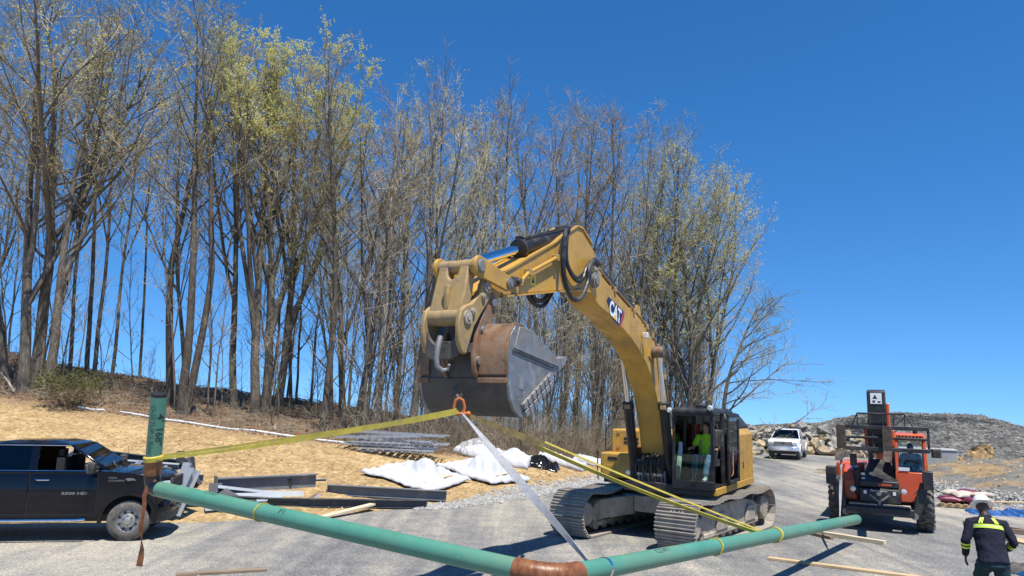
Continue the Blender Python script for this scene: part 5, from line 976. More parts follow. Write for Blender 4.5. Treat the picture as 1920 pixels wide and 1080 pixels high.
        for hx in (xm + 0.22, -0.62 - cabl + 0.28):
            m_ = MB(); m_.tube([(hx - 0.12, s * (hw + 0.012), zb - 0.16), (hx - 0.09, s * (hw + 0.035), zb - 0.16), (hx + 0.09, s * (hw + 0.035), zb - 0.16), (hx + 0.12, s * (hw + 0.012), zb - 0.16)], 0.016, 8); m_.build('door_handle', M['chrome'] if chrome else body, t)
        m_ = MB(); m_.loft([[(-0.78, s * (hw + 0.08), zb - 0.04), (-0.78, s * (hw + 0.30), zb - 0.03), (-0.78, s * (hw + 0.30), zb + 0.24), (-0.78, s * (hw + 0.08), zb + 0.22)], [(-0.66, s * (hw + 0.10), zb - 0.02), (-0.66, s * (hw + 0.27), zb - 0.01), (-0.66, s * (hw + 0.27), zb + 0.21), (-0.66, s * (hw + 0.10), zb + 0.20)]]); mr = m_.build('mirror', M['trim'], t, bevel=0.025)
        m_ = MB(); m_.bb(-0.782, -0.788, s * (hw + 0.10), s * (hw + 0.28), zb, zb + 0.2); m_.build('mirror_glass', M['chrome'], mr); m_ = MB(); m_.tube([(-0.68, s * (hw - 0.08), zb + 0.02), (-0.72, s * (hw + 0.14), zb + 0.0)], 0.03, 8); m_.build('mirror_arm', M['trim'], mr)
        m_ = MB(); m_.loft([[(front - 0.16, s * (hw - 0.14), zb - 0.36), (front - 0.05, s * (hw - 0.38), zb - 0.36), (front - 0.07, s * (hw - 0.38), zb - 0.20), (front - 0.18, s * (hw - 0.14), zb - 0.20)], [(front - 0.10, s * (hw - 0.12), zb - 0.36), (front + 0.005, s * (hw - 0.38), zb - 0.36), (front - 0.03, s * (hw - 0.38), zb - 0.20), (front - 0.12, s * (hw - 0.12), zb - 0.20)]]); m_.build('headlight', M['lamp'], t, bevel=0.01)
        wheel(t, 0, s * (hw - 0.14), s, wr); wheel(t, -WB, s * (hw - 0.14), s, wr)
    m_ = MB(); m_.bb(front - 0.05, front + 0.012, -hw + 0.42, hw - 0.42, zb - 0.42, zb - 0.16); gr = m_.build('grille', M['trim'], t, bevel=0.02)
    for k in range(5): m_ = MB(); m_.bb(front + 0.008, front + 0.03, -hw + 0.45, hw - 0.45, zb - 0.395 + 0.052 * k, zb - 0.375 + 0.052 * k); m_.build('bar', M['trim'] if open_window else M['chrome'], gr)
    m_ = MB(); rings = []
    for k in range(13):
        y = -hw + 0.02 + (2 * hw - 0.04) * k / 12; q = abs(y) / hw; xx = front + 0.07 - 0.26 * q ** 4; rings.append([(xx - 0.12, y, 0.56), (xx, y, 0.56), (xx + 0.01, y, 0.66), (xx - 0.02, y, 0.80), (xx - 0.12, y, 0.80)])
    m_.loft(rings); m_.build('bumper', trimc, t, smooth=40, bevel=0.01)
    m_ = MB(); rings = []
    for k in range(13):
        y = -hw + 0.05 + (2 * hw - 0.1) * k / 12; q = abs(y) / hw; xx = front + 0.03 - 0.26 * q ** 4; rings.append([(xx - 0.12, y, 0.34), (xx - 0.03, y, 0.36), (xx, y, 0.555), (xx - 0.12, y, 0.555)])
    m_.loft(rings); m_.build('air_dam', M['trim'], t, smooth=40)
    m_ = MB(); m_.bb(-tail + 0.3, front - 0.4, -0.5, 0.5, 0.34, 0.52); m_.build('chassis', M['black'], t)
    for wx in (0, -WB): m_ = MB(); m_.bb(wx - wr - 0.16, wx + wr + 0.16, -hw + 0.30, hw - 0.30, 0.50, zb - 0.25); m_.build('wheel_well', M['cloth'], t)
    m_ = MB()
    for s in (0.1, -0.55): m_.tube([(-0.36, s, zb + 0.055), (-0.52, s + 0.25, zb + 0.10), (-0.62, s + 0.5, zb + 0.17)], 0.012, 6)
    m_.build('wiper', M['trim'], t)
    return t
BT = V(*(-7.920, 16.153, 0.000))
bt_a = radians(13.0)
bt = pickup('pickup_truck', 'black crew cab pickup truck parked at the left edge, front window open', (BT.x - 0.84 * sin(bt_a), BT.y + 0.84 * cos(bt_a), 0), bt_a, M['truck_black'], M['truck_black'], open_window=True, front=0.72)
m_ = MB(); m_.tube([(-0.15, -0.80, 1.38), (-0.16, -0.80, 1.62), (-0.17, -0.80, 1.92)], 0.005, 5); m_.build('antenna', M['black'], bt)
M['badge'] = paint('chrome_badge', (0.22, 0.22, 0.23), 0.3, metal=0.6)
lettering('badge', '3500 HD', 0.075, (-1.05, -0.992, 0.97), (1, 0, 0), (0, 0, 1), M['badge'], bt, 0.003, 0.026, sx=1.75)
lettering('badge', 'HIGH', 0.05, (-0.36, -0.992, 1.285), (1, 0, 0), (0, 0, 1), M['badge'], bt, 0.001, 0.012, sx=1.35); lettering('badge', 'COUNTRY', 0.05, (-0.28, -0.992, 1.225), (1, 0, 0), (0, 0, 1), M['badge'], bt, 0.001, 0.012, sx=1.35)
m_ = MB(); m_.prism([(-0.12, 1.27), (-0.02, 1.285), (0.06, 1.27), (0.10, 1.23), (0.02, 1.235), (-0.06, 1.22)], -1.006, -1.002); m_.build('badge', M['badge'], bt)
WT = V(*(17.557, 48.420, 0.000))
wt = pickup('pickup_truck', 'white pickup truck facing the camera in front of the rubble heap', (WT.x + 0.55, WT.y + 0.9, 0), -pi / 2 - 0.47, M['truck_white'], paint('chrome_bumper', (0.72, 0.72, 0.72), 0.25, metal=0.5), WB=3.7, hw=0.98, zb=1.30, roof=1.92, chrome=False, wr=0.40, front=0.95, cabl=2.2)
m_ = MB(); m_.lathe([(0, 0.11), (0.015, 0.10), (0.02, 0.01)], (0.965, 0, 1.02), (1, 0, 0), 20); em = m_.build('badge', M['navy'], wt); em.scale = (1, 1, 0.45); em.location = (0, 0, 0.56)
m_ = MB(); m_.bb(1.0, 1.03, -0.26, 0.26, 0.60, 0.74); m_.build('number_plate', M['white'], wt)

# ---------------------------------------------------------------- the telehandler (x forward, y to the left, z up; origin under the front axle)
M['orange'] = paint('orange_machine_paint', (0.58, 0.085, 0.018), 0.38, var=0.10, dirt=(0.35, 0.14, 0.07), damt=0.2, dscale=2, coat=0.2); M['th_black'] = paint('dark_grey_machine_paint', (0.020, 0.021, 0.024), 0.45, var=0.25, dirt=(0.09, 0.082, 0.072), damt=0.3, dscale=2.5); M['fork'] = paint('worn_fork_steel', (0.085, 0.06, 0.045), 0.5, metal=0.3, var=0.35, dirt=(0.2, 0.15, 0.11), damt=0.3, dscale=4)
TA = V(*(10.968, 20.052, 0.000)); TH_ = radians(28.0)
tr = -pi / 2 - TH_
fx, fy = -sin(TH_), -cos(TH_); lx, ly = cos(TH_), -sin(TH_)
TO = V(TA.x - lx * 1.02 - fx * 0.25, TA.y - ly * 1.02 - fy * 0.25, 0)
th = thing('telehandler', 'orange and black telehandler with raised forks holding the pipe end', 'telehandler', TO, tr)
def big_tyre(x, y, side):
    R_, W_ = 0.66, 0.44; m_ = MB(); m_.lathe([(-W_ / 2 + 0.02, 0.32), (-W_ / 2, 0.45), (-W_ / 2 + 0.03, R_ - 0.09), (-W_ / 2 + 0.08, R_ - 0.045), (W_ / 2 - 0.08, R_ - 0.045), (W_ / 2 - 0.03, R_ - 0.09), (W_ / 2, 0.45), (W_ / 2 - 0.02, 0.32)], (0, 0, 0), (0, 1, 0), 40)
    w = m_.build('wheel', M['tyre'], th); w.location = (x, y, R_)
    m_ = MB()
    for k in range(22):
        a = k * 2 * pi / 22
        for s in (-1, 1):
            a1 = a + (0.0 if s > 0 else pi / 22); r_ = R_ - 0.02; c_ = [(0.015 * s, a1 + 0.12), (0.12 * s, a1 + 0.06), (W_ / 2 * s, a1 - 0.06)]
            ring = []
            for yy, aa in c_:
                rr_ = r_ if abs(yy) < W_ / 2 - 0.01 else r_ - 0.06; hw_ = 0.052
                ring.append([((rr_ - 0.05) * cos(aa - hw_), yy, (rr_ - 0.05) * sin(aa - hw_)), ((rr_ + 0.02) * cos(aa - hw_), yy, (rr_ + 0.02) * sin(aa - hw_)), ((rr_ + 0.02) * cos(aa + hw_), yy, (rr_ + 0.02) * sin(aa + hw_)), ((rr_ - 0.05) * cos(aa + hw_), yy, (rr_ - 0.05) * sin(aa + hw_))])
            m_.loft(ring)
    m_.build('tread', M['tyre'], w)
    m_ = MB(); m_.lathe([(-0.05, 0.33), (0.14, 0.33), (0.15, 0.30), (0.04, 0.28), (0.03, 0.16), (0.10, 0.14), (0.12, 0.02)], (0, 0, 0), (0, side, 0), 28); m_.build('rim', M['th_black'], w)
for x in (0.0, -3.3):
    for s in (-1, 1): big_tyre(x, s * 1.05, s)
m_ = MB(); m_.bb(-4.0, 0.35, -0.45, 0.45, 0.55, 0.95); m_.bb(-0.14, 0.14, -0.95, 0.95, 0.52, 0.78); m_.bb(-3.44, -3.16, -0.95, 0.95, 0.52, 0.78); m_.build('chassis', M['th_black'], th, bevel=0.03)
# levelling beam and folded stabiliser legs in front of the wheels
m_ = MB(); m_.bb(0.80, 1.10, -0.80, 0.80, 0.42, 0.62); m_.bb(0.74, 1.04, -0.74, 0.74, 0.62, 0.66); m_.bb(0.2, 0.85, -0.3, 0.3, 0.45, 0.8); beam = m_.build('front_beam', M['th_black'], th, bevel=0.02)
m_ = MB(); m_.bb(0.76, 1.02, -0.72, -0.05, 0.665, 0.69); m_.bb(0.76, 1.02, 0.08, 0.72, 0.665, 0.69); m_.build('dusty_step', M['mud'], beam)
for s in (-1, 1):
    m_ = MB(); m_.loft([[(0.78, s * 0.72, 0.40), (1.02, s * 0.72, 0.40), (1.02, s * 0.90, 0.36), (0.78, s * 0.90, 0.36)], [(0.78, s * 0.86, 0.95), (1.0, s * 0.86, 0.95), (1.0, s * 1.10, 0.98), (0.78, s * 1.10, 0.98)], [(0.80, s * 0.96, 1.30), (0.98, s * 0.96, 1.30), (0.98, s * 1.14, 1.30), (0.80, s * 1.14, 1.30)]]); lg = m_.build('stabiliser_leg', M['th_black'], th, bevel=0.02)
    m_ = MB(); m_.box((0.88, s * 1.14, 1.37), (0.42, 0.24, 0.46)); m_.build('stabiliser_pad', M['th_black'], lg, bevel=0.02)
    m_ = MB(); m_.cyl((0.76, s * 0.80, 0.46), (1.06, s * 0.80, 0.46), 0.085, n=14); m_.build('pivot', M['steel'], lg)
# front frame box with X brace, lamps and hood
m_ = MB(); m_.loft([[(0.60, -0.50, 0.70), (0.60, 0.52, 0.70), (0.60, 0.52, 1.10), (0.60, -0.50, 1.10)], [(0.86, -0.46, 0.72), (0.86, 0.48, 0.72), (0.86, 0.48, 1.06), (0.86, -0.46, 1.06)]]); m_.bb(-0.6, 0.62, -0.5, 0.52, 0.72, 1.12); ff = m_.build('front_frame', M['th_black'], th, bevel=0.02)
m_ = MB(); m_.tube([(0.90, -0.22, 0.92), (0.91, 0.0, 0.74), (0.90, 0.24, 0.92)], 0.03, 8); m_.cyl((0.86, 0.0, 0.96), (0.92, 0.0, 0.96), 0.06, n=14); m_.tube([(0.91, 0, 0.74), (0.95, 0.01, 0.58)], 0.035, 8); m_.build('tow_brace', M['steel'], ff)
for y in (-0.33, 0.36): m_ = MB(); m_.bb(0.862, 0.868, y - 0.035, y + 0.035, 0.93, 1.02); m_.build('sticker', M['white'], ff)
lettering('lettering', 'Powerstance', 0.075, (0.868, 0.0, 1.10 - 0.075), (0, 1, 0), (0, 0, 1), M['white'], ff, 0.0, 0.003)
for s in (-1, 1): m_ = MB(); m_.lathe([(0, 0.07), (0.05, 0.07), (0.06, 0.05), (0.06, 0.005)], (0.82, s * 0.60 - 0.02, 1.04), (1, 0, 0), 14); m_.build('lamp', M['lamp'], ff)
m_ = MB(); m_.loft([[(0.74, -0.46, 1.10), (0.74, 0.48, 1.10), (0.74, 0.48, 1.26), (0.74, -0.46, 1.26)], [(0.30, -0.40, 1.12), (0.30, 0.42, 1.12), (0.30, 0.42, 1.36), (0.30, -0.40, 1.36)], [(-0.55, -0.24, 1.14), (-0.55, 0.26, 1.14), (-0.55, 0.26, 1.78), (-0.55, -0.24, 1.78)]]); hb_ = m_.build('nose_cover', M['th_black'], th, bevel=0.02)
m_ = MB(); m_.bb(0.742, 0.746, -0.02, 0.30, 1.15, 1.20); m_.build('orange_decal', M['orange'], hb_)
# fenders and bodywork
m_ = MB(); m_.prism([(0.55, 0.72), (0.55, 1.22), (0.35, 1.50), (-0.3, 1.60), (-0.9, 1.5), (-0.9, 0.72)], -0.88, -0.52); m_.build('fender', M['orange'], th, bevel=0.05, seg=3)
m_ = MB(); m_.prism([(-0.9, 0.8), (-0.9, 1.62), (-3.6, 1.55), (-3.9, 1.3), (-3.9, 0.8)], -1.15, -0.40); m_.build('engine_housing', M['orange'], th, bevel=0.06, seg=3)
m_ = MB(); m_.tube([(0.50, -0.60, 1.30), (0.55, -0.60, 1.62), (0.52, -0.60, 1.72)], 0.02, 8); m_.loft([[(0.50, -0.69, 1.62), (0.50, -0.51, 1.62), (0.50, -0.51, 1.94), (0.50, -0.69, 1.94)], [(0.58, -0.66, 1.65), (0.58, -0.54, 1.65), (0.58, -0.54, 1.91), (0.58, -0.66, 1.91)]]); m_.build('mirror', M['rubber'], th, bevel=0.025)
m_ = MB(); m_.prism([(0.56, 0.85), (0.60, 1.55), (0.45, 1.58), (0.40, 0.85)], -0.60, -0.44); m_.build('hose_guard', M['black'], th, bevel=0.03)
for z in (1.42, 1.3, 1.05): m_ = MB(); m_.bb(0.592, 0.60, -0.42, -0.33, z - 0.03, z + 0.03); m_.build('sticker', M['white'], th)
# cab
c0, c1, d0, d1, z0, z1 = -1.25, 0.42, 0.40, 1.16, 0.78, 2.50
m_ = MB(); m_.bb(c0, c1 - 0.08, d0, d1, z0, 0.95)
m_.loft([[(c1 - 0.05, d0, 0.74), (c1 + 0.08, d0, 0.74), (c1 + 0.08, d1 - 0.08, 0.74), (c1 - 0.05, d1, 0.74)], [(c1 - 0.05, d0, 1.52), (c1 + 0.03, d0, 1.52), (c1 + 0.03, d1, 1.52), (c1 - 0.05, d1, 1.52)]])
m_.bb(c0, c1 - 0.05, d1 - 0.05, d1, 0.9, 1.45); m_.bb(c0, c0 + 0.06, d0, d1, 0.9, 1.5)
for x, dx in ((c1 - 0.03, -0.16), (c0 + 0.05, 0.05)):
    for y in (d0 + 0.045, d1 - 0.045): m_.loft([[(x - 0.05, y - 0.045, 1.45), (x + 0.05, y - 0.045, 1.45), (x + 0.05, y + 0.045, 1.45), (x - 0.05, y + 0.045, 1.45)], [(x - 0.05 + dx, y - 0.045, 2.36), (x + 0.05 + dx, y - 0.045, 2.36), (x + 0.05 + dx, y + 0.045, 2.36), (x - 0.05 + dx, y + 0.045, 2.36)]])
tcab = m_.build('cab', M['orange'], th, bevel=0.025)
m_ = MB(); m_.loft([[(c0, d0 - 0.01, 2.34), (c1 - 0.10, d0 - 0.01, 2.34), (c1 - 0.10, d1 + 0.01, 2.34), (c0, d1 + 0.01, 2.34)], [(c0 + 0.05, d0 + 0.02, 2.52), (c1 - 0.30, d0 + 0.02, 2.52), (c1 - 0.30, d1 - 0.02, 2.52), (c0 + 0.05, d1 - 0.02, 2.52)]]); trf = m_.build('roof', M['orange'], tcab, bevel=0.03)
m_ = MB(); m_.bb(c1 - 0.17, c1 - 0.145, d0 + 0.05, d1 - 0.05, 2.36, 2.47); m_.build('grille_back', M['black'], trf)
for k in range(8): m_ = MB(); y = d0 + 0.09 + k * 0.083; m_.bb(c1 - 0.15, c1 - 0.12, y - 0.018, y + 0.018, 2.35, 2.475); m_.build('roof_slat', M['white'] if False else M['orange'], trf)
pane('windshield', [(c1 + 0.0, d0 + 0.09, 1.52), (c1 + 0.0, d1 - 0.09, 1.52), (c1 - 0.15, d1 - 0.09, 2.35), (c1 - 0.15, d0 + 0.09, 2.35)], M['glass'], tcab)
pane('side_window', [(c0 + 0.1, d1 - 0.03, 1.47), (c1 - 0.08, d1 - 0.03, 1.47), (c1 - 0.22, d1 - 0.03, 2.33), (c0 + 0.15, d1 - 0.03, 2.33)], M['glass'], tcab); pane('side_window', [(c0 + 0.1, d0 + 0.03, 1.1), (c1 - 0.08, d0 + 0.03, 1.1), (c1 - 0.22, d0 + 0.03, 2.33), (c0 + 0.15, d0 + 0.03, 2.33)], M['glass'], tcab)
m_ = MB(); m_.bb(-0.95, -0.5, d0 + 0.14, d1 - 0.14, 1.1, 1.28); m_.bb(-1.0, -0.88, d0 + 0.16, d1 - 0.16, 1.25, 1.95); m_.build('seat', M['rubber'], tcab, bevel=0.03)
m_ = MB(); m_.tube([(0.02 + 0.07 * sin(k * .5236), 0.78 + 0.17 * cos(k * .5236), 1.66 + 0.15 * sin(k * .5236)) for k in range(13)], 0.016, 6); m_.cyl((0.02, 0.78, 1.66), (0.22, 0.78, 1.35), 0.03, n=8); m_.build('steering_wheel', M['rubber'], tcab)
m_ = MB(); m_.bb(0.20, 0.36, d0 + 0.1, d1 - 0.1, 1.30, 1.54); m_.build('dashboard', M['rubber'], tcab, bevel=0.03)
m_ = MB(); m_.bb(c1 + 0.04, c1 + 0.046, d0 + 0.08, d0 + 0.34, 1.55, 1.64); m_.build('notice', M['white'], tcab)
m_ = MB(); m_.tube([(c1 - 0.1, d1, 2.1), (c1, d1 + 0.22, 2.12)], 0.018, 8); m_.loft([[(c1, d1 + 0.10, 1.92), (c1, d1 + 0.34, 1.92), (c1, d1 + 0.34, 2.16), (c1, d1 + 0.10, 2.16)], [(c1 + 0.1, d1 + 0.15, 1.95), (c1 + 0.1, d1 + 0.31, 1.95), (c1 + 0.1, d1 + 0.31, 2.13), (c1 + 0.1, d1 + 0.15, 2.13)]]); m_.build('mirror', M['rubber'], tcab, bevel=0.025)
m_ = MB(); m_.cyl((c1 - 0.45, 0.92, 2.52), (c1 - 0.45, 0.92, 2.60), 0.06, n=14); m_.build('beacon', M['black'], tcab)
# telescopic boom, raised, with its head and fork carriage
def bx(a, b_, w, h, name, mt, par, bev=0.02):
    a, b_ = Vector(a), Vector(b_); d = (b_ - a).normalized(); s = V(0, 1, 0); u = s.cross(d) * -1; m_ = MB(); m_.loft([[p + s * w / 2 + u * h / 2, p - s * w / 2 + u * h / 2, p - s * w / 2 - u * h / 2, p + s * w / 2 - u * h / 2] for p in (a, b_)]); return m_.build(name, mt, par, bevel=bev)
yb_ = 0.07
tb1 = bx((-3.3, yb_, 1.75), (0.35, yb_, 3.00), 0.46, 0.50, 'boom', M['orange'], th); bx((0.30, yb_, 2.985), (1.05, yb_, 3.24), 0.38, 0.40, 'inner_boom', M['th_black'], tb1)
for s in (-1, 1): m_ = MB(); m_.cyl((-1.2, yb_ + s * 0.3, 1.2), (-0.4, yb_ + s * 0.3, 2.6), 0.07, n=12); m_.build('lift_cylinder', M['steel'], tb1)
m_ = MB(); m_.prism([(0.72, 2.15), (1.22, 2.0), (1.34, 2.4), (1.36, 3.60), (1.05, 3.66), (0.85, 3.45), (0.80, 2.8)], yb_ - 0.235, yb_ + 0.20); bh = m_.build('boom_head', M['th_black'], tb1, bevel=0.02)
m_ = MB(); m_.bb(1.362, 1.368, yb_ - 0.15, yb_ + 0.12, 3.28, 3.56); wn = m_.build('warning_notice', M['white'], bh); m_ = MB(); m_.prism([(yb_ - 0.10, 3.41), (yb_ + 0.02, 3.41), (yb_ - 0.04, 3.52)], 1.3685, 1.370, 'x'); m_.bb(1.3685, 1.370, yb_ - 0.10, yb_ - 0.04, 3.31, 3.37); m_.bb(1.3685, 1.370, yb_ + 0.02, yb_ + 0.09, 3.31, 3.35); m_.build('notice_symbols', M['ink'], wn)
m_ = MB(); m_.bb(0.6, 1.2, yb_ + 0.20, yb_ + 0.28, 2.3, 3.3); m_.build('head_side', M['orange'], bh, bevel=0.02)
m_ = MB(); m_.bb(0.7, 1.2, yb_ - 0.34, yb_ - 0.24, 2.2, 2.62); m_.bb(0.7, 1.2, yb_ + 0.24, yb_ + 0.36, 2.2, 2.62); m_.build('tilt_bracket', M['orange'], bh, bevel=0.02)
car = MB()
for z, h in ((2.57, 0.10), (2.02, 0.10)): car.bb(1.38, 1.46, -1.03, 1.05, z - h / 2, z + h / 2)
car.cyl((1.43, -1.0, 2.31), (1.43, 1.0, 2.31), 0.035, n=10)
for y in (-1.02, -0.22, 0.03, 1.03): car.bb(1.37, 1.43, y - 0.03, y + 0.03, 2.0, 2.60)
carr = car.build('fork_carriage', M['th_black'], th, bevel=0.01); carr.location = (0, 0.17, 0.10)
m_ = MB(); m_.tube([(1.42, -0.72, 2.62), (1.42, -0.58, 2.93), (1.42, 0.52, 2.93), (1.42, 0.70, 2.62)], 0.022, 8)
for y in (-0.58, -0.28, 0.02, 0.27, 0.52): m_.cyl((1.42, y, 2.62), (1.42, y, 2.93), 0.014, n=6)
m_.build('load_guard', M['th_black'], carr)
for y in (-0.98, 0.10):
    m_ = MB(); m_.bb(1.46, 1.53, y - 0.11, y + 0.11, 1.98, 2.62)
    dd = V(0.95, 0, -0.16).normalized(); uu = V(0.16, 0, 0.95).normalized(); b0 = V(1.5, y, 2.0)
    m_.loft([[b0 + dd * s + V(0, w, 0) + uu * 0.0, b0 + dd * s - V(0, w, 0), b0 + dd * s - V(0, w, 0) - uu * t_, b0 + dd * s + V(0, w, 0) - uu * t_] for s, w, t_ in ((-0.02, 0.10, 0.07), (0.9, 0.10, 0.06), (1.25, 0.07, 0.025))])
    m_.build('fork', M['fork'], carr, bevel=0.008)
THM = Matrix.Translation(TO) @ Matrix.Rotation(tr, 4, 'Z')
ft = THM @ V(1.52, -0.81, 2.10)
pe = PB + dE * 11.25
sl = thing('tag_strap', 'pale grey strap hanging from the telehandler fork to the pipe end', 'strap', (0, 0, 0))
m_ = MB(); m_.ribbon([ft.lerp(pe + V(0, 0, PR + 0.01), k / 10) for k in range(11)], [0.02 + 0.055 * sin(pi * min(1, (k + 0.4) / 10)) for k in range(11)], 0.012, [V(cos(0.3 * k), sin(0.3 * k), 0) for k in range(11)]); m_.build('webbing', M['sling_white'], sl)
b2_ = band('strap_turn', pe, dE, M['sling_white'], 0.03, 0.008)

# ---------------------------------------------------------------- people
def skinmat(name, c): m, nt = nmat(name); f = tex_noise(nt, coords(nt), 25, 3); bsdf(nt, ramp(nt, f, [(0.3, tuple(x * 0.85 for x in c)), (0.7, tuple(x * 1.1 for x in c))]), 0.5, 0, None, spec=0.4); return m
def fabric(name, c, var=0.2): return paint(name, c, 0.9, var=var, scale=7, bump=0.35, bscale=22, spec=0.15)
def eloft(mb, pts, ws, ds, side, n=16):
    pts = [Vector(p) for p in pts]; rings = []
    for i, p in enumerate(pts):
        t = (pts[min(i + 1, len(pts) - 1)] - pts[max(i - 1, 0)]).normalized(); s = (side - t * side.dot(t)).normalized(); f = t.cross(s)
        rings.append([p + s * (ws[i] * cos(2 * pi * k / n)) + f * (ds[i] * sin(2 * pi * k / n)) for k in range(n)])
    mb.loft(rings)
def hand(mb, wrist, d, across, curl, k=1.0):
    """palm, four unequal curled fingers and a thumb that leaves the side of the palm"""
    d = d.normalized(); a = (across - d * across.dot(d)).normalized(); n = d.cross(a)
    eloft(mb, [wrist - d * 0.02, wrist + d * 0.02, wrist + d * 0.055, wrist + d * 0.095], [0.026, 0.036, 0.043, 0.040], [0.020, 0.016, 0.016, 0.013], a, 10)
    for i, (o, L) in enumerate(((-0.031, 0.070), (-0.0105, 0.080), (0.0105, 0.076), (0.031, 0.060))):
        p0 = wrist + d * 0.085 + a * o; L *= k; c1 = curl; d1 = d * cos(c1) + n * sin(c1); d2 = d * cos(c1 * 2.1) + n * sin(c1 * 2.1); d3 = d * cos(c1 * 2.9) + n * sin(c1 * 2.9)
        mb.tube([p0, p0 + d1 * L * 0.45, p0 + d1 * L * 0.45 + d2 * L * 0.32, p0 + d1 * L * 0.45 + d2 * L * 0.32 + d3 * L * 0.24], [0.0095, 0.0092, 0.0085, 0.007], 8)
    p0 = wrist + d * 0.025 - a * 0.036; dt = (d * 0.75 - a * 0.55 + n * 0.35).normalized(); mb.tube([p0, p0 + dt * 0.035, p0 + dt * 0.06 + n * 0.008, p0 + dt * 0.075 + d * 0.012 + n * 0.014], [0.013, 0.012, 0.0105, 0.008], 8)
def merge(o, vox, smooth=4, disp=0.0):
    r = o.modifiers.new('remesh', 'REMESH'); r.mode = 'VOXEL'; r.voxel_size = vox; r.use_smooth_shade = True
    s = o.modifiers.new('smooth', 'SMOOTH'); s.factor = 0.5; s.iterations = smooth
    if disp:
        tx = bpy.data.textures.new('folds', 'CLOUDS'); tx.noise_scale = 0.13; tx.noise_depth = 2
        d = o.modifiers.new('folds', 'DISPLACE'); d.texture = tx; d.strength = disp; d.mid_level = 0.5; d.texture_coords = 'LOCAL'
    return o
def figure(label, J, M4, mats, vox=0.011, sleeve=1.0, hat=None, vest=None, curl=0.45, stripes=None, disp=0.03, hair=None, bald=False):
    """J: joints in the figure's own frame; M4 puts them in the world"""
    J = {k: M4 @ Vector(v) for k, v in J.items()}; R3 = M4.to_3x3(); side = (J['shR'] - J['shL']).normalized(); up = (J['neck'] - J['pel']).normalized(); fwd = up.cross(side)
    if 'fwd' in J: pass
    base = J['base']; off_ = Matrix.Translation(-base)
    J = {k: off_ @ v for k, v in J.items()}
    hd = J['head']; hu = (J['head'] - J['neck']).normalized(); hf = R3 @ Vector(mats.get('look', (0, 1, 0))); hf = (hf - hu * hf.dot(hu)).normalized(); hs = hf.cross(hu)
    b = MB(); mid = (J['pel'] + J['chest']) / 2
    eloft(b, [J['pel'] - up * 0.08, J['pel'], mid, J['chest'], J['chest'] + up * 0.12, J['neck'] - up * 0.02], [0.12, 0.155, 0.14, 0.165, 0.15, 0.06], [0.09, 0.105, 0.095, 0.11, 0.09, 0.055], side)
    b.tube([J['neck'] - up * 0.08, J['neck'], hd - hu * 0.05], [0.075, 0.066, 0.062], 12)
    HR = Matrix((hs, hf, hu)).transposed()
    b.ball(hd, (0.074, 0.095, 0.115), 18, 13, HR); b.ball(hd - hu * 0.055 + hf * 0.028, (0.056, 0.066, 0.062), 14, 9, HR)
    b.tube([hd + hf * 0.088 + hu * 0.018, hd + hf * 0.112 - hu * 0.022, hd + hf * 0.092 - hu * 0.034], [0.010, 0.017, 0.012], 8)
    b.ball(hd + hf * 0.088 - hu * 0.062, (0.026, 0.012, 0.010), 10, 7, HR); b.ball(hd + hf * 0.082 + hu * 0.032, (0.050, 0.016, 0.012), 10, 7, HR)
    for s in (-1, 1): b.ball(hd + hs * s * 0.076 - hf * 0.008 - hu * 0.005, (0.012, 0.022, 0.034), 10, 7, HR)
    for s in ('L', 'R'):
        b.tube([J['chest'] + up * 0.10 + side * (0.08 if s == 'R' else -0.08), J['sh' + s], J['el' + s].lerp(J['sh' + s], 0.5), J['el' + s], J['el' + s].lerp(J['wr' + s], 0.35), J['wr' + s]], [0.06, 0.056, 0.048, 0.040, 0.042, 0.028], 12)
        d = J['wr' + s] - J['el' + s]; ac = (R3 @ Vector(mats.get('palm' + s, (0, 1, 0))))
        hand(b, J['wr' + s], d + R3 @ Vector(mats.get('bend' + s, (0, 0, 0))), ac, curl if s == 'L' else mats.get('curlR', curl))
        b.tube([J['pel'], J['hip' + s], J['hip' + s].lerp(J['kn' + s], 0.4), J['kn' + s], J['kn' + s].lerp(J['an' + s], 0.35), J['an' + s]], [0.09, 0.088, 0.075, 0.055, 0.054, 0.038], 12)
    body = merge(b.build('person', mats['skin'], fix=False), vox * 0.85, 3); body.location = base; tag(body, label, 'person')
    j = MB()
    eloft(j, [J['pel'] - up * mats.get('hem', 0.02), J['pel'] + up * 0.05, mid + up * 0.02, J['chest'], J['chest'] + up * 0.11, J['neck'] - up * 0.06, J['neck'] + up * 0.005], [0.205, 0.20, 0.195, 0.205, 0.19, 0.125, 0.082], [0.155, 0.15, 0.142, 0.145, 0.122, 0.095, 0.078], side)
    for s in ('L', 'R'):
        sg = 1 if s == 'R' else -1; e, w = J['el' + s], J['wr' + s]; pts = [J['chest'] + up * 0.11 + side * sg * 0.10, J['sh' + s], J['sh' + s].lerp(e, 0.5), e]; rs = [0.085, 0.080, 0.069, 0.062]
        if sleeve >= 1: pts += [e.lerp(w, 0.4), e.lerp(w, 0.93)]; rs += [0.060, 0.046]
        else: pts[-1] = J['sh' + s].lerp(e, sleeve * 2); pts[2] = J['sh' + s].lerp(e, sleeve); rs[-1] = 0.072
        j.tube(pts, rs, 14)
    sh_ = merge(j.build('shirt' if sleeve < 1 else 'jacket', mats['shirt'], body, fix=False), vox, 3, disp)
    p = MB(); eloft(p, [J['pel'] - up * 0.13, J['pel'] - up * 0.04, J['pel'] + up * 0.06], [0.15, 0.185, 0.172], [0.115, 0.13, 0.122], side)
    for s in ('L', 'R'):
        h, k, a = J['hip' + s], J['kn' + s], J['an' + s]; p.tube([h + (J['pel'] - h) * 0.4 + up * 0.02, h, h.lerp(k, 0.4), k, k.lerp(a, 0.4), a.lerp(k, 0.10)], [0.11, 0.115, 0.098, 0.080, 0.074, 0.070], 14)
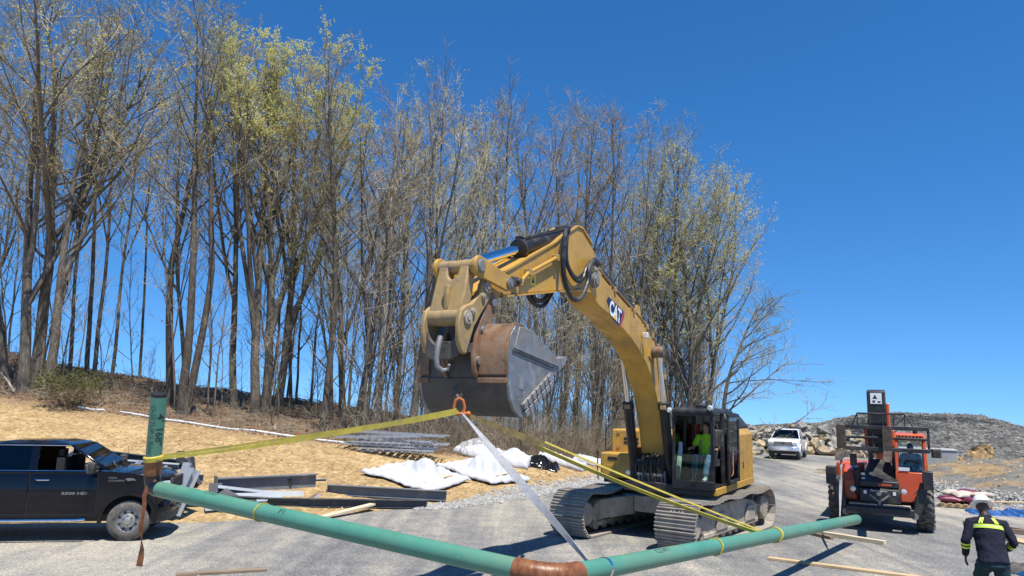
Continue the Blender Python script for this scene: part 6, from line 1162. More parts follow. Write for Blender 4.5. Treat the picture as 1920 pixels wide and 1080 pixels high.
    merge(p.build('trousers', mats['pants'], body, fix=False), vox, 3, disp)
    for s in ('L', 'R'):
        a = J['an' + s]; k = J['kn' + s]; sd = (k - a).normalized(); tf = R3 @ Vector(mats.get('toe', (0, 1, 0))); q = MB(); q.tube([a - tf * 0.06 - R3 @ Vector((0, 0, 0.045)), a - R3 @ Vector((0, 0, 0.04)), a + tf * 0.10 - R3 @ Vector((0, 0, 0.055)), a + tf * 0.19 - R3 @ Vector((0, 0, 0.062))], [0.040, 0.046, 0.045, 0.030], 12); q.tube([a - R3 @ Vector((0, 0, 0.04)), a + sd * 0.05], [0.045, 0.046], 12); q.build('shoe', mats['shoe'], body)
    if vest:
        v = MB(); eloft(v, [J['pel'] + up * 0.02, mid, J['chest'], J['chest'] + up * 0.11, J['neck'] - up * 0.05], [0.205, 0.20, 0.208, 0.19, 0.12], [0.16, 0.148, 0.150, 0.128, 0.095], side); vo = v.build('vest', vest, body, fix=False)
        me = vo.data; bm = bmesh.new(); bm.from_mesh(me); kill = [f for f in bm.faces if abs((f.calc_center_median() - (J['pel'] + J['chest']) / 2).dot(side)) < 0.085 and (f.calc_center_median() - (J['pel'] + J['chest']) / 2).dot(fwd if True else fwd) > 0.03 or abs(f.normal.dot(up)) > 0.9]
        bmesh.ops.delete(bm, geom=kill, context='FACES'); bm.to_mesh(me); bm.free(); so = vo.modifiers.new('solid', 'SOLIDIFY'); so.thickness = 0.012; sb = vo.modifiers.new('sub', 'SUBSURF'); sb.levels = 1; sb.render_levels = 1
    if hair:
        q = MB(); q.ball(hd + hu * 0.026 - hf * 0.016, (0.081, 0.094, 0.105), 18, 12, HR); ho = q.build('hair', hair, body); bm = bmesh.new(); bm.from_mesh(ho.data); bmesh.ops.delete(bm, geom=[f for f in bm.faces if (f.calc_center_median() - hd).dot(hf) > 0.035 and (f.calc_center_median() - hd).dot(hu) < 0.06 or (f.calc_center_median() - hd).dot(hu) < -0.055], context='FACES'); bm.to_mesh(ho.data); bm.free()
    if hat:
        q = MB(); rings = []
        for h_, r_ in ((0.0, 0.165), (0.008, 0.168), (0.016, 0.130), (0.05, 0.124), (0.09, 0.112), (0.125, 0.085), (0.145, 0.05), (0.150, 0.01)): rings.append([hd + hu * (h_ + 0.035) + hs * (r_ * 0.93 * cos(2 * pi * k / 28)) + hf * (r_ * (1.12 if h_ < 0.01 else 1.08) * sin(2 * pi * k / 28)) for k in range(28)])
        q.loft(rings); q.tube([hd + hu * (0.035 + 0.152) - hf * 0.08 - hu * 0.03, hd + hu * 0.196, hd + hu * (0.035 + 0.152) + hf * 0.08 - hu * 0.03], 0.016, 8); q.build('hard_hat', hat, body, smooth=40)
    def tstripe(t, w, grow=0.012, arm=None):
        q = MB()
        if arm:
            e, w0 = J[arm[0] + arm[2]], J[arm[1] + arm[2]]; q.tube([e.lerp(w0, t), e.lerp(w0, t + w)], grow, 16, cap=False)
        return q
    return body, J, side, up, fwd, sh_
M['hivis'] = paint('fluorescent_yellow_tape', (0.60, 0.80, 0.06), 0.6, var=0.06); M['silver_tape'] = paint('silver_tape', (0.55, 0.58, 0.45), 0.5, var=0.08)
# the worker walking away from the camera at lower right
wp = V(*(7.003, 11.095, 1.349)); wp.z = 0; wa = atan2(wp.x, wp.y)
WM = Matrix.Translation(wp) @ Matrix.Rotation(-wa + 0.15, 4, 'Z')
WJ = dict(base=(0, 0, 0), pel=(0.02, 0.0, 0.98), chest=(0.0, 0.12, 1.36), neck=(-0.02, 0.20, 1.565), head=(-0.03, 0.265, 1.685), shL=(-0.215, 0.14, 1.465), shR=(0.205, 0.18, 1.455), elL=(-0.30, 0.05, 1.22), wrL=(-0.30, 0.16, 0.98), elR=(0.31, 0.10, 1.22), wrR=(0.24, 0.32, 1.10), hipL=(-0.09, 0.0, 0.92), hipR=(0.11, 0.0, 0.92), knL=(-0.14, 0.26, 0.62), anL=(-0.13, 0.08, 0.24), knR=(0.13, 0.02, 0.50), anR=(0.13, -0.22, 0.14))
wk, J_, side_, up_, fwd_, jk = figure('worker in white hard hat and navy striped jacket walking away at lower right', WJ, WM, dict(skin=skinmat('dark_skin', (0.075, 0.042, 0.03)), shirt=fabric('navy_jacket', (0.020, 0.021, 0.034)), pants=fabric('dark_blue_trousers', (0.018, 0.040, 0.048), 0.4), shoe=M['rubber'], palmL=(0.2, 1, 0), palmR=(0, 0, 1), hem=0.06), hat=paint('white_hard_hat', (0.78, 0.78, 0.76), 0.3, var=0.03), curl=0.3, disp=0.035)
def jstripe(name, pts, w, mt):
    """a tape lying on the jacket: projected along the horizontal onto a torso-sized ellipse"""
    m_ = MB(); m_.ribbon(pts, w, 0.006, [up_] * len(pts)); return m_.build(name, mt, wk)
def torso_pt(t, ang, grow=0.0):
    p = J_['pel'].lerp(J_['neck'], t); wdt = lerp_tab([(0, .20), (0.3, .20), (0.62, .207), (0.8, .193), (0.93, .135)], t) + grow; dp = lerp_tab([(0, .155), (0.3, .146), (0.62, .15), (0.8, .132), (0.93, .10)], t) + grow
    return p + side_ * (wdt * sin(ang)) - fwd_ * (dp * cos(ang))
for z_, mt in ((0.745, 'hivis'), (0.69, 'hivis')): jstripe('reflective_stripe', [torso_pt(z_, a * 0.1, 0.012) for a in range(-11, 12)], 0.022, M[mt])
jstripe('reflective_stripe', [torso_pt(0.717, a * 0.1, 0.012) for a in range(-11, 12)], 0.012, M['silver_tape'])
for sg in (-1, 1):
    for o in (-0.02, 0.02):
        m_ = MB(); pts = [torso_pt(0.76 + 0.028 * k, sg * (0.52 - 0.02 * k) + o * 4, 0.016) + up_ * 0.012 for k in range(6)]; m_.ribbon(pts, 0.02, 0.006, side_); m_.build('shoulder_stripe', M['hivis'], wk)
for s in ('L', 'R'):
    for t in (0.16, 0.36): e, w0 = J_['el' + s], J_['wr' + s]; m_ = MB(); m_.tube([e.lerp(w0, t - 0.05), e.lerp(w0, t + 0.05)], 0.066 if t < 0.3 else 0.062, 20, cap=False); m_.build('sleeve_stripe', M['hivis'], wk)
for s in ('L', 'R'):
    h, k = J_['kn' + s], J_['hip' + s]; m_ = MB(); m_.tube([h.lerp(k, 0.12), h.lerp(k, 0.28)], [0.094, 0.100], 20, cap=False); m_.build('leg_stripe', M['hivis'], wk)
# the excavator's operator: local x right, y forward, z up, inside the cab
OM = EXM @ Matrix.Translation((0.55, 1.09, 1.74)) @ Matrix.Rotation(-pi / 2, 4, 'Z')
OJ = dict(base=(0, 0, 0), pel=(0, 0, 0.10), chest=(0.0, -0.02, 0.48), neck=(0.0, 0.02, 0.70), head=(0.0, 0.05, 0.855), shL=(-0.20, 0, 0.62), shR=(0.20, 0.0, 0.62), elL=(-0.31, 0.10, 0.34), wrL=(-0.30, 0.34, 0.34), elR=(0.31, 0.10, 0.34), wrR=(0.30, 0.36, 0.36), hipL=(-0.09, 0.05, 0.09), hipR=(0.09, 0.05, 0.09), knL=(-0.15, 0.50, 0.16), anL=(-0.13, 0.66, -0.28), knR=(0.15, 0.50, 0.16), anR=(0.12, 0.70, -0.28))
figure('excavator operator in fluorescent green shirt, tan vest and blue jeans, seated in the cab', OJ, OM, dict(skin=skinmat('light_skin', (0.42, 0.22, 0.15)), shirt=fabric('fluorescent_green_shirt', (0.36, 0.72, 0.04), 0.1), pants=fabric('blue_jeans', (0.15, 0.23, 0.38), 0.25), shoe=paint('white_trainers', (0.6, 0.6, 0.58), 0.6), look=(0.3, 1, 0), palmL=(-1, 0, 0), palmR=(1, 0, 0)), vox=0.016, sleeve=0.36, vest=fabric('tan_vest', (0.36, 0.29, 0.19)), curl=0.6, hair=fabric('dark_cap', (0.05, 0.035, 0.028)), disp=0.02)
# the telehandler's driver
DM = THM @ Matrix.Translation((-0.68, 0.78, 1.26)) @ Matrix.Rotation(-pi / 2, 4, 'Z')
DJ = dict(OJ, wrL=(-0.15, 0.52, 0.36), elL=(-0.28, 0.22, 0.30), wrR=(0.15, 0.52, 0.36), elR=(0.28, 0.22, 0.30), head=(0.0, 0.07, 0.85))
DJ['anL'] = (-0.13, 0.62, -0.22); DJ['anR'] = (0.12, 0.64, -0.22)
figure('telehandler driver in a pale shirt behind the steering wheel', DJ, DM, dict(skin=skinmat('brown_skin', (0.12, 0.07, 0.05)), shirt=fabric('pale_shirt', (0.58, 0.60, 0.62), 0.1), pants=fabric('dark_trousers', (0.03, 0.03, 0.04)), shoe=M['rubber'], palmL=(-1, 0, 0), palmR=(1, 0, 0)), vox=0.018, sleeve=1.0, hair=fabric('dark_hair', (0.02, 0.018, 0.016)), curl=0.7, disp=0.02)

# ---------------------------------------------------------------- stockpile, rubble and mounds on the right
def stonepile_mat():
    m, nt = nmat('crushed_stone_stockpile'); c = coords(nt); n1 = tex_noise(nt, c, 0.16, 4, 0.6, 0.5); n2 = tex_noise(nt, c, 1.6, 6, 0.7)
    cell = tex_vor(nt, c, 3.6, 'Color'); cs = nt.nodes.new('ShaderNodeSeparateColor'); nt.links.new(cell, cs.inputs[0])
    col = ramp(nt, n1, [(0.38, (0.05, 0.051, 0.053)), (0.46, (0.14, 0.137, 0.127)), (0.66, (0.185, 0.178, 0.16))])
    col = mixc(nt, 1.0, col, ramp(nt, cs.outputs[0], [(0, (0.45, 0.45, 0.45)), (0.6, (1, 1, 1)), (0.9, (1.35, 1.33, 1.28)), (1, (2.0, 1.95, 1.85))]), 'MULTIPLY'); col = mixc(nt, 1.0, col, ramp(nt, n2, [(0.3, (0.75, 0.75, 0.75)), (0.7, (1.2, 1.2, 1.2))]), 'MULTIPLY')
    bsdf(nt, col, 0.95, 0, mathn(nt, 'ADD', tex_vor(nt, c, 3.6), n2), 0.9, 0.2, 0.15); return m
M['stockpile'] = stonepile_mat()
CREST = [(16, 0.3), (18, 1.2), (20, 1.75), (25, 2.05), (27, 2.35), (29.4, 3.05), (34, 3.25), (37, 3.22), (39, 2.7), (41.2, 2.2), (48, 1.6), (60, 1.4), (75, 0.6), (90, 0)]
def pile_z(x, y):
    # the crest runs from (19, 62) to (60, 58); slope towards the camera ends near y = 46..54
    yc = lerp_tab([(15, 64), (25, 65), (34, 60), (60, 58), (90, 60)], x); y0 = lerp_tab([(15, 56), (25, 55.5), (31, 48.5), (40, 46), (60, 44), (90, 46)], x); h = lerp_tab(CREST, x)
    if y < yc: t = max(0, (y - y0) / (yc - y0))
    else: t = max(0, 1 - (y - yc) / 16)
    s = min(1, t * 1.12); s = s * (1 - 0.25 * s * (1 - s)) if t < 1 else 1
    k = min(1, t * 3)
    return h * s - 0.06 + k * (0.28 * mn.noise(V(x * 0.22, y * 0.22, 2)) + 0.13 * mn.noise(V(x * 0.7, y * 0.7, 4)) + 0.07 * mn.noise(V(x * 1.9, y * 1.9, 6)))
m_ = MB(); m_.grid(lambda u, v: (14 + 78 * u, 43 + 40 * v, pile_z(14 + 78 * u, 43 + 40 * v)), 260, 110)
tag(m_.build('stockpile', M['stockpile'], smooth=180, fix=False), kind='structure')
RK = random.Random(21); sp = []
for _ in range(12000):
    x = RK.uniform(17, 52); y = RK.uniform(45, 66); z = pile_z(x, y)
    if z > 0.05: sp.append((x, y, z + 0.01, 0.04 + 0.075 * RK.random() ** 2))
M['pile_a'] = paint('grey_rock', (0.18, 0.175, 0.16), 0.95, var=0.3); M['pile_b'] = paint('charcoal_rock', (0.10, 0.10, 0.098), 0.95, var=0.3); M['pile_c'] = paint('pale_grey_rock', (0.26, 0.25, 0.22), 0.95, var=0.3)
scatter('pile_stones', [M['pile_a'], M['pile_b'], M['pile_a'], M['pile_c']], sp, 6, 0.8, 'broken stone covering the long grey stockpile')
# rock shapes shared by the boulders
def rock_mesh(seed, mt, n=2):
    bm = bmesh.new(); bmesh.ops.create_icosphere(bm, subdivisions=n, radius=1.0); rr_ = random.Random(seed); cuts = [(V(rr_.gauss(0, 1), rr_.gauss(0, 1), rr_.gauss(0, 1)).normalized(), rr_.uniform(0.42, 0.8)) for _ in range(12)]
    for v in bm.verts:
        for n_, d in cuts:
            e = v.co.dot(n_)
            if e > d: v.co -= n_ * (e - d)
        v.co *= 1 + 0.10 * mn.noise(v.co * 1.6 + V(seed, 0, 0)); v.co += V(mn.noise(v.co * 3 + V(0, seed, 0)), mn.noise(v.co * 3 + V(9, seed, 0)), mn.noise(v.co * 3 + V(0, seed, 9))) * 0.16
    me = bpy.data.meshes.new('boulder'); bm.to_mesh(me); bm.free(); me.materials.append(mt); return me
def rockmat(name, a, b_, c_):
    m, nt = nmat(name); c = coords(nt); f = tex_noise(nt, c, 1.7, 7, 0.7, 0.5); oi = nt.nodes.new('ShaderNodeObjectInfo'); col = ramp(nt, f, [(0.32, a), (0.5, b_), (0.7, c_)])
    col = mixc(nt, 1.0, col, ramp(nt, oi.outputs['Random'], [(0, (0.72, 0.72, 0.74)), (1, (1.2, 1.17, 1.1))]), 'MULTIPLY'); bsdf(nt, col, 0.92, 0, f, 0.6, 0.15, 0.2); return m
M['rock1'] = rockmat('grey_limestone', (0.22, 0.21, 0.19), (0.36, 0.34, 0.30), (0.48, 0.45, 0.39)); M['rock2'] = rockmat('tan_limestone', (0.26, 0.20, 0.125), (0.40, 0.32, 0.21), (0.52, 0.44, 0.32)); M['rock3'] = rockmat('brown_boulder', (0.20, 0.13, 0.065), (0.36, 0.245, 0.12), (0.47, 0.35, 0.20))
RM = [rock_mesh(k, M['rock1'] if k % 3 else M['rock2']) for k in range(9)]
def boulder(x, y, z, r, label, group, me=None, sq=0.75):
    o = from_mesh('boulder', me or RK.choice(RM), None, (x, y, z), (RK.uniform(-.4, .4), RK.uniform(-.4, .4), RK.uniform(0, 6.28)), (r * RK.uniform(.85, 1.25), r * RK.uniform(.8, 1.1), r * RK.uniform(0.8, 1.1) * sq)); return tag(o, label, 'boulder', group)
n_ = 0
def heap_h(x): return lerp_tab([(15.2, 0.8), (16.4, 2.0), (18, 2.2), (20.5, 1.9), (22, 2.3), (24, 2.1), (26, 1.7), (27.5, 0.6)], x)
for row in range(4):
    for k in range(30):
        x = 15.4 + 12.0 * (k + RK.uniform(-.35, .35)) / 30; hh = heap_h(x); t = row / 3.0
        yb0 = lerp_tab([(15, 50.5), (17, 52.5), (19.5, 55.5), (22, 55.0), (24.5, 52.5), (28, 53)], x); y = yb0 + 0.3 + t * 3.2 + RK.uniform(-.4, .4); z = max(0.1, hh * (0.10 + 0.72 * t) + RK.uniform(-.1, .1)); boulder(x, y, z, (0.22 + 0.46 * RK.random() ** 1.8) * (1.15 if row == 0 else 1), 'broken limestone boulder in the rubble heap beside the white pickup', 'boulders in the rubble heap', sq=0.85)
m_ = MB(); m_.grid(lambda u, v: (15.0 + 13 * u, lerp_tab([(15, 50.5), (17, 52.5), (19.5, 55.5), (22, 55.0), (24.5, 52.5), (28, 53)], 15 + 13 * u) + 0.8 + 5 * v, -0.1 + heap_h(15 + 13 * u) * (0.72 * min(1, v * 1.6)) * (1 if v < 0.8 else (1 - v) * 5) + 0.1 * mn.noise(V(u * 22, v * 9, 5))), 40, 14); tag(m_.build('rubble_core', M['stockpile'], smooth=180, fix=False), kind='structure')
# dirt mound, stone windrow, big boulder, concrete block
def mound_z(x, y):
    a = 1.15 * math.exp(-(((x - 27.5) / 7.5) ** 2 + ((y - 37.5) / 4.2) ** 2)); b_ = 1.0 * math.exp(-(((x - 24.5) / 4.0) ** 2 + ((y - 33.0) / 2.6) ** 2)); c_ = 0.5 * math.exp(-(((x - 21.0) / 2.0) ** 2 + ((y - 36.5) / 3.2) ** 2))
    h = max(a, b_, c_); return h - 0.09 + min(1, h * 3) * (0.22 * mn.noise(V(x * 0.6, y * 0.6, 8)) + 0.09 * mn.noise(V(x * 1.9, y * 1.9, 3)))
def mound_mat():
    m, nt = nmat('mixed_dirt_mound'); c = coords(nt); n1 = tex_noise(nt, c, 0.35, 4, 0.6, 0.4); n2 = tex_noise(nt, c, 3, 6, 0.7)
    col = mixc(nt, ramp(nt, n1, [(0.50, (0, 0, 0)), (0.60, (1, 1, 1))]), ramp(nt, n2, [(0.3, (0.10, 0.098, 0.09)), (0.7, (0.22, 0.21, 0.19))]), ramp(nt, n2, [(0.3, (0.20, 0.135, 0.07)), (0.7, (0.36, 0.26, 0.145))])); bsdf(nt, col, 0.95, 0, n2, 0.8, 0.12, 0.15); return m
M['mound'] = mound_mat(); m_ = MB(); m_.grid(lambda u, v: (15 + 32 * u, 27 + 21 * v, mound_z(15 + 32 * u, 27 + 21 * v)), 130, 90); tag(m_.build('dirt_mound', M['mound'], smooth=180, fix=False), kind='structure')
def mz(x, y): return max(0, mound_z(x, y))
sp = []
for _ in range(5200):
    t = RK.random(); cx = lerp_tab([(0, 17.6), (0.3, 17.0), (0.6, 17.8), (1, 21.5)], t); cy = lerp_tab([(0, 35.0), (0.3, 30.5), (0.6, 27.5), (1, 26.0)], t); x = cx + RK.gauss(0, 0.75); y = cy + RK.gauss(0, 0.8)
    hh = 0.42 * math.exp(-((x - cx) ** 2 + (y - cy) ** 2) / 0.9); sp.append((x, y, mz(x, y) + hh * RK.random(), RK.uniform(0.035, 0.11)))
scatter('stone_windrow', [M['st1'], M['st2'], M['st2'], M['st1']], sp, 9, 0.8, 'low ridge of pale crushed stone right of the telehandler')
sp = []
for _ in range(2600):
    x = RK.uniform(18, 36); y = RK.uniform(29, 44); z = mz(x, y)
    if z > 0.02: sp.append((x, y, z, 0.02 + 0.09 * RK.random() ** 3))
scatter('mound_stones', [M['clod'], M['st1'], M['st3'], M['clod2']], sp, 10, 0.8, 'stones and clods lying on the dirt mound')
p_ = (28.335, 44.956, 0.429); o = from_mesh('boulder', rock_mesh(77, M['rock3'], 3), None, (p_[0], p_[1], 0.75), (0.15, 0.25, 0.4), (1.15, 0.8, 0.75)); tag(o, 'large tan boulder on the dirt mound at the right', 'boulder')
p_ = (26.394, 43.968, 0.270); o = from_mesh('boulder', rock_mesh(78, M['rock3'], 2), None, (p_[0], p_[1], 0.55), (0.1, 0, 1.4), (0.5, 0.4, 0.3)); tag(o, 'small tan rock left of the large tan boulder', 'boulder')
p_ = (28.079, 43.454, 0.323); o = from_mesh('boulder', rock_mesh(79, M['rock2'], 2), None, (p_[0], p_[1], 0.5), (0.1, 0, 0.4), (0.45, 0.35, 0.25)); tag(o, 'small pale rock right of the large tan boulder', 'boulder')
M['concrete'] = paint('precast_concrete', (0.40, 0.40, 0.38), 0.85, var=0.1, scale=1.5, dirt=(0.28, 0.26, 0.23), damt=0.3, dscale=1.2, bump=0.15, bscale=30)
cbp = (23.422, 40.865, 0.688); cb_ = thing('concrete_block', 'grey precast concrete box behind the telehandler cab', 'concrete block', (cbp[0] - 0.6, cbp[1], 0), radians(-22)); m_ = MB(); m_.bb(-1.6, 1.25, -0.6, 0.9, -0.05, 1.18); m_.build('body', M['concrete'], cb_, bevel=0.03); m_ = MB(); m_.bb(-1.63, 1.28, -0.63, 0.93, 1.183, 1.27); m_.build('lid', M['concrete'], cb_, bevel=0.02)
# ---------------------------------------------------------------- lumber, pallet of bags, blue tarp
def wood(name, c, c2):
    m, nt = nmat(name); f = tex_noise(nt, coords(nt, 'Object', (0.7, 9, 9)), 3, 6, 0.65, 0.4); bsdf(nt, ramp(nt, f, [(0.3, c), (0.7, c2)]), 0.8, 0, f, 0.2, 0.02, 0.2); return m
M['wood'] = wood('pale_lumber', (0.42, 0.29, 0.15), (0.60, 0.45, 0.27)); M['wood_old'] = wood('weathered_lumber', (0.17, 0.12, 0.08), (0.32, 0.24, 0.17)); M['wood_white'] = wood('fresh_lumber', (0.52, 0.42, 0.27), (0.70, 0.60, 0.43))
def plank(label, a, b_, w, t, mt, lift=0.0, group=None, roll=0.0, name='plank'):
    a, b_ = Vector(a), Vector(b_); L = (b_ - a).length; m_ = MB(); m_.bb(-L / 2, L / 2, -w / 2, w / 2, -t / 2, t / 2); o = m_.build(name, mt, None, bevel=0.003); d = b_ - a
    o.location = (a + b_) / 2 + V(0, 0, t / 2 + 0.004 + lift); o.rotation_euler = (roll, -atan2(d.z, sqrt(d.x ** 2 + d.y ** 2)), atan2(d.y, d.x)); return tag(o, label, 'plank', group)
plank('long tan plank lying on the gravel below the pipe at lower right', (5.427, 15.898, 0.000), (7.998, 14.270, 0.000), 0.18, 0.045, M['wood'])
plank('pale timber on the gravel under the end of the pipe', (7.806, 19.250, 0.000), (8.874, 17.968, 0.000), 0.14, 0.09, M['wood_white']); plank('dark timber end left of the pale timber under the pipe', (7.555, 19.289, 0.000), (7.863, 18.514, 0.000), 0.10, 0.07, M['wood_old'])
plank('weathered plank with a broken end at lower left', (-5.555, 13.146, 0.000), (-4.204, 13.714, 0.000), 0.15, 0.04, M['wood_old'])
plank('brown round-edged timber behind the walking worker, on his left', (12.954, 21.693, -0.000), (13.894, 21.199, -0.000), 0.12, 0.10, M['wood_old']); plank('wide tan board right of the walking worker', (12.604, 19.205, 0.000), (12.814, 18.249, 0.000), 0.5, 0.04, M['wood']); plank('dark timber lying behind the wide tan board', (13.191, 20.229, 0.000), (13.971, 19.865, 0.000), 0.12, 0.10, M['wood_old'], 0.02); plank('thin dark timber right of the worker, nearest the blue tarp', (13.729, 21.172, 0.000), (14.163, 20.133, 0.000), 0.08, 0.06, M['wood_old'])
plank('pale board leaning on the steel beams beside the gravel yard', (-4.716, 19.480, -0.002), (-3.718, 21.280, 0.120), 0.20, 0.05, M['wood_white'], 0.03)
m_ = MB(); q = (10.211, 15.326, 0.000); m_.grid(lambda u, v: (q[0] + 0.7 * (u - 0.5), q[1] + 0.5 * (v - 0.5), 0.01 + 0.2 * max(0, sin(pi * u) * sin(pi * v)) * (0.6 + 0.8 * abs(mn.noise(V(u * 5, v * 5, 2))))), 24, 18); o = m_.build('crumpled_bag', M['rubber'], smooth=60, fix=False); tag(o, 'crumpled dark bag on the gravel at the right edge', 'bag'); m_ = MB(); m_.grid(lambda u, v: (q[0] - 0.1 + 0.5 * (u - 0.3), q[1] - 0.3 + 0.25 * (v - 0.5), 0.012 + 0.09 * max(0, sin(pi * u) * sin(pi * v))), 14, 8); m_.build('silver_lining', M['chrome'], o, fix=False)
pp = V(*(15.512, 25.732, 0.000)); pr_ = radians(-32)
pal = thing('pallet', 'wooden pallet under the maroon and white bags', 'pallet', (pp.x, pp.y, 0), pr_)
for k in range(3): m_ = MB(); y = -0.5 + 0.5 * k; m_.bb(-0.62, 0.62, y - 0.045, y + 0.045, 0.024, 0.115); m_.build('stringer', M['wood'], pal, bevel=0.004)
for k in range(7): m_ = MB(); x = -0.56 + 0.187 * k; m_.bb(x - 0.05, x + 0.05, -0.58, 0.58, 0.117, 0.138); m_.build('deck_board', M['wood'], pal, bevel=0.003)
for k in range(3): m_ = MB(); x = -0.56 + 0.56 * k; m_.bb(x - 0.05, x + 0.05, -0.58, 0.58, 0.002, 0.022); m_.build('bottom_board', M['wood'], pal, bevel=0.003)
M['bag_white'] = paint('white_paper_bag', (0.52, 0.44, 0.37), 0.6, var=0.15, scale=5, dirt=(0.30, 0.24, 0.2), damt=0.3); M['bag_red'] = paint('maroon_print', (0.16, 0.02, 0.045), 0.4, var=0.3, scale=6, wear=(0.6, 0.5, 0.48), wamt=0.12)
def bag(label, x, y, z, rz, mt, tilt=0.0):
    rr_ = random.Random(int(x * 100 + y * 10)); m_ = MB(); rings = []
    for i in range(9):
        u = -0.30 + 0.60 * i / 8; k = (1 - abs(2 * i / 8 - 1) ** 4); ring = []
        for j in range(14): a = 2 * pi * j / 14; w = 0.19 * (0.86 + 0.14 * k); h = 0.075 * k + 0.012; ring.append((u, w * cos(a), h * sin(a) + 0.015 * mn.noise(V(u * 8, a * 1.3, x + y))))
        rings.append(ring)
    m_.loft(rings); o = m_.build('bag', mt, smooth=60); o.location = (pp.x + x * cos(pr_) - y * sin(pr_), pp.y + x * sin(pr_) + y * cos(pr_), z); o.rotation_euler = (tilt, 0.1 * sin(x * 9), pr_ + rz); return tag(o, label, 'bag', None)
for lb, x, y, z, r_, mt, tl in (('maroon bag at the front left corner of the pallet', -0.38, -0.34, 0.215, 0.2, 'bag_red', 0), ('maroon bag at the front right of the pallet', 0.25, -0.36, 0.215, -0.15, 'bag_red', 0), ('white bag at the back left of the pallet, bottom layer', -0.35, 0.05, 0.215, 0.5, 'bag_white', 0), ('white bag in the middle of the pallet, bottom layer', 0.3, 0.1, 0.215, 0.1, 'bag_white', 0), ('white bag at the far right of the pallet, bottom layer', 0.32, 0.42, 0.215, 0.3, 'bag_white', 0), ('white bag at the far left of the pallet', -0.3, 0.42, 0.215, -0.2, 'bag_white', 0), ('white bag slumped on top of the front maroon bags', -0.05, -0.12, 0.345, 0.7, 'bag_white', 0.2), ('white bag lying on top at the right of the pile', 0.36, 0.0, 0.345, 0.4, 'bag_white', -0.15), ('maroon bag lying on top at the back of the pile', 0.05, 0.38, 0.36, 0.1, 'bag_red', 0.1), ('white bag on top of the left of the pile', -0.35, 0.2, 0.345, 1.2, 'bag_white', 0.1)): bag(lb, x, y, z, r_, M[mt], tl)
pal.scale = (1.2, 1.2, 1.1)
for o_ in [q_ for q_ in bpy.data.objects if q_.name.split('.')[0] == 'bag']:
    o_.location = V(pp.x + (o_.location.x - pp.x) * 1.2, pp.y + (o_.location.y - pp.y) * 1.2, o_.location.z * 1.22); o_.scale = (1.22, 1.22, 1.3)
def tarp(name, label, cx, cy, lx_, ly_, rz, hfun, mt, seed, nx=70, ny=56, wr_=0.055, cat='tarp', z0=None, skirt=0.06, thick=0.006, lift=0.012):
    """a sheet draped over goods: hfun gives the load under it, the hem meets the ground, wrinkles run down the sides"""
    ca, sa = cos(rz), sin(rz)
    def f(u, v):
        x = (u - 0.5) * lx_; y = (v - 0.5) * ly_; e = min(u, 1 - u) * lx_; e2 = min(v, 1 - v) * ly_; d = min(e, e2)
        x += 0.10 * mn.noise(V(u * 3, v * 3, seed)) * (1 if d > 0.02 else 1.6); y += 0.10 * mn.noise(V(v * 3, u * 3, seed + 5))
        k = min(1.0, d / 0.11); k = k ** 0.6; h = hfun(x, y)
        w = wr_ * (1.6 * abs(mn.noise(V(x * 2.6 + 2.2 * y, y * 0.8, seed + 7))) ** 0.5 + 0.6 * abs(mn.noise(V(x * 1.7, y * 1.7, seed + 1))) ** 0.6 + 0.7 * abs(mn.noise(V(x * 5 + y * 2, y * 4, seed + 2))) ** 0.7 + 0.35 * abs(mn.noise(V(x * 11, y * 9 + x * 4, seed + 3))))
        wx, wy = cx + x * ca - y * sa, cy + x * sa + y * ca; gzz = max(gz(wx, wy), 0) if z0 is None else z0
        return (wx, wy, gzz + lift + k * (h - w) + (1 - k) * skirt * (abs(mn.noise(V(u * 9, v * 9, seed))) - 0.25))
    m_ = MB(); m_.grid(f, nx, ny); o = m_.build(name, mt, smooth=180, fix=False); so = o.modifiers.new('thickness', 'SOLIDIFY'); so.thickness = thick; return tag(o, label, cat)
M['tarp_white'] = paint('white_plastic_sheet', (0.50, 0.51, 0.53), 0.5, var=0.05, dirt=(0.42, 0.38, 0.32), damt=0.08, dscale=1.5); M['tarp_black'] = paint('black_plastic_sheet', (0.008, 0.008, 0.009), 0.16, var=0.2); M['tarp_blue'] = paint('blue_tarpaulin', (0.02, 0.09, 0.27), 0.5, var=0.2, scale=5)
def bump(x, y, cx, cy, rx, ry, h, p=2.0): return h * math.exp(-(abs((x - cx) / rx) ** p + abs((y - cy) / ry) ** p))
p_ = (-3.091, 25.580, 0.399); tarp('tarp', 'white sheet with a tall peak, front left of the covered goods', p_[0], p_[1] + 0.5, 2.8, 2.7, radians(-28), lambda x, y: 0.16 + bump(x, y, 0.2, 0.3, 0.38, 0.30, 0.52, 2.6) + bump(x, y, -0.45, 0.35, 0.4, 0.3, 0.20, 3) + bump(x, y, 0.5, -0.3, 0.6, 0.5, 0.10, 3), M['tarp_white'], 1, lift=0.10)
p_ = (-0.881, 27.540, 0.337); tarp('tarp', 'white sheet over a round drum shape, right of the peaked sheet', p_[0], p_[1] + 0.7, 2.6, 2.5, radians(-35), lambda x, y: 0.18 + bump(x, y, 0.1, 0.1, 0.50, 0.66, 0.50, 5) + bump(x, y, -0.6, 0.3, 0.4, 0.4, 0.2, 3), M['tarp_white'], 2, lift=0.09)
p_ = (-0.573, 30.860, 0.660); tarp('tarp', 'white sheet with two humps, rearmost of the large covered goods', p_[0], p_[1] + 0.95, 3.2, 1.8, radians(-10), lambda x, y: 0.34 + bump(x, y, -0.7, 0.2, 0.6, 0.6, 0.36) + bump(x, y, 0.9, 0.1, 0.4, 0.5, 0.30), M['tarp_white'], 3)
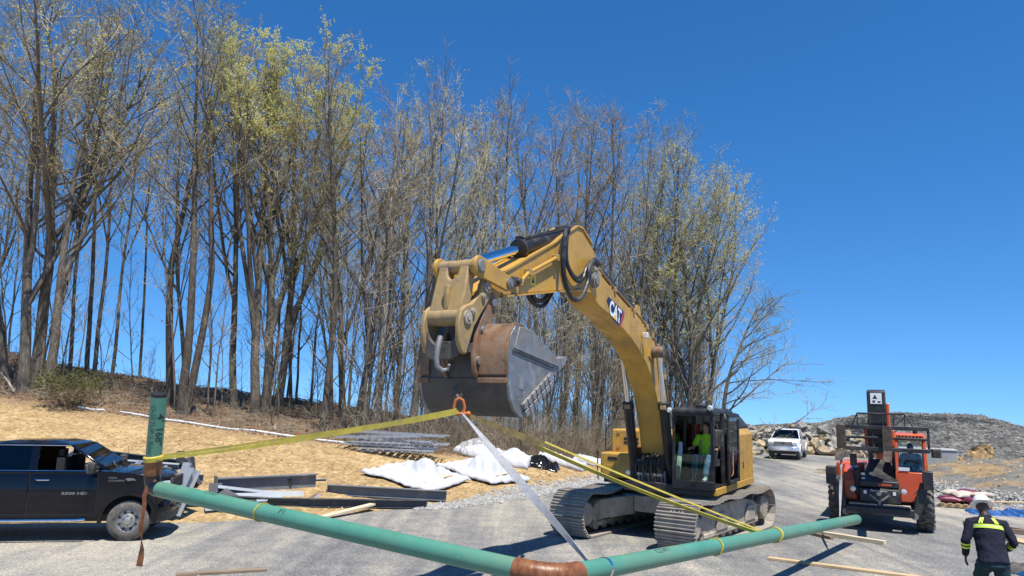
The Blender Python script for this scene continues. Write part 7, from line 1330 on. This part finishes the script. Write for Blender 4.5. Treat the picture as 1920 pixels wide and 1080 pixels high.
p_ = (1.260, 31.520, 0.398); tarp('tarp', 'shiny black plastic sheet between the white covered goods', p_[0], p_[1] + 0.3, 1.75, 1.3, radians(-12), lambda x, y: 0.34 + bump(x, y, 0.2, 0.1, 0.4, 0.4, 0.22), M['tarp_black'], 4, wr_=0.14)
p_ = (2.459, 33.700, 0.338); tarp('tarp', 'low white sheet right of the black plastic sheet', p_[0] + 0.1, p_[1] + 0.8, 2.0, 1.9, radians(-15), lambda x, y: 0.36 + bump(x, y, -0.4, 0.2, 0.3, 0.6, 0.12), M['tarp_white'], 6)
p_ = (3.995, 36.240, 0.222); tarp('tarp', 'small white sheet partly hidden behind the excavator', p_[0] + 0.15, p_[1] + 0.9, 1.7, 1.6, radians(-15), lambda x, y: 0.30, M['tarp_white'], 7)
p_ = (15.658, 23.477, 0.000); tarp('tarp', 'crumpled blue tarp on the gravel beside the walking worker', p_[0] + 0.1, p_[1] + 0.5, 2.2, 1.0, radians(-20), lambda x, y: 0.18 + bump(x, y, 0.3, 0.2, 0.5, 0.4, 0.12), M['tarp_blue'], 8, wr_=0.14, z0=0.0)
p_ = (15.773, 23.943, 0.000); plank('board lying on the blue tarp', (p_[0] - 0.3, p_[1] + 0.55, 0.30), (p_[0] + 0.7, p_[1] + 0.35, 0.33), 0.2, 0.04, M['wood'])
for px_, py_, rz_, sc_, lb in ((-3.091, 26.080, -28, 1.5, 'wooden pallet under the white sheet with a tall peak'), (-0.881, 28.240, -35, 1.35, 'wooden pallet under the white sheet with a drum shape')):
    t_ = thing('pallet', lb, 'pallet', (px_, py_, gz(px_, py_) - 0.05), radians(rz_)); t_.scale = (sc_, sc_, 1.0); t_.rotation_euler = (0.06, 0.0, radians(rz_))
    for ch in pal.children: inst(ch, t_)
# ---------------------------------------------------------------- steel beams on the dirt bank
M['beam'] = paint('grey_primer_steel', (0.15, 0.165, 0.18), 0.45, var=0.15, dirt=(0.27, 0.25, 0.22), damt=0.2, dscale=1.5); M['beam_dark'] = paint('dark_primer_steel', (0.055, 0.06, 0.066), 0.45, var=0.2, dirt=(0.2, 0.18, 0.15), damt=0.15); M['beam_pale'] = paint('pale_primer_steel', (0.30, 0.33, 0.36), 0.4, var=0.1, dirt=(0.3, 0.28, 0.24), damt=0.15)
def beam(label, a, b_, h, w, mt, roll=0.0, plate=False, kind='I', group=None):
    a, b_ = Vector(a), Vector(b_); d = b_ - a; L = d.length; tf = max(0.012, h * 0.06); m_ = MB()
    if kind == 'I': m_.bb(-L / 2, L / 2, -w / 2, w / 2, h / 2 - tf, h / 2); m_.bb(-L / 2, L / 2, -w / 2, w / 2, -h / 2, -h / 2 + tf); m_.bb(-L / 2, L / 2, -tf / 2, tf / 2, -h / 2 + tf, h / 2 - tf)
    elif kind == 'C': m_.bb(-L / 2, L / 2, -w / 2, w / 2, h / 2 - tf, h / 2); m_.bb(-L / 2, L / 2, -w / 2, w / 2, -h / 2, -h / 2 + tf); m_.bb(-L / 2, L / 2, w / 2 - tf, w / 2, -h / 2 + tf, h / 2 - tf)
    else: m_.bb(-L / 2, L / 2, -w / 2, w / 2, -h / 2, h / 2)
    o = m_.build('steel_girder', mt); o.location = (a + b_) / 2; o.rotation_mode = 'XYZ'
    q = d.to_track_quat('X', 'Z'); o.rotation_mode = 'QUATERNION'; o.rotation_quaternion = q @ Matrix.Rotation(roll, 3, 'X').to_quaternion()
    if plate: m_ = MB(); m_.bb(-L / 2 - 0.02, -L / 2, -w / 2 - 0.04, w / 2 + 0.04, -h / 2 - 0.06, h / 2 + 0.06); m_.build('end_plate', mt, o)
    return tag(o, label, 'girder', group)
#BEAMS0
beam('short pale steel beam end sticking up behind the pickup roof', (-11.51, 19.71, 1.30), (-11.04, 20.05, 1.73), 0.18, 0.18, M['beam_pale'], 0.0, False, 'I')
beam('long grey steel beam sloping down behind the pickup windshield', (-10.68, 19.47, 1.50), (-8.56, 20.13, 1.21), 0.23, 0.20, M['beam_dark'], 0.0, False, 'I')
beam('pale channel lying just below the long sloping beam', (-10.11, 19.30, 1.31), (-8.53, 19.73, 1.19), 0.16, 0.13, M['beam_pale'], 0.2, False, 'C')
beam('grey channel lying lowest behind the pickup hood', (-10.39, 19.23, 1.15), (-8.46, 19.45, 0.99), 0.16, 0.13, M['beam'], 0.1, False, 'C')
beam('dark upright steel post above the right of the beam pile behind the pickup', (-8.58, 19.92, 1.25), (-8.58, 19.87, 1.58), 0.16, 0.16, M['beam_dark'], 0.0, False, 'B')
beam('dark upright plate at the right corner of the beam pile behind the pickup', (-8.26, 19.85, 1.08), (-8.30, 19.79, 1.43), 0.21, 0.13, M['beam_dark'], 0.0, False, 'B')
beam('wide pale beam leaning left at the right end of the pile behind the pickup', (-8.08, 19.19, 1.35), (-8.20, 18.91, 0.57), 0.07, 0.22, M['beam_pale'], 0.0, False, 'B')
beam('long pale beam leaning to the gravel in front of the pile behind the pickup', (-7.86, 19.12, 1.20), (-8.10, 18.71, 0.15), 0.23, 0.22, M['beam_pale'], 0.0, False, 'I')
beam('short grey beam end pointing right out of the pile behind the pickup', (-8.55, 19.66, 0.96), (-7.92, 19.87, 0.92), 0.16, 0.16, M['beam'], 0.0, False, 'I')
beam('small pale brace slanting inside the pile behind the pickup', (-8.91, 19.25, 1.01), (-8.69, 19.42, 1.23), 0.08, 0.12, M['beam_pale'], 0.0, False, 'B')
beam('small pale brace slanting near the riser inside the pile behind the pickup', (-9.54, 19.24, 1.04), (-9.39, 19.40, 1.35), 0.08, 0.12, M['beam_pale'], 0.0, False, 'B')
beam('grey channel crossing on top of the middle beam pile, left half', (-7.93, 20.94, 0.53), (-6.47, 21.60, 0.31), 0.13, 0.16, M['beam_pale'], 0.4, False, 'C')
beam('dark channel under the girder at the left of the middle beam pile', (-7.94, 20.59, 0.31), (-6.51, 20.83, 0.25), 0.18, 0.16, M['beam_dark'], 0.1, False, 'I')
beam('grey steel angle poking out left of the middle beam pile', (-7.85, 20.00, 0.22), (-6.73, 20.23, 0.18), 0.13, 0.13, M['beam'], 0.5, False, 'C')
beam('dark plate standing on edge at the left end of the middle beam pile', (-7.97, 20.88, 0.29), (-8.03, 21.02, 0.66), 0.07, 0.34, M['beam_dark'], 0.0, False, 'B')
beam('long pale channel highest in the pile behind the pickup hood', (-10.25, 19.80, 1.38), (-8.55, 20.32, 1.28), 0.13, 0.16, M['beam_pale'], 0.2, False, 'C')
beam('dark steel post leaning right beside the wide pale beam behind the pickup', (-8.29, 19.49, 1.40), (-7.84, 19.39, 0.76), 0.16, 0.16, M['beam_dark'], 0.0, False, 'I')
beam('large dark steel girder with an end plate at the back of the middle beam pile', (-8.11, 21.26, 0.54), (-5.76, 22.94, 0.57), 0.47, 0.26, M['beam'], 0.0, True, 'I')
beam('thin grey beam rising right behind the dark girder', (-6.96, 22.91, 0.50), (-5.69, 23.92, 0.51), 0.13, 0.16, M['beam_pale'], 0.0, False, 'I')
beam('short dark square post standing on the middle beam pile', (-6.46, 22.59, 0.48), (-6.47, 22.54, 0.69), 0.25, 0.25, M['beam_dark'], 0.0, False, 'B')
beam('rust brown steel angle slanting across the right of the middle beam pile', (-5.57, 21.33, 0.18), (-5.55, 22.90, 0.35), 0.07, 0.16, M['rust'], 0.0, False, 'B')
beam('pale steel angle beside the rust brown one', (-5.45, 21.33, 0.17), (-5.43, 23.00, 0.35), 0.07, 0.08, M['beam_pale'], 0.0, False, 'B')
beam('grey channel on the girder, uppermost of the loose channels', (-7.24, 21.28, 0.34), (-5.83, 21.92, 0.29), 0.13, 0.21, M['beam'], 0.9, False, 'C')
beam('pale flat channel with a dark slot in the middle of the loose channels', (-7.42, 20.88, 0.30), (-6.32, 21.53, 0.28), 0.10, 0.26, M['beam_pale'], 0.7, False, 'C')
beam('short dark angle at the left of the loose channels', (-7.77, 20.85, 0.46), (-7.29, 20.69, 0.25), 0.08, 0.29, M['beam_dark'], 0.5, False, 'B')
beam('pale channel running under the loose channels', (-6.73, 20.60, 0.22), (-5.18, 21.34, 0.18), 0.13, 0.16, M['beam_pale'], 0.3, False, 'C')
beam('dark channel lowest of the loose channels, next to the green pipe', (-7.37, 20.39, 0.24), (-5.66, 20.94, 0.17), 0.13, 0.18, M['beam_dark'], 0.2, False, 'C')
beam('long steel beam lying nearest the gravel yard', (-6.44, 20.62, 0.25), (-2.29, 22.06, 0.12), 0.22, 0.22, M['beam_dark'], 0.0, False, 'I')
beam('long steel beam with pale top flange and end plate, right of the middle pile', (-5.30, 22.56, 0.40), (-1.84, 23.37, 0.21), 0.29, 0.26, M['beam'], 0.0, True, 'I')
beam('small scrap of pale channel at the left foot of the middle pile', (-7.68, 19.53, 0.14), (-7.41, 19.71, 0.15), 0.09, 0.16, M['beam_pale'], 0.4, False, 'C')
beam('grey bracket plate at the left foot of the middle pile', (-7.71, 19.92, 0.18), (-7.24, 19.73, 0.14), 0.08, 0.26, M['beam_dark'], 0.6, False, 'B')
beam('flat pale steel plate under the green pipe left of its yellow rope turn', (-7.04, 19.63, 0.18), (-6.32, 19.94, 0.16), 0.21, 0.07, M['beam_pale'], 0.0, False, 'B')
#BEAMS1
# ---------------------------------------------------------------- galvanised racks, plastic pipe, stakes
M['galv'] = paint('galvanised_steel', (0.42, 0.44, 0.46), 0.4, metal=0.4, var=0.2, dirt=(0.2, 0.19, 0.17), damt=0.2)
rc = V(*(-4.323, 28.380, 0.868)); rg = random.Random(9)
for k in range(7):
    L, W_ = rg.uniform(2.9, 4.0), rg.uniform(0.9, 1.3); m_ = MB(); n = int(L / 0.28)
    for s in (-1, 1): m_.bb(-L / 2, L / 2, s * W_ / 2 - 0.025, s * W_ / 2 + 0.025, -0.028, 0.028)
    fr = m_.build('rail', M['galv']); fr.name = 'ladder_rack'; fr.location = (rc.x + rg.uniform(-.35, .35), rc.y + 0.9 + rg.uniform(-.2, .3), gz(rc.x, rc.y + 0.9) + 0.10 + 0.115 * k); fr.rotation_euler = (rg.uniform(-.02, .02), rg.uniform(-.03, .03), radians(-4) + rg.uniform(-.16, .16)); tag(fr, 'galvanised steel ladder rack, %s of the stack on the dirt bank' % ('bottom one', 'second from the bottom', 'third from the bottom', 'middle one', 'third from the top', 'second from the top', 'top one')[k].replace('middle one', 'fourth from the bottom'), 'rack', 'stacked ladder racks')
    for j in range(n): m_ = MB(); x = -L / 2 + L * (j + 0.5) / n; m_.bb(x - 0.02, x + 0.02, -W_ / 2 + 0.025, W_ / 2 - 0.025, -0.02, 0.02); m_.build('rung', M['galv'], fr)
M['pvc'] = paint('white_plastic_pipe', (0.66, 0.66, 0.64), 0.45, var=0.05, dirt=(0.45, 0.40, 0.32), damt=0.2)
def lay(name, label, pts, r):
    P_ = [Vector(p) for p in pts]; q = []
    for a, b_ in zip(P_, P_[1:]):
        for k in range(2): c_ = a.lerp(b_, k / 2); q.append(V(c_.x, c_.y, max(gz(c_.x, c_.y) + r * 0.9, c_.z * 0 + gz(c_.x, c_.y) + r * 0.9)))
    q.append(V(P_[-1].x, P_[-1].y, gz(P_[-1].x, P_[-1].y) + r)); m_ = MB(); m_.tube(q, r, 10); tag(m_.build(name, M['pvc']), label, 'pipe')
lay('plastic_pipe', 'short white plastic pipe at the edge of the wood, left of the riser', [(-18.890, 32.940, 2.364), (-17.547, 32.640, 2.263)], 0.05)
lay('plastic_pipe', 'long white plastic pipe winding along the edge of the wood', [(-16.806, 32.560, 2.214), (-14.703, 31.760, 2.011), (-13.053, 31.080, 1.893), (-11.147, 30.140, 1.734), (-9.133, 29.880, 1.546), (-7.418, 29.820, 1.385), (-6.343, 29.940, 1.304)], 0.05)
p_ = V(*(-8.072, 29.020, 1.327)); st = thing('marker_stake', 'orange topped marker stake at the foot of the wood', 'stake', (p_.x, p_.y, gz(p_.x, p_.y))); m_ = MB(); m_.bb(-0.02, 0.02, -0.01, 0.01, -0.1, 0.14); m_.build('post', M['wood_white'], st); m_ = MB(); m_.bb(-0.045, 0.045, -0.012, 0.012, 0.10, 0.40); m_.build('flag', M['shackle'], st)
p_ = V(*(-8.091, 27.620, 1.130)); st = thing('marker_stake', 'thin pale wooden stake standing on the dirt bank', 'stake', (p_.x, p_.y, gz(p_.x, p_.y))); m_ = MB(); m_.loft([[(-0.02, -0.01, -0.1), (0.02, -0.01, -0.1), (0.02, 0.01, -0.1), (-0.02, 0.01, -0.1)], [(0.0, -0.01, 0.55), (0.04, -0.01, 0.55), (0.04, 0.01, 0.55), (0.0, 0.01, 0.55)]]); m_.build('post', M['wood_white'], st)
p_ = V(*(-23.632, 35.060, 2.996)); m_ = MB(); m_.tube([p_ + V(-0.5, 0.3, 0.9), p_ + V(0.0, 0.1, 0.55), p_ + V(0.45, 0.0, 0.02)], [0.025, 0.04, 0.05], 8); tag(m_.build('fallen_branch', M['bark_white']), 'pale broken branch leaning at the left edge of the wood', 'branch')
